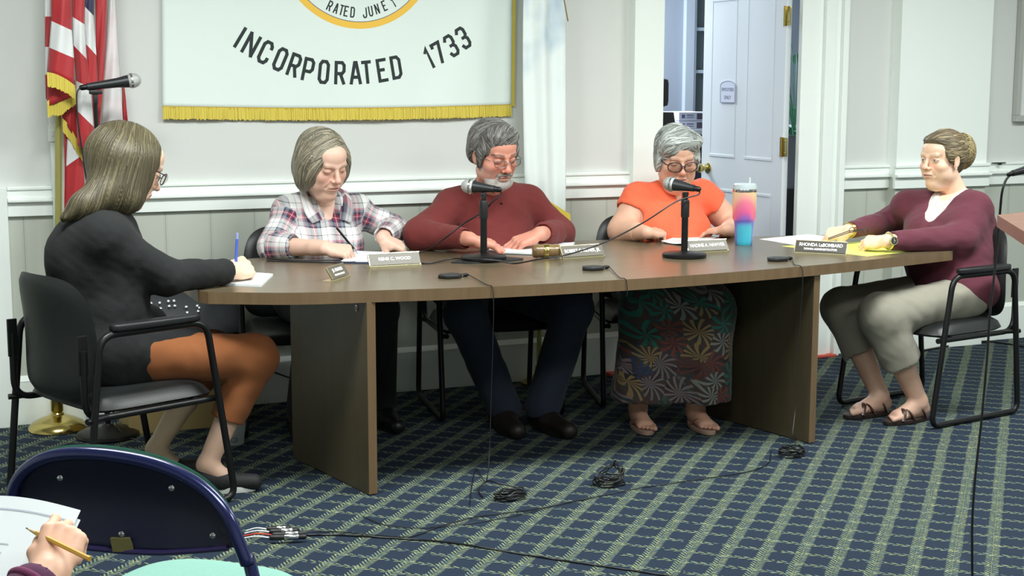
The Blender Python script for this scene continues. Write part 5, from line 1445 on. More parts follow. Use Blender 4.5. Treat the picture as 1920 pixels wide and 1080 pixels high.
# ================================================================= THE PEOPLE
def person_root(label, loc):
    return thing('person', label, 'person', (0, 0, 0))
def add_head(sk, hd, q, neck_w, nr, h=.0024):
    s = head_sd(q, hd.l(neck_w), nr/hd.sc)
    v, f = s.mesh(h/hd.sc); sk.add(hd.w(v), f, head_cols(v, q)); return s
def add_sd(sk, sd, h, col): 
    v, f = sd.mesh(h); sk.add(v, f, col(v) if callable(col) else L3(col))
def shoe_sd(ank, toe_dir, L=.26, wd=.045, top=.095):
    a = Vector(ank); d = Vector(toe_dir); d.z = 0; d = d.normalized(); s = SD(); g = Vector((a.x, a.y, 0))
    s.cone(g - d*.045 + Vector((0, 0, .045)), g + d*.05 + Vector((0, 0, .042)), wd*.85, wd*.9, .03)
    s.cone(g + d*.05 + Vector((0, 0, .036)), g + d*(L-.085) + Vector((0, 0, .034)), wd*.9, wd*.72, .03)
    s.cone(g - d*.02 + Vector((0, 0, .05)), g - d*.01 + Vector((0, 0, top)), wd*.85, wd*.95, .03)
    s.box(g + d*.06 + Vector((0, 0, -.04)), (.3, .3, .044), .001, k=.004, op=-1)
    return s, g, d
def shoe(parent, ank, toe_dir, m, sole_m, L=.26, wd=.045, name='shoe', top=.095):
    s, g, d = shoe_sd(ank, toe_dir, L, wd, top); o = sd_part(name, s, .004, m, parent)
    n = Vector((-d.y, d.x, 0)); ol = []
    for i in range(28):
        a = 2*PI*i/28; t = math.cos(a); x = (L/2)*t + (L/2 - .08); y = wd*.93*math.sin(a)*(1-.12*(t < 0)*abs(t)) ; ol.append((x, y))
    M = Matrix(((d.x, n.x, 0, g.x), (d.y, n.y, 0, g.y), (0, 0, 1, 0), (0, 0, 0, 1)))
    MB().prism(ol, .001, .024, M=M, bev=.003).build('sole', sole_m, o, 40)
    return o
def bare_foot(s, ank, d, L=.23, sc=1.0):
    """bare foot added to SD s; returns ground point"""
    a = Vector(ank); d = Vector((d[0], d[1], 0)).normalized(); n = Vector((-d.y, d.x, 0)); z0 = .018
    g = lambda x, y, z: Vector((a.x, a.y, 0)) + d*x + n*y + Vector((0, 0, z+z0))
    s.cone(a, g(.0, 0, .055), .034*sc, .036*sc, .02); s.ell(g(-.03, 0, .030), (.030, .030, .030), k=.02)
    s.cone(g(.02, 0, .050), g(.12, 0, .020), .032*sc, .020*sc, .02); s.cone(g(.0, 0, .024), g(.13, .018, .016), .026, .018, .02); s.cone(g(.0, 0, .024), g(.12, -.020, .016), .026, .016, .02)
    for i in range(5):
        y = .030 - .0145*i; x = .150 - .007*i - (.004 if i == 0 else 0); r = .0125 if i == 0 else .0085
        f = SD(); f.chain([g(x-.04, y*.95, .016), g(x, y, .014), g(x+.028-.003*i, y, .010)], [r, r*.95, r*.85], .004); s.fork(f)
    s.fk = .007
    return g

# ------------------------------------------------ woman in the plaid shirt
def plaid_material():
    m = mat('plaid_flannel', (220, 220, 220), .9, sheen=.3); g = NG(m)
    a = g.new('ShaderNodeAttribute'); a.attribute_name = 'pc'; x, y, z = g.xyz(a.outputs['Vector'])
    Wt, Nv, Rd, Gy, Pk = lin((226, 226, 224)), lin((40, 46, 74)), lin((150, 34, 66)), lin((128, 134, 142)), lin((206, 150, 160))
    st = [(0, Wt), (.20, Nv), (.25, Gy), (.36, Nv), (.44, Rd), (.50, Wt), (.515, Rd), (.58, Nv), (.66, Gy), (.74, Pk), (.80, Wt), (.955, Nv), (.975, Wt)]
    cx = g.ramp(g.m('FRACT', g.m('DIVIDE', g.m('ADD', x, 20.0), .112)), st, 'CONSTANT')
    cy = g.ramp(g.m('FRACT', g.m('DIVIDE', g.m('ADD', y, 20.0), .118)), st, 'CONSTANT')
    tw = g.m('GREATER_THAN', g.m('FRACT', g.m('MULTIPLY', g.m('ADD', x, y), 420.0)), .5)
    c = g.mix(g.m('ADD', .32, g.m('MULTIPLY', tw, .36)), cx, cy)
    g.ln(c, g.b.inputs['Base Color']); return m
PLAID = plaid_material()
def build_plaid():
    r = person_root('woman with a grey-blond bob in a plaid flannel shirt, writing', None)
    q = dict(skin=(226, 186, 166), blush=(216, 144, 126), fat=.85, cheek=1.0, jaw=1.05, lips=(190, 122, 110), brow=(176, 150, 128), browa=.5, bl=.55, nose=1.05)
    hd = Head(at_y(606, 304, 5.84), -72, 21, 4, 1.13)
    pel = (1.68, 6.01, .52); nk = Vector((1.705, 5.955, .955)); shR = Vector((1.560, 5.97, .905)); shL = Vector((1.865, 6.01, .900))
    elR = at_y(512, 462, 5.86); wrR = at_z(608, 465, .785); elL = at_y(738, 430, 5.98); wrL = at_z(716, 446, .80)
    sk = Skin(); hs = add_head(sk, hd, q, nk + Vector((.0, -.0, -.02)), .050)
    b = SD(); torso_sd(b, pel, nk, shR, shL, .17, .115, .04, .075, sk=.012)
    b.cone(shR, elR, .045, .040); b.cone(shL, elL, .045, .040)
    add_sd(sk, b, .008, q['skin'])
    # writing hand
    dR = (at_z(667, 474, .765)-wrR); s = SD(); s.cone(elR, wrR, .046, .027, .02); s.cone(wrR-(wrR-elR).normalized()*.05, wrR, .029, .025, .02)
    tips = hand_sd(s, wrR, dR, Vector((-.30, -.35, 1)), 1, [(58, 62, 34), (64, 66, 34), (68, 68, 34), (70, 68, 34)], thumb=[(.018, .022, -.010), (.045, .040, -.030), (.066, .034, -.044), (.084, .020, -.050)], sc=1.10)
    add_sd(sk, s, .0022, lambda v: skin_cols(v, q, tips))
    s = SD(); s.cone(elL, wrL, .044, .026, .02); dL = at_z(768, 466, .752)-wrL
    tips = hand_sd(s, wrL, dL + Vector((0, 0, -.01)), Vector((.1, -.35, 1)), -1, [(30, 45, 25), (34, 48, 25), (36, 48, 25), (38, 48, 25)], thumb=[(.015, .022, -.012), (.036, .034, -.034), (.054, .034, -.050), (.070, .026, -.062)], sc=1.08)
    add_sd(sk, s, .0022, lambda v: skin_cols(v, q, tips))
    sk.build('body', SKINM, r)
    # shirt
    def shirt():
        s = SD(); up, rt, fw, R = torso_sd(s, pel, nk, shR, shL, .175, .12, .055, .085, sk=-.006)
        c_ = elR + (wrR-elR)*.34
        s.cone(shR, elR, .062, .060, .03, tag=('limb', shR, elR, .3, .06)); s.cone(elR, c_, .060, .056, .03, tag=('limb', elR, wrR, .57, .06))
        c2 = elL + (wrL-elL)*.80
        s.cone(shL, elL, .062, .060, .03, tag=('limb', shL, elL, .3, .06)); s.cone(elL, c2, .058, .046, .03, tag=('limb', elL, wrL, .57, .06))
        s.cone(c_ + (wrR-elR).normalized()*.012, wrR, .046, .046, .004, op=-1); s.cone(c2 + (wrL-elL).normalized()*.008, wrL + (wrL-elL).normalized()*.03, .036, .050, .004, op=-1)
        s.box((1.68, 5.80, .30), (.5, .14, .12), .01, k=.02, op=-1)
        # open V at the neck
        fwv = Vector(fw); s.cone(nk + fwv*.06 + up*.05, nk + fwv*.110 - up*.03, .062, .045, .008, op=-1); s.cone(nk + fwv*.110 - up*.03, nk + fwv*.150 - up*.125, .045, .020, .008, op=-1)
        s.disp = lambda P: .006*wav(P*np.array([1, 1, .6]), 11, 42) + .0022*wav(P, 12, 110)
        return s, up, rt, fw
    s, up, rt, fw = shirt()
    refs = dict(x=rt, z=up)
    sd_part('plaid_shirt', s, .0058, PLAID, r, uv=lambda v: uvmap(v, s, refs))
    # collar flaps
    ts = SD(); torso_sd(ts, pel, nk, shR, shL, .175, .12, .055, .085, sk=-.006); fwv = Vector(fw); rv = Vector(rt)
    mb = MB()
    for x in (-1, 1):
        inn = spline([nk + rv*(x*.030) - fwv*.045 + up*.040, nk + rv*(x*.060) - fwv*.01 + up*.030, nk + rv*(x*.062) + fwv*.05 + up*.005, nk + rv*(x*.040) + fwv*.105 - up*.060], 5)
        outr = spline([nk + rv*(x*.034) - fwv*.070 + up*.005, nk + rv*(x*.092) - fwv*.02 + up*.000, nk + rv*(x*.108) + fwv*.06 - up*.035, nk + rv*(x*.085) + fwv*.10 - up*.088], 5)
        n = len(inn); G = np.array([[list(a.lerp(b_, k/6)) for k in range(7)] for a, b_ in zip(inn, outr)]).reshape(-1, 3)
        K = np.tile(np.arange(7)/6, n)
        for _ in range(3):
            d = ts.ev(G); e = 2e-3; N_ = np.stack([ts.ev(G+np.array(v)*e) - ts.ev(G-np.array(v)*e) for v in ((1, 0, 0), (0, 1, 0), (0, 0, 1))], 1); N_ /= np.linalg.norm(N_, axis=1)[:, None]
            lvl = .016 - .004*K; m_ = np.where(d < lvl, 1.0, .35)*(K > .2); G = G - N_*((d-lvl)*m_)[:, None]
        fs_ = [(i*7+k, i*7+k+1, (i+1)*7+k+1, (i+1)*7+k) for i in range(n-1) for k in range(6)]
        mb.add([tuple(p) for p in G], fs_, 0, None, [(x*.03 + .05*(i//7)/n, .014*(i % 7), 0) for i in range(len(G))])
    o = mb.build('collar', PLAID, r, 180); so = o.modifiers.new('s', 'SOLIDIFY'); so.thickness = .004
    # trousers and shoes
    t = SD(); kR, kL = Vector((1.56, 5.60, .53)), Vector((1.84, 5.58, .53)); aR, aL = Vector((1.52, 5.72, .10)), Vector((1.90, 5.74, .10))
    t.ell((1.68, 6.0, .53), (.19, .15, .11)); t.cone((1.60, 5.98, .52), kR, .095, .075, .03); t.cone((1.77, 5.98, .52), kL, .095, .075, .03); t.cone(kR, aR, .07, .052, .02); t.cone(kL, aL, .07, .052, .02)
    sd_part('trousers', t, .008, cloth('dark_trousers', (30, 30, 34)), r)
    for a in (aR, aL): shoe(r, (a.x, a.y, 0), (0, -1, 0), mat('black_shoe_leather', (22, 22, 24), .4), BLACKP)
    # hair: chin-length bob
    HB = SD(); HB.ell((0, -.020, .030), (.088, .106, .093), k=.02)
    for x in (-1, 1): HB.ell((x*.072, -.008, -.035), (.028, .056, .078), k=.03); HB.ell((x*.068, .030, -.010), (.018, .030, .055), k=.03)
    HB.ell((0, -.072, -.040), (.080, .046, .080), k=.03)
    HB.ell((.014, .114, -.044), (.062, .070, .096), k=.014, op=-1); HB.ell((0, .03, -.13), (.05, .10, .055), k=.02, op=-1)
    sk2 = Skin(); v, f = HB.mesh(.0035); pal = [(132, 124, 104), (150, 142, 120), (118, 112, 96), (176, 168, 146), (104, 98, 84)]
    sk2.add(hd.w(v), f, L3((122, 116, 98)))
    part = np.array([-.022, .055, .105])
    st = sample_surface(HB, .006, lambda v: (v[:, 2] > .055) & (v[:, 1] < .09), 1000, 3)
    def dirf(P, t):
        D = np.zeros_like(P); side = np.sign(P[:, 0]+.022); D[:, 0] = side*(.9*(1-t)+.05); D[:, 2] = -.5 - t; D[:, 1] = np.where(P[:, 1] > .0, -.25, -.15)*(1-t*.5); return D
    lk = make_locks(sk2, HB, st, dirf, 15, .0125, .0008, .0034, pal, 4, jit=.10)
    sk2.add(hd.w(lk[0]), lk[1], lk[2]); sk2.build('hair', HAIRM, r)
    # pen
    p = thing('pen', 'black pen held by the woman in the plaid shirt', 'pen', (0, 0, 0)); a = at_z(671, 476, .742); b_ = at_y(631, 427, a.y-.0); d = (a-b_)
    MB().tube([b_, b_+d*.80], .0048, 10).build('barrel', mat('black_pen', (24, 24, 26), .3), p, 60); MB().tube([b_+d*.78, b_+d*.90, a], [.0048, .0035, .0008], 10).build('nib', CHROME, p, 60)
    return r
build_plaid()

# ------------------------------------------------ man in the maroon sweater
def build_man():
    r = person_root('bearded grey-haired man with glasses in a maroon sweater, reading', None)
    q = dict(skin=(220, 152, 130), blush=(206, 104, 88), fat=.75, cheek=1.05, jaw=1.05, lips=(184, 104, 96), brow=(96, 84, 78), browa=.9, bl=.5, nose=1.12, stubble=(188, 162, 150), lid=(176, 112, 96))
    hd = Head(at_y(926, 288, 5.78), -80, 17, 3, 1.15)
    pel = (2.49, 6.03, .52); nk = Vector((2.485, 5.965, .995)); shR = Vector((2.305, 5.97, .905)); shL = Vector((2.690, 6.0, .910))
    elR = at_y(786, 440, 5.87); wrR = at_z(880, 448, .802); elL = at_y(1050, 438, 5.93); wrL = at_z(1012, 438, .804)
    sk = Skin(); add_head(sk, hd, q, nk + Vector((0, 0, -.02)), .060)
    b = SD(); torso_sd(b, pel, nk, shR, shL, .20, .15, .07, 0, sk=.015); b.cone(shR, elR, .05, .045); b.cone(shL, elL, .05, .045)
    add_sd(sk, b, .009, q['skin'])
    s = SD(); s.cone(elR, wrR, .050, .031, .02); dR = at_z(946, 463, .762)-wrR
    tips = hand_sd(s, wrR, dR, Vector((-.1, -.15, 1)), 1, [(16, 22, 14), (18, 26, 14), (22, 30, 16), (26, 34, 16)], spread=(.16, .02, -.10, -.24), thumb=[(.018, .022, -.010), (.046, .044, -.016), (.072, .054, -.024), (.094, .056, -.030)], sc=1.22)
    add_sd(sk, s, .0023, lambda v: skin_cols(v, q, tips))
    s = SD(); s.cone(elL, wrL, .050, .031, .02); dL = at_z(952, 462, .752)-wrL
    tips = hand_sd(s, wrL, dL, Vector((.1, -.25, 1)), -1, [(20, 24, 14), (22, 28, 16), (26, 32, 16), (30, 36, 16)], spread=(.14, .03, -.10, -.26), sc=1.22)
    add_sd(sk, s, .0023, lambda v: skin_cols(v, q, tips))
    sk.build('body', SKINM, r)
    s = SD(); up, rt, fw, R = torso_sd(s, pel, nk, shR, shL, .205, .155, .085, .06, sk=-.006, bf=-.01)
    s.cone(shR, elR, .072, .070, .04); s.cone(elR, elR+(wrR-elR)*.86, .068, .048, .03); s.cone(shL, elL, .072, .070, .04); s.cone(elL, elL+(wrL-elL)*.80, .068, .052, .03)
    s.cone(nk + up*.02, nk + up*.12, .054, .09, .01, op=-1)
    for e, w_, f_ in ((elR, wrR, .86), (elL, wrL, .80)): s.cone(e+(w_-e)*(f_+.06), w_, .038, .05, .004, op=-1)
    s.disp = lambda P: .008*wav(P*np.array([1, 1, .45]), 21, 34) + .0025*wav(P, 22, 85)
    sd_part('maroon_sweater', s, .006, cloth('maroon_knit', (112, 42, 40), noise=(30, .25, (98, 35, 35))), r)
    c = SD(); pts = [nk + up*.028 + Vector(rt)*(.058*math.cos(a)) + Vector(fw)*(.056*math.sin(a)) - up*(.014*max(0, math.sin(a))) for a in [2*PI*i/20 for i in range(21)]]
    MB().tube(pts[:-1], .0085, 8, closed=True).build('neckband', mat('maroon_rib', (96, 36, 40), .9), r, 180)
    # buttons of the placket
    for i in range(2): 
        p = nk - up*(.055+.045*i) + Vector(fw)*(.118+.012*i); MB().sphere(p, .0055, n=10).build('button', mat('dark_button', (52, 26, 26), .4), r, 180)
    # jeans
    kR, kL = at_y(872, 570, 5.50), at_y(1074, 560, 5.46); aR, aL = at_y(946, 768, 5.50), at_y(1018, 762, 5.42); kR.z = .50; kL.z = .50
    t = SD(); t.ell((2.49, 6.03, .53), (.21, .17, .12)); t.cone((2.38, 6.0, .52), kR, .11, .088, .03); t.cone((2.60, 6.0, .52), kL, .11, .088, .03)
    t.cone(kR, aR, .085, .072, .03); t.cone(kL, aL, .085, .076, .03); t.disp = lambda P: .004*wav(P, 31, 45)
    t.cone(aR+Vector((0, 0, -.03)), aR+Vector((0, 0, -.12)), .06, .08, .004, op=-1); t.cone(aL+Vector((0, 0, -.03)), aL+Vector((0, 0, -.12)), .06, .08, .004, op=-1)
    sd_part('jeans', t, .008, cloth('dark_denim', (34, 42, 58)), r)
    SH = mat('dark_brown_shoe', (34, 28, 24), .5)
    shoe(r, (aR.x-.01, aR.y, 0), (-.10, -1, 0), SH, BLACKP, .29, .052); shoe(r, (aL.x, aL.y, 0), (.12, -1, 0), SH, BLACKP, .29, .052)
    # hair
    HB = SD(); HB.ell((0, -.022, .042), (.0865, .106, .086), k=.02); HB.ell((0, .035, .085), (.068, .052, .034), k=.025); HB.ell((.0, -.075, -.012), (.070, .042, .062), k=.025)
    for x in (-1, 1): HB.ell((x*.076, .010, .020), (.013, .036, .036), k=.012); HB.ell((x*.0745, .022, -.010), (.008, .014, .03), k=.01)
    HB.ell((0, .125, .000), (.062, .055, .072), k=.014, op=-1)
    for x in (-1, 1): HB.ell((x*.085, -.006, -.010), (.02, .020, .032), k=.008, op=-1)
    sk2 = Skin(); v, f = HB.mesh(.0035); pal = [(96, 94, 90), (122, 120, 116), (80, 78, 76), (142, 140, 136), (104, 101, 96)]; sk2.add(hd.w(v), f, L3((92, 90, 86)))
    st = sample_surface(HB, .006, lambda v: (v[:, 2] > -.02), 1300, 5)
    def dirf(P, t):
        D = np.zeros_like(P); D[:, 0] = .9*np.where(P[:, 2] > .07, 1, .2) ; D[:, 1] = np.where(P[:, 1] > .02, .9, -.5); D[:, 2] = np.where(P[:, 2] > .09, -.1, -.8); return D
    lk = make_locks(sk2, HB, st, dirf, 10, .0085, .0006, .0030, pal, 6, jit=.16); sk2.add(hd.w(lk[0]), lk[1], lk[2]); sk2.build('hair', HAIRM, r)
    BD = SD(); BD.ell((0, .058, -.096), (.046, .040, .032), k=.02)
    for x in (-1, 1): BD.cone((x*.058, .020, -.045), (x*.038, .060, -.092), .013, .020, .02)
    BD.cone((-.024, .092, -.052), (0, .102, -.0495), .005, .0055, .006); BD.cone((.024, .092, -.052), (0, .102, -.0495), .005, .0055, .006)
    for x in (-1, 1): BD.cone((x*.025, .090, -.053), (x*.029, .082, -.078), .005, .007, .008)
    BD.ell((0, .100, -.068), (.021, .02, .0095), k=.004, op=-1); BD.disp = lambda P: .0018*wav(P, 9, 700)
    sk3 = Skin(); v, f = BD.mesh(.0026); cc = np.tile(L3((176, 170, 164)), (len(v), 1)); w_ = g3(v, (0, .1, -.05), (.035, .03, .010))[:, None]; cc = cc*(1-w_*.8) + L3((96, 84, 78))*w_*.8; sk3.add(hd.w(v), f, cc*(1+.12*wav(v, 8, 400)[:, None])); sk3.build('beard', mat('beard_hair', (180, 176, 170), .8, attr=True, bump=(500, .6)), r)
    glasses(r, hd, mat('thin_metal_frame', (120, 116, 108), .3, .8), .0015, .0240, .0135, .110, -.002)
    return r
build_man()

# ------------------------------------------------ woman in the orange top
def floral_material():
    m = mat('floral_skirt', (60, 60, 60), .85, sheen=.15); g = NG(m)
    a = g.new('ShaderNodeAttribute'); a.attribute_name = 'pc'; v = a.outputs['Vector']
    vo = g.new('ShaderNodeTexVoronoi'); vo.inputs['Scale'].default_value = 13.0; vo.voronoi_dimensions = '2D'; g.ln(v, vo.inputs['Vector'])
    sb = g.new('ShaderNodeVectorMath'); sb.operation = 'SCALE'; sb.inputs['Scale'].default_value = 1.0; g.ln(v, sb.inputs[0])
    df = g.new('ShaderNodeVectorMath'); df.operation = 'SUBTRACT'; g.ln(sb.outputs[0], df.inputs[0]); g.ln(vo.outputs['Position'], df.inputs[1])
    x, y, z = g.xyz(df.outputs[0]); ang = g.m('ARCTAN2', y, x); rad = g.m('SQRT', g.m('ADD', g.m('MULTIPLY', x, x), g.m('MULTIPLY', y, y)))
    rn = g.new('ShaderNodeTexWhiteNoise'); g.ln(vo.outputs['Position'], rn.inputs['Vector']); rv = rn.outputs['Value']
    k = g.m('ADD', 7.0, g.m('FLOOR', g.m('MULTIPLY', rv, 8.0)))
    wave = g.m('SINE', g.m('ADD', g.m('MULTIPLY', ang, k), g.m('MULTIPLY', rad, 60.0)))
    ray_ = g.m('GREATER_THAN', wave, g.m('ADD', -.35, g.m('MULTIPLY', rad, 16.0)))
    pal = [(0, lin((30, 100, 88))), (.16, lin((110, 56, 48))), (.30, lin((120, 122, 116))), (.42, lin((40, 54, 88))), (.54, lin((134, 112, 74))), (.66, lin((40, 84, 72))), (.78, lin((116, 104, 106))), (.9, lin((92, 50, 46)))]
    c = g.ramp(rv, pal, 'CONSTANT')
    n = g.noise(v, 24.0, 3); bg = g.ramp(n, [(.35, lin((44, 34, 38))), (.5, lin((70, 54, 48))), (.6, lin((36, 52, 58))), (.75, lin((96, 84, 74)))])
    g.ln(g.mix(ray_, bg, c), g.b.inputs['Base Color']); return m
def build_orange():
    r = person_root('woman with short silver hair and dark glasses in a sleeveless orange top', None)
    q = dict(skin=(224, 176, 150), blush=(212, 122, 98), fat=1.15, cheek=1.08, jaw=1.12, lips=(186, 112, 100), brow=(150, 120, 104), browa=.5, bl=.6, nose=1.0)
    hd = Head(at_y(1268, 294, 5.86), -104, 17, 1, 1.15)
    pel = (3.36, 6.03, .52); nk = Vector((3.405, 5.955, .962)); shR = Vector((3.235, 5.955, .905)); shL = Vector((3.625, 6.02, .905))
    elR = at_y(1166, 432, 5.93); wrR = at_z(1212, 436, .783); elL = at_y(1378, 426, 5.98); wrL = at_z(1361, 430, .785)
    sk = Skin(); add_head(sk, hd, q, nk + Vector((0, .01, -.03)), .060)
    b = SD(); torso_sd(b, pel, nk, shR, shL, .205, .14, .05, .09, sk=.012); b.cone(shR, elR, .073, .062, .03); b.cone(shL, elL, .073, .062, .03)
    b.cone(elR, elR+(wrR-elR)*.6, .062, .045, .03); b.cone(elL, elL+(wrL-elL)*.6, .062, .045, .03)
    add_sd(sk, b, .006, lambda v: skin_cols(v, q))
    s = SD(); s.cone(elR, wrR, .060, .030, .02); dR = at_z(1262, 434, .775)-wrR
    tips = hand_sd(s, wrR, dR, Vector((-.35, -.35, 1)), 1, [(38, 48, 26), (56, 60, 30), (62, 62, 30), (64, 62, 30)], thumb=[(.018, .022, -.010), (.045, .042, -.024), (.068, .042, -.036), (.088, .034, -.042)], sc=1.08)
    add_sd(sk, s, .0022, lambda v: skin_cols(v, q, tips))
    s = SD(); s.cone(elL, wrL, .058, .030, .02); dL = at_z(1312, 436, .757)-wrL
    tips = hand_sd(s, wrL, dL, Vector((.1, -.2, 1)), -1, [(12, 16, 10), (14, 18, 10), (16, 20, 12), (18, 22, 12)], spread=(.16, .04, -.08, -.2), sc=1.0)
    add_sd(sk, s, .0022, lambda v: skin_cols(v, q, tips))
    # legs and feet below the skirt
    aR, aL = at_z(1196, 762, .085), at_z(1304, 762, .085)
    kR, kL = Vector((aR.x+.05, aR.y+.02, .50)), Vector((aL.x+.05, aL.y+.0, .50))
    for a, k_, d in ((aR, kR, (-.25, -1)), (aL, kL, (-.15, -1))):
        f = SD(); f.cone(k_, a, .06, .040, .02); bare_foot(f, a, d); add_sd(sk, f, .0042, lambda v: skin_cols(v, dict(skin=(214, 164, 140))))
    sk.build('body', SKINM, r)
    # top
    s = SD(); up, rt, fw, R = torso_sd(s, pel, nk, shR, shL, .210, .145, .060, .100, sk=-.005)
    s.cone(shR + Vector((.0, 0, .015)), shR + (elR-shR)*.22, .074, .083, .03); s.cone(shL + Vector((0, 0, .015)), shL+(elL-shL)*.22, .074, .083, .03)
    for sh, el in ((shR, elR), (shL, elL)): u_ = (el-sh).normalized(); s.cone(sh + u_*.105, el + u_*.1, .085, .16, .008, op=-1)
    fwv = Vector(fw); s.cone(nk + up*.015 - fwv*.0, nk + up*.13 + fwv*.02, .062, .10, .008, op=-1); s.cone(nk + fwv*.07, nk + fwv*.15 - up*.085, .034, .010, .008, op=-1)
    s.box((3.40, 6.0, .30), (.6, .6, .13), .01, k=.02, op=-1)
    s.disp = lambda P: .005*wav(P*np.array([1, 1, .8]), 41, 30) + .0018*wav(P, 42, 90)
    ORG = cloth('orange_cotton', (248, 112, 76), noise=(20, .15, (240, 98, 66)))
    sd_part('orange_top', s, .0055, ORG, r)
    for i in range(3):
        p = nk - up*(.105+.045*i) + fwv*(.162+.010*i); MB().sphere(p, .006, n=10).build('button', mat('pale_button', (226, 214, 196), .3), r, 180)
    # skirt
    def hemp(px): return at_z(px, 728, .13)
    s = SD(); h0, h1 = Vector((aR.x-.03, aR.y-.035, .13)), Vector((aL.x+.01, aL.y-.035, .13))
    s.ell((3.36, 6.0, .50), (.23, .19, .13), k=.05); s.cone((3.28, 5.98, .51), kR+Vector((.0, .0, 0)), .13, .105, .08, tag='t'); s.cone((3.44, 5.98, .51), kL, .13, .105, .08, tag='t')
    s.cone(kR, Vector((h0.x+.01, h0.y+.0, .13)), .105, .118, .08, tag='t'); s.cone(kL, Vector((h1.x-.0, h1.y+.0, .13)), .105, .125, .08, tag='t'); s.cone((kR+kL)/2, Vector(((h0.x+h1.x)/2, (h0.y+h1.y)/2+.03, .13)), .09, .10, .08, tag='t')
    s.box((3.0, 5.4, .0), (1, 1, .125), .002, k=.006, op=-1)
    s.disp = lambda P: .008*wav(P*np.array([1, 1, .15]), 51, 42) + .002*wav(P, 52, 90)
    refs = dict(x=Vector((.92, .3, 0)), z=Vector((0, -.25, .97)))
    FL = floral_material(); sd_part('floral_skirt', s, .007, FL, r, uv=lambda v: uvmap(v, s, refs))
    # sandals
    SOLE = mat('pale_sandal_sole', (170, 140, 124), .6); STR = mat('tan_strap', (150, 110, 92), .6)
    for a, d in ((aR, (-.25, -1)), (aL, (-.15, -1))):
        d = Vector((d[0], d[1], 0)).normalized(); n = Vector((-d.y, d.x, 0)); M = Matrix(((d.x, n.x, 0, a.x), (d.y, n.y, 0, a.y), (0, 0, 1, 0), (0, 0, 0, 1)))
        ol = [(.06+.125*math.cos(t)*(1 if math.cos(t) > 0 else .95), .044*math.sin(t)*(1+.15*math.cos(t))) for t in [2*PI*i/28 for i in range(28)]]
        o = MB().prism(ol, .001, .020, M=M, bev=.004).build('sandal', SOLE, r, 40)
        k = MB(); T = lambda x, y, z: M @ Vector((x, y, z))
        for y in (-1, 1): k.tube(spline([T(.135, .006, .025), T(.10, y*.022, .052), T(.05, y*.042, .022)], 5), .006, 6)
        k.build('strap', STR, o, 60)
    # hair
    HB = SD(); HB.ell((0, -.018, .040), (.086, .104, .090), k=.02); HB.ell((-.030, .045, .082), (.058, .048, .036), k=.025); HB.ell((.048, .050, .070), (.040, .046, .044), k=.02); HB.ell((0, -.075, -.020), (.072, .042, .066), k=.025)
    for x in (-1, 1): HB.ell((x*.078, .012, -.005), (.014, .034, .048), k=.014)
    HB.ell((-.006, .128, -.012), (.058, .060, .078), k=.014, op=-1)
    sk2 = Skin(); v, f = HB.mesh(.0035); pal = [(196, 202, 198), (170, 176, 172), (216, 220, 216), (150, 154, 150), (128, 130, 126)]; sk2.add(hd.w(v), f, L3((160, 165, 160)))
    st = sample_surface(HB, .006, lambda v: (v[:, 2] > -.03), 1000, 8)
    def dirf(P, t):
        D = np.zeros_like(P); fr = P[:, 1] > .0
        D[:, 0] = np.where(P[:, 0] > -.03, .9, -.9); D[:, 1] = np.where(fr, .25, -.6); D[:, 2] = np.where(P[:, 2] > .08, .05, -.75); return D
    lk = make_locks(sk2, HB, st, dirf, 12, .0095, .0010, .0036, pal, 9, jit=.14)
    sk2.add(hd.w(lk[0]), lk[1], lk[2]); sk2.build('hair', HAIRM, r)
    glasses(r, hd, mat('dark_tortoise_frame', (44, 30, 34), .3), .0026, .0275, .0195, .111, -.005, shape=2.3)
    # rings
    k = MB()
    w_ = wrL + dL.normalized()*.105; k.tube([w_ + Vector((.009*math.cos(a), 0, .010+.009*math.sin(a))) for a in [2*PI*i/12 for i in range(12)]], .0016, 5, closed=True); k.build('ring', BRASS, r, 60)
    p = thing('pen', 'dark pen in the right hand of the woman in the orange top', 'pen', (0, 0, 0)); a = at_z(1252, 442, .745); b_ = at_y(1238, 424, a.y+.05)
    MB().tube([b_, b_.lerp(a, .85)], .0045, 10).build('barrel', mat('black_pen', (24, 24, 26)), p, 60); MB().tube([b_.lerp(a, .85), a], [.0042, .0008], 8).build('nib', CHROME, p, 60)
build_orange()

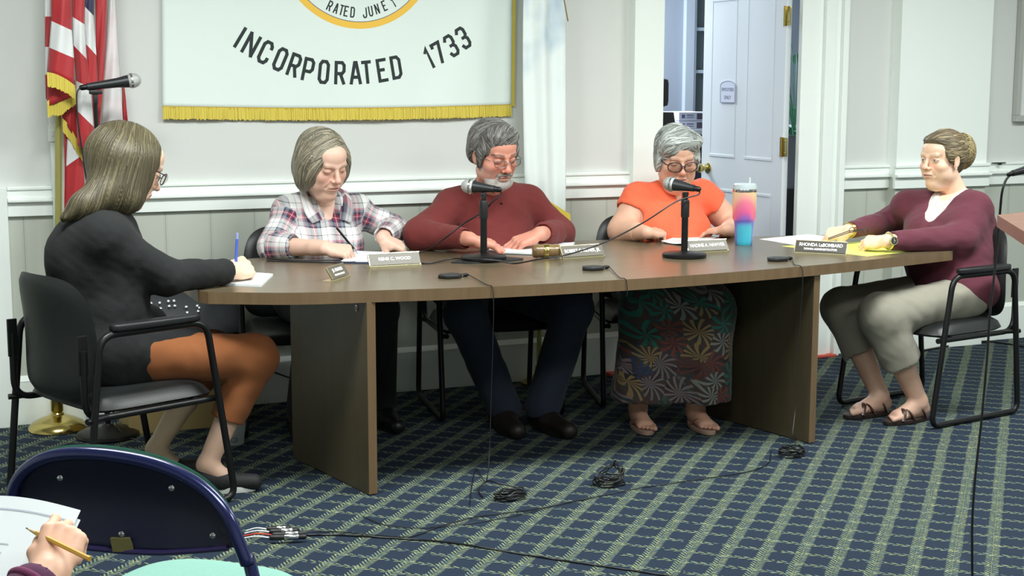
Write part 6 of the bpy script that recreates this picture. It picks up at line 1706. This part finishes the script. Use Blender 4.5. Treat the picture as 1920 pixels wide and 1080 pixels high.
# ------------------------------------------------ woman in the burgundy cardigan
def build_burgundy():
    r = person_root('woman with pinned-up curly brown hair in a burgundy cardigan, seated at the table end', None)
    q = dict(skin=(232, 194, 168), blush=(224, 150, 128), fat=.85, cheek=1.05, jaw=.99, lips=(190, 128, 118), brow=(140, 116, 96), browa=.45, bl=.5, open=True, gaze=-.003, lid=(190, 142, 124), nose=1.05)
    hd = Head(at_y(1766, 298, 5.22), -170, 3, 0, 1.03)
    pel = (4.375, 5.10, .51); nk = at_y(1795, 366, 5.22); shL = at_y(1826, 392, 5.06); shR = at_y(1704, 388, 5.36)
    elL = at_y(1800, 448, 4.98); wrL = at_z(1662, 452, .785); elR = at_y(1672, 414, 5.50); wrR = at_z(1590, 432, .800)
    sk = Skin(); add_head(sk, hd, q, nk + Vector((.01, .01, -.03)), .058)
    b = SD(); torso_sd(b, pel, nk, shR, shL, .17, .140, .055, .100, sk=.010, bf=.02); b.cone(shL, elL, .055, .05); b.cone(shR, elR, .055, .05)
    add_sd(sk, b, .006, lambda v: skin_cols(v, q))
    s = SD(); s.cone(elL, wrL, .048, .029, .02); dL = at_z(1600, 455, .768)-wrL
    tips = hand_sd(s, wrL, dL, Vector((-.25, -.55, .85)), -1, [(30, 42, 24), (36, 48, 26), (42, 54, 26), (46, 54, 26)], spread=(.06, .02, -.03, -.08), thumb=[(.018, .022, -.010), (.045, .038, -.024), (.070, .036, -.034), (.090, .028, -.038)], sc=1.02)
    add_sd(sk, s, .0022, lambda v: skin_cols(v, q, tips))
    s = SD(); s.cone(elR, wrR, .048, .028, .02); dR = at_z(1530, 445, .765)-wrR
    tips = hand_sd(s, wrR, dR, Vector((-.15, -.5, .85)), 1, [(34, 48, 26), (42, 58, 30), (50, 62, 30), (56, 64, 30)], thumb=[(.018, .022, -.010), (.045, .038, -.030), (.066, .032, -.044), (.084, .022, -.052)], sc=1.0)
    add_sd(sk, s, .0022, lambda v: skin_cols(v, q, tips))
    kL, kR = at_y(1652, 592, 4.95), at_y(1580, 578, 5.26); aL, aR = at_z(1722, 752, .085), at_z(1650, 742, .085)
    feet = []
    for a, k_, d in ((aL, kL, (-1, -.12)), (aR, kR, (-1, -.05))):
        f = SD(); f.cone(k_, k_.lerp(a, .4), .058, .058, .02); f.cone(k_.lerp(a, .4), a, .058, .038, .02); bare_foot(f, a, d, sc=1.05); add_sd(sk, f, .004, lambda v: skin_cols(v, dict(skin=(212, 172, 150))))
    sk.build('body', SKINM, r)
    # lace blouse
    s = SD(); up, rt, fw, R = torso_sd(s, pel, nk, shR, shL, .17, .140, .065, .100, sk=.000, bf=.02); fwv = Vector(fw); upv = Vector(up); rtv = Vector(rt)
    s.cone(nk + upv*.02, nk + upv*.12, .050, .09, .008, op=-1); s.cone(nk + fwv*.07 + upv*.03, nk + fwv*.185 - upv*.085, .058, .012, .01, op=-1)
    s.box((4.4, 5.1, .32), (.5, .5, .14), .01, k=.02, op=-1); s.disp = lambda P: .0022*wav(P, 61, 120)
    LACE = mat('white_lace', (232, 228, 222), .8, noise=(120, .55, (150, 140, 136)), bump=(160, .6))
    sd_part('lace_blouse', s, .005, LACE, r)
    # cardigan
    s = SD(); torso_sd(s, pel, nk, shR, shL, .182, .150, .075, .100, sk=-.008, bf=.02)
    s.ell((4.39, 5.08, .55), (.175, .205, .13), k=.05)
    s.cone(shL, elL, .070, .068, .04); s.cone(elL, elL+(wrL-elL)*.90, .066, .040, .03); s.cone(shR, elR, .068, .062, .04); s.cone(elR, elR+(wrR-elR)*.92, .060, .038, .03)
    s.cone(elL+(wrL-elL)*.95, wrL + (wrL-elL)*.1, .035, .04, .004, op=-1); s.cone(elR+(wrR-elR)*.97, wrR + (wrR-elR)*.1, .034, .04, .004, op=-1)
    # front opening: a deep V down the chest
    va = nk + fwv*.07 + upv*.03 - rtv*.01; vb = nk + fwv*.215 - upv*.17 + rtv*.03
    s.cone(va, vb, .082, .026, .008, op=-1); s.cone(vb, vb - upv*.16 + fwv*.03, .026, .012, .008, op=-1)
    s.cone(nk + upv*.01, nk + upv*.10, .050, .085, .01, op=-1)
    s.disp = lambda P: .007*wav(P*np.array([1, 1, .7]), 71, 32) + .002*wav(P, 72, 90)
    s.box((4.4, 5.1, .30), (.6, .6, .165), .01, k=.02, op=-1)
    sd_part('burgundy_cardigan', s, .006, cloth('burgundy_knit', (98, 44, 58), noise=(26, .2, (86, 36, 50)), bump=(300, .35)), r)
    # capri trousers
    t = SD(); t.ell((4.37, 5.08, .52), (.15, .18, .085)); t.cone((4.36, 4.98, .515), kL, .094, .098, .03); t.cone((4.36, 5.18, .515), kR, .094, .095, .03)
    hL = kL.lerp(aL, .50); hR = kR.lerp(aR, .50); t.cone(kL, hL, .092, .088, .03); t.cone(kR, hR, .090, .082, .03); t.disp = lambda P: .005*wav(P, 81, 40) + .0015*wav(P, 82, 100)
    for h_, a, k_ in ((hL, aL, kL), (hR, aR, kR)): u_ = (a-k_).normalized(); t.cone(h_ + u_*.075, h_ + u_*.18, .10, .13, .004, op=-1); t.cone(h_ + u_*.02, h_ + u_*.12, .066, .080, .004, op=-1)
    sd_part('capri_trousers', t, .006, cloth('khaki_twill', (150, 146, 132), noise=(20, .12, (140, 136, 122))), r)
    # sandals with crossing straps
    SOLE = mat('dark_brown_sole', (44, 32, 28), .5); STR = mat('dark_brown_strap', (62, 38, 32), .35)
    for a, d in ((aL, (-1, -.12)), (aR, (-1, -.05))):
        d = Vector((d[0], d[1], 0)).normalized(); n = Vector((-d.y, d.x, 0)); M = Matrix(((d.x, n.x, 0, a.x), (d.y, n.y, 0, a.y), (0, 0, 1, 0), (0, 0, 0, 1)))
        ol = [(.065+.132*math.cos(t_), .046*math.sin(t_)*(1+.15*math.cos(t_))) for t_ in [2*PI*i/28 for i in range(28)]]
        o = MB().prism(ol, .001, .020, M=M, bev=.004).build('sandal', SOLE, r, 40); k = MB(); T = lambda x, y, z: M @ Vector((x, y, z))
        for (x0, x1) in ((.135, .06), (.06, .135)): k.tube(spline([T(x0, -.044, .018), T((x0*.7+x1*.3), -.026, .052), T((x0+x1)/2, 0, .062), T((x0*.3+x1*.7), .026, .054), T(x1, .044, .018)], 5), .0125, 6, flat=(.45, (0, 0, 1)))
        k.tube(spline([T(-.01, -.044, .018), T(.01, -.030, .060), T(.03, 0, .078), T(.01, .030, .060), T(-.01, .044, .018)], 5), .0125, 6, flat=(.45, (0, 0, 1))); k.build('strap', STR, o, 60)
    # hair
    HB = SD(); HB.ell((0, -.024, .038), (.0850, .102, .092), k=.02); HB.ell((0, .040, .084), (.056, .044, .026), k=.02); HB.ell((0, -.072, -.015), (.062, .040, .062), k=.02); HB.ell((.012, .130, -.016), (.064, .062, .078), k=.012, op=-1)
    for x in (-1, 1): HB.ell((x*.074, .022, .016), (.010, .026, .028), k=.012); HB.ell((x*.085, -.006, -.012), (.02, .022, .030), k=.008, op=-1)
    sk2 = Skin(); v, f = HB.mesh(.0035); pal = [(104, 90, 66), (126, 110, 82), (88, 76, 56), (160, 144, 108), (112, 98, 72)]; sk2.add(hd.w(v), f, L3((98, 86, 62)))
    st = sample_surface(HB, .006, lambda v: (v[:, 2] > -.02), 900, 11)
    def dirf(P, t):
        D = np.zeros_like(P); D[:, 1] = -1; D[:, 2] = np.where(P[:, 1] > .0, -.15, .05); D[:, 0] = np.sign(P[:, 0])*.1; return D
    lk = make_locks(sk2, HB, st, dirf, 12, .010, .0006, .0030, pal, 12, jit=.08); sk2.add(hd.w(lk[0]), lk[1], lk[2])
    CB = SD(); CB.ell((.006, -.134, .024), (.056, .044, .070), k=.02)
    v, f = CB.mesh(.005); sk2.add(hd.w(v), f, L3((110, 96, 66))); st = sample_surface(CB, .006, lambda v: v[:, 1] < 9, 420, 13)
    def dirc(P, t): D = np.zeros_like(P); D[:, 2] = -1; D[:, 1] = -.3; return D
    lk = make_locks(sk2, CB, st, dirc, 15, .009, .012, .0030, [(150, 134, 92), (172, 156, 110), (120, 106, 74), (134, 118, 84)], 14, curl=1.7, jit=.5); sk2.add(hd.w(lk[0]), lk[1], lk[2])
    sk2.build('hair', HAIRM, r)
    k = MB()
    for x in (-1, 1): k.sphere(hd.M @ Vector((x*.078, -.002, -.038)), .0042, n=10)
    k.build('earring', mat('pearl', (238, 232, 226), .2), r, 180)
    # watch and bracelet
    u_ = (wrL-elL).normalized(); c_ = wrL - u_*.012; n1 = u_.cross(Vector((0, 0, 1))).normalized(); n2 = u_.cross(n1).normalized()
    wt = MB(); wt.tube([c_ + n1*(.033*math.cos(a)) + n2*(.031*math.sin(a)) for a in [2*PI*i/24 for i in range(24)]], .0085, 8, closed=True, flat=(.3, tuple(u_))); o = wt.build('watch_band', mat('pale_gold_band', (214, 206, 150), .3, .7), r, 60)
    fcd = (Vector((0, 0, CAMH)) - c_); fcd = (fcd - u_*fcd.dot(u_)).normalized(); fcd = (fcd*.6 + n1*(.0)).normalized(); Mq = Matrix.Translation(c_ + fcd*.030) @ fcd.to_track_quat('Z', 'Y').to_matrix().to_4x4()
    MB().lathe([(.018, 0), (.0195, .002), (.0195, .007), (.018, .009), (.016, .0085)], M=Mq, n=28).build('watch_case', mat('pale_gold_band', (214, 206, 150)), o, 40)
    k = MB(); k.lathe([(.0155, .0086), (.0150, .0092)], M=Mq, n=28); k.build('watch_dial', mat('dark_dial', (54, 56, 62), .3), o, 40)
    k = MB(); k.box((0, .004, .0100), (.0015, .010, .0005), M=Mq); k.box((.003, 0, .0100), (.007, .0012, .0005), M=Mq); k.build('watch_hands', ENGR, o)
    u_ = (wrR-elR).normalized(); c_ = wrR - u_*.0; n1 = u_.cross(Vector((0, 0, 1))).normalized(); n2 = u_.cross(n1).normalized(); k = MB()
    for j in (0, .008, .016): k.tube([c_ - u_*j + n1*(.034*math.cos(a)) + n2*(.033*math.sin(a)) for a in [2*PI*i/20 for i in range(20)]], .0015, 5, closed=True)
    k.build('bracelet', BRASS, r, 60)
    # reading glasses held in the hands
    g = thing('eyeglasses', 'folded dark eyeglasses held between the hands of the woman in burgundy', 'eyeglasses', (0, 0, 0))
    a = at_z(1553, 449, .768); b_ = at_z(1592, 436, .800); c_ = at_z(1626, 430, .815)
    k = MB(); k.tube([a, b_, c_], .0022, 6); k.tube([a + Vector((.004, .008, .004)), b_ + Vector((.006, .010, .006)), c_ + Vector((.004, .012, .0))], .0022, 6); k.build('temple_arm', mat('dark_tortoise_frame', (44, 30, 34)), g, 60)
    k = MB(); rt_ = Vector((_cy, _sy, 0))
    for j in (0, 1):
        cc = at_z(1597+ j*26, 431 + j*2, .82); k.tube([cc + rt_*(.022*math.cos(t_)) + Vector((0, 0, .011*math.sin(t_))) for t_ in [2*PI*i/20 for i in range(20)]], .0015, 5, closed=True)
    k.build('rim', mat('dark_tortoise_frame', (44, 30, 34)), g, 60)
build_burgundy()

# ------------------------------------------------ woman in the black cardigan, seen from behind
def build_black():
    r = person_root('woman with long light brown hair in a black cardigan, seen from behind while writing', None)
    q = dict(skin=(232, 196, 170), blush=(220, 150, 126), fat=.3, cheek=.95, jaw=.98, lips=(196, 128, 118), brow=(130, 108, 88), bl=.4, nose=.98)
    hd = Head(at_y(243, 308, 5.14), 14, 27, 0, 1.14)
    f_ = Vector((.927, .375, 0)); rr_ = Vector((.375, -.927, 0))
    pel = Vector((.63, 5.035, .53)); nk = Vector((.70, 5.08, .985)); shR = at_y(196, 446, 4.93); shL = Vector(shR) + Vector((-.03, .33, 0)); shR = Vector(shR)
    elR = at_y(312, 520, 4.97); wrR = at_z(430, 508, .785)
    sk = Skin(); add_head(sk, hd, q, nk + Vector((-.01, -.01, -.03)), .050)
    b = SD(); torso_sd(b, pel, nk, shR, shL, .155, .11, .02, .07, sk=.012); b.cone(shR, elR, .045, .04)
    elL = Vector((.66, 5.34, .72)); wrL = Vector((.86, 5.14, .61)); b.cone(shL, elL, .045, .04); b.cone(elL, wrL, .04, .03)
    add_sd(sk, b, .008, q['skin'])
    s = SD(); s.cone(elR, wrR, .044, .028, .02); s.cone(wrR, wrR + (wrR-elR).normalized()*.02, .028, .026, .01); dR = at_z(462, 500, .790)-wrR
    tips = hand_sd(s, wrR, dR, Vector((-.15, -.75, .55)), 1, [(52, 62, 34), (58, 66, 34), (64, 70, 34), (66, 72, 34)], thumb=[(.018, .022, -.010), (.044, .038, -.028), (.062, .030, -.042), (.078, .018, -.046)], sc=1.18)
    add_sd(sk, s, .0022, lambda v: skin_cols(v, q, tips))
    s = SD(); s.cone(elL, wrL, .04, .028, .02); tips2 = hand_sd(s, wrL, Vector((.9, -.55, -.15)), Vector((0, 0, 1)), -1, [(14, 18, 10)]*4, sc=.98); add_sd(sk, s, .003, lambda v: skin_cols(v, q, tips2))
    kR = at_y(478, 690, 5.03); kR.z = .475; kL = kR - rr_*.16 + Vector((-.06, 0, 0)); aR = at_z(388, 872, .10); aL = at_z(292, 842, .12)
    hR = kR.lerp(aR, .60); hL = kL.lerp(aL, .45)
    for a, k_, d in ((aR, kR, (.80, -.25)), (aL, kL, (.85, .1))):
        f = SD(); f.cone(k_, k_.lerp(a, .5), .05, .046, .02); f.cone(k_.lerp(a, .5), a, .046, .034, .02); f.cone(a, Vector((a.x, a.y, .05)) + Vector((d[0], d[1], 0))*.07, .034, .034, .02); add_sd(sk, f, .005, lambda v: skin_cols(v, dict(skin=(222, 184, 160) if a is aR else (206, 180, 150))))  # far shin gets a duller skin tone: its shade is put into the colour
    sk.build('body', SKINM, r)
    s = SD(); up, rt, fw, R = torso_sd(s, pel, nk, shR, shL, .165, .13, .03, .06, sk=-.008); fwv = Vector(fw); upv = Vector(up)
    s.ell(nk - upv*.14 - fwv*.055, (.15, .15, .15), k=.08); s.ell(nk - upv*.03 - fwv*.03, (.09, .09, .06), k=.06)
    s.cone(shR, elR, .066, .062, .04); s.cone(elR, elR+(wrR-elR)*.90, .060, .047, .03); s.cone(elR+(wrR-elR)*.95, wrR+(wrR-elR)*.1, .034, .04, .004, op=-1)
    s.cone(shL, elL, .062, .058, .04); s.cone(elL, elL+(wrL-elL)*.9, .056, .044, .03)
    s.cone(pel + rr_*.06 + f_*.02 + Vector((0, 0, .0)), pel + rr_*.085 + f_*.26 + Vector((0, 0, -.015)), .130, .118, .04); s.cone(pel - rr_*.05 + f_*.02, pel - rr_*.07 + f_*.22, .13, .115, .04)
    s.cone(nk + upv*.02, nk + upv*.12, .046, .08, .008, op=-1)
    s.disp = lambda P: .0045*wav(P*np.array([1, 1, .7]), 91, 40) + .002*wav(P, 92, 90)
    SPK = cloth('black_sparkle_knit', (19, 21, 22), noise=(420, .5, (38, 40, 40)), bump=(300, .3), sheen=0); sd_part('black_cardigan', s, .006, SPK, r)
    t = SD(); t.ell(pel + f_*.04, (.13, .14, .10)); t.cone(pel + rr_*.08, kR, .092, .082, .03); t.cone(pel - rr_*.08, kL, .092, .08, .03); t.cone(kR, hR, .080, .060, .03); t.cone(kL, hL, .078, .060, .03)
    t.disp = lambda P: .004*wav(P, 95, 42)
    for h_, a, k_ in ((hR, aR, kR), (hL, aL, kL)): u_ = (a-k_).normalized(); t.cone(h_ + u_*.05, h_ + u_*.16, .08, .11, .004, op=-1); t.cone(h_ + u_*.0, h_ + u_*.10, .049, .055, .004, op=-1)
    sd_part('rust_trousers', t, .006, cloth('rust_cotton', (142, 84, 44), noise=(14, .2, (128, 72, 36))), r)
    SHM = mat('black_canvas_shoe', (26, 26, 28), .7); SOL = mat('white_rubber_sole', (220, 222, 218), .5)
    shoe(r, (aR.x-.0, aR.y, 0), (.80, -.25, 0), SHM, SOL, .25, .040, top=.058); shoe(r, (aL.x, aL.y, 0), (.85, .1, 0), SHM, SOL, .25, .040, top=.058)
    # long straight hair
    HB = SD(); HB.ell((0, -.022, .030), (.087, .108, .092), k=.02)
    for x in (-1, 1): HB.ell((x*.070, .006, -.035), (.024, .052, .070), k=.03)
    HB.ell((0, .124, -.056), (.066, .062, .082), k=.014, op=-1)
    def lw(px, py, Y): return np.array(hd.l(at_y(px, py, Y)))
    HB.cone((0, -.06, .0), lw(205, 362, 5.04), .078, .058, .05); HB.cone(lw(205, 362, 5.04), lw(155, 386, 5.00), .056, .036, .04); HB.cone(lw(160, 384, 5.00), lw(120, 408, 4.98), .034, .012, .03)
    HB.cone(lw(232, 300, 5.06), lw(240, 368, 5.03), .075, .045, .04)
    sk2 = Skin(); v, f = HB.mesh(.0045); pal = [(80, 73, 52), (90, 82, 59), (70, 63, 45), (112, 103, 76), (76, 69, 50), (86, 78, 56)]; sk2.add(hd.w(v), f, L3((80, 72, 52)))
    st = sample_surface(HB, .006, lambda v: (v[:, 2] > -.06), 1900, 21)
    gl = np.array(hd.lv((-.32, -.10, -1.0)))
    tgt = lw(150, 395, 5.00)
    def dirf(P, t):
        front = 1/(1+np.exp(-(P[:, 1]-.02)/.012))[:, None]; g2 = np.array(hd.lv((-.12, -.05, -1.0)))
        D = gl*(1-front) + g2*front; D = D/np.linalg.norm(D, axis=1)[:, None]
        top = (P[:, 2] > .07)[:, None]; D = D + top*np.stack([np.sign(P[:, 0])*.9, -.3+0*P[:, 0], 0*P[:, 0]], 1); return D
    lk = make_locks(sk2, HB, st, dirf, 20, .0150, .0006, .0032, pal, 22, jit=.05); sk2.add(hd.w(lk[0]), lk[1], lk[2])
    sk2.build('hair', HAIRM, r)
    glasses(r, hd, mat('dark_tortoise_frame', (44, 30, 34)), .0020, .025, .018, .110, .000)
    p = thing('pen', 'blue pen standing up from the hand of the woman in the black cardigan', 'pen', (0, 0, 0)); a = at_y(441, 516, wrR.y+.03); b_ = at_y(445, 437, wrR.y+.03)
    MB().tube([b_, b_.lerp(a, .15)], .0052, 10).build('cap', mat('pale_blue_pen_cap', (150, 166, 214), .3), p, 60); MB().tube([b_.lerp(a, .14), b_.lerp(a, .5), b_.lerp(a, .93)], [.0052, .0055, .0050], 10).build('barrel', mat('blue_pen', (84, 104, 200), .3), p, 60); MB().tube([b_.lerp(a, .92), a], [.0045, .0008], 8).build('nib', CHROME, p, 60)
build_black()

# ------------------------------------------------ spectator: only the hand and forearm enter the frame
def build_hand():
    r = person_root('person at the near bottom left, only a purple-cuffed hand holding papers in view', None)
    q = dict(skin=(232, 184, 156), blush=(226, 150, 124))
    wr = at_f(92, 1078, 2.16); k1 = at_f(120, 1000, 2.22); el = at_f(-60, 1240, 2.02)
    sk = Skin(); s = SD(); s.cone(el, wr, .045, .031, .02)
    n = (-fwdv + Vector((.1, 0, .55)))
    tips = hand_sd(s, wr, (k1-wr), n, 1, [(28, 60, 34), (46, 70, 36), (58, 74, 36), (64, 74, 36)], spread=(.02, .0, -.02, -.05), thumb=[(.018, .022, -.010), (.046, .040, -.014), (.072, .040, -.020), (.092, .030, -.024)], sc=.92)
    add_sd(sk, s, .002, lambda v: skin_cols(v, q, tips)); 
    up_ = SD(); up_.cone(el, at_f(-260, 1150, 1.75), .045, .055); add_sd(sk, up_, .006, q['skin'])
    sk.build('body', SKINM, r)
    s = SD(); u_ = (wr-el).normalized(); s.cone(el, wr - u_*.035, .062, .044, .02); s.cone(el, at_f(-260, 1150, 1.75), .064, .075, .03); s.cone(wr - u_*.03, wr + u_*.03, .033, .036, .004, op=-1); s.disp = lambda P: .003*wav(P, 101, 60)
    sd_part('purple_sleeve', s, .004, cloth('purple_knit', (92, 44, 74), noise=(60, .4, (52, 40, 70))), r)
    MB().tube([wr - u_*.036 + (u_.cross(Vector((0, 0, 1))).normalized()*math.cos(a) + u_.cross(u_.cross(Vector((0, 0, 1)))).normalized()*math.sin(a))*.043 for a in [2*PI*i/24 for i in range(24)]], .007, 8, closed=True).build('cuff', cloth('maroon_cuff', (112, 48, 84)), r, 180)
    # papers: stiff sheet held up
    P0, P1, P2, P3 = at_f(-40, 930, 2.42), at_f(151, 957, 2.34), at_f(70, 1130, 2.20), at_f(-110, 1110, 2.22)
    pp = thing('printed_sheet', 'white printed sheet held up in the near bottom left hand', 'paper', (0, 0, 0)); nn = (P1-P0).cross(P3-P0).normalized(); nn = nn if nn.dot(CP-P0) > 0 else -nn
    def pf(u, v, o=0): return P0.lerp(P1, u).lerp(P3.lerp(P2, u), v) + nn*(o + .012*math.sin(PI*u)*(1-v))
    k = MB(); k.grid(20, 10, lambda u, v: pf(u, v, .0006)); k.grid(20, 10, lambda u, v: pf(u, v, -.0006)); k.build('sheet', PAPER, pp, 180)
    k = MB(); G1 = mat('grey_print', (186, 192, 204), .9)
    k.grid(16, 1, lambda u, v: pf(.25 + .68*u, .13 + .018*v, .0012))
    for i, (u0, u1) in enumerate(((.36, .50), (.30, .46))): k.grid(8, 1, lambda u, v: pf(u0+(u1-u0)*u, .48+.09*i+.014*v, .0012))
    for i in range(3): k.tube([pf(.24 + (.07-.02*i)*math.cos(a), .27 + (.14-.04*i)*math.sin(a), .0014) for a in [2*PI*j/24 for j in range(24)]], .0009, 4, closed=True)
    k.build('print', G1, pp)
    o = paper_free = MB(); Q = [p + Vector((.0, .0, -.004)) + (p-(P0+P1+P2+P3)/4)*.06 - nn*.004 for p in (P0, P1, P2, P3)]
    def pg(u, v, o=0): return Q[0].lerp(Q[1], u).lerp(Q[3].lerp(Q[2], u), v) + nn*(o + .012*math.sin(PI*u)*(1-v))
    k = MB(); k.grid(16, 8, lambda u, v: pg(u, v, .0006) - nn*.003 + Vector((-.01, 0, -.01))); k.grid(16, 8, lambda u, v: pg(u, v, -.0006) - nn*.003 + Vector((-.01, 0, -.01))); o = k.build('under_sheet', PAPER, None, 180); tag(o, 'second white sheet lying behind the printed sheet in the near bottom left hand', 'paper')
    pc_ = thing('pencil', 'yellow pencil held over the printed sheet at the bottom left', 'pencil', (0, 0, 0)); a = at_f(49, 990, 2.24); b_ = at_f(168, 1048, 2.12)
    MB().tube([a, a.lerp(b_, .03)], [.001, .0014], 8).build('lead', mat('graphite', (40, 40, 42), .4), pc_, 60); MB().tube([a.lerp(b_, .03), a.lerp(b_, .17)], [.0014, .0038], 8).build('sharpened_wood', mat('pencil_wood', (206, 190, 150), .7), pc_, 60)
    MB().tube([a.lerp(b_, .17), b_], .0040, 6).build('painted_barrel', mat('pencil_yellow', (206, 158, 52), .4), pc_, 30)
build_hand()
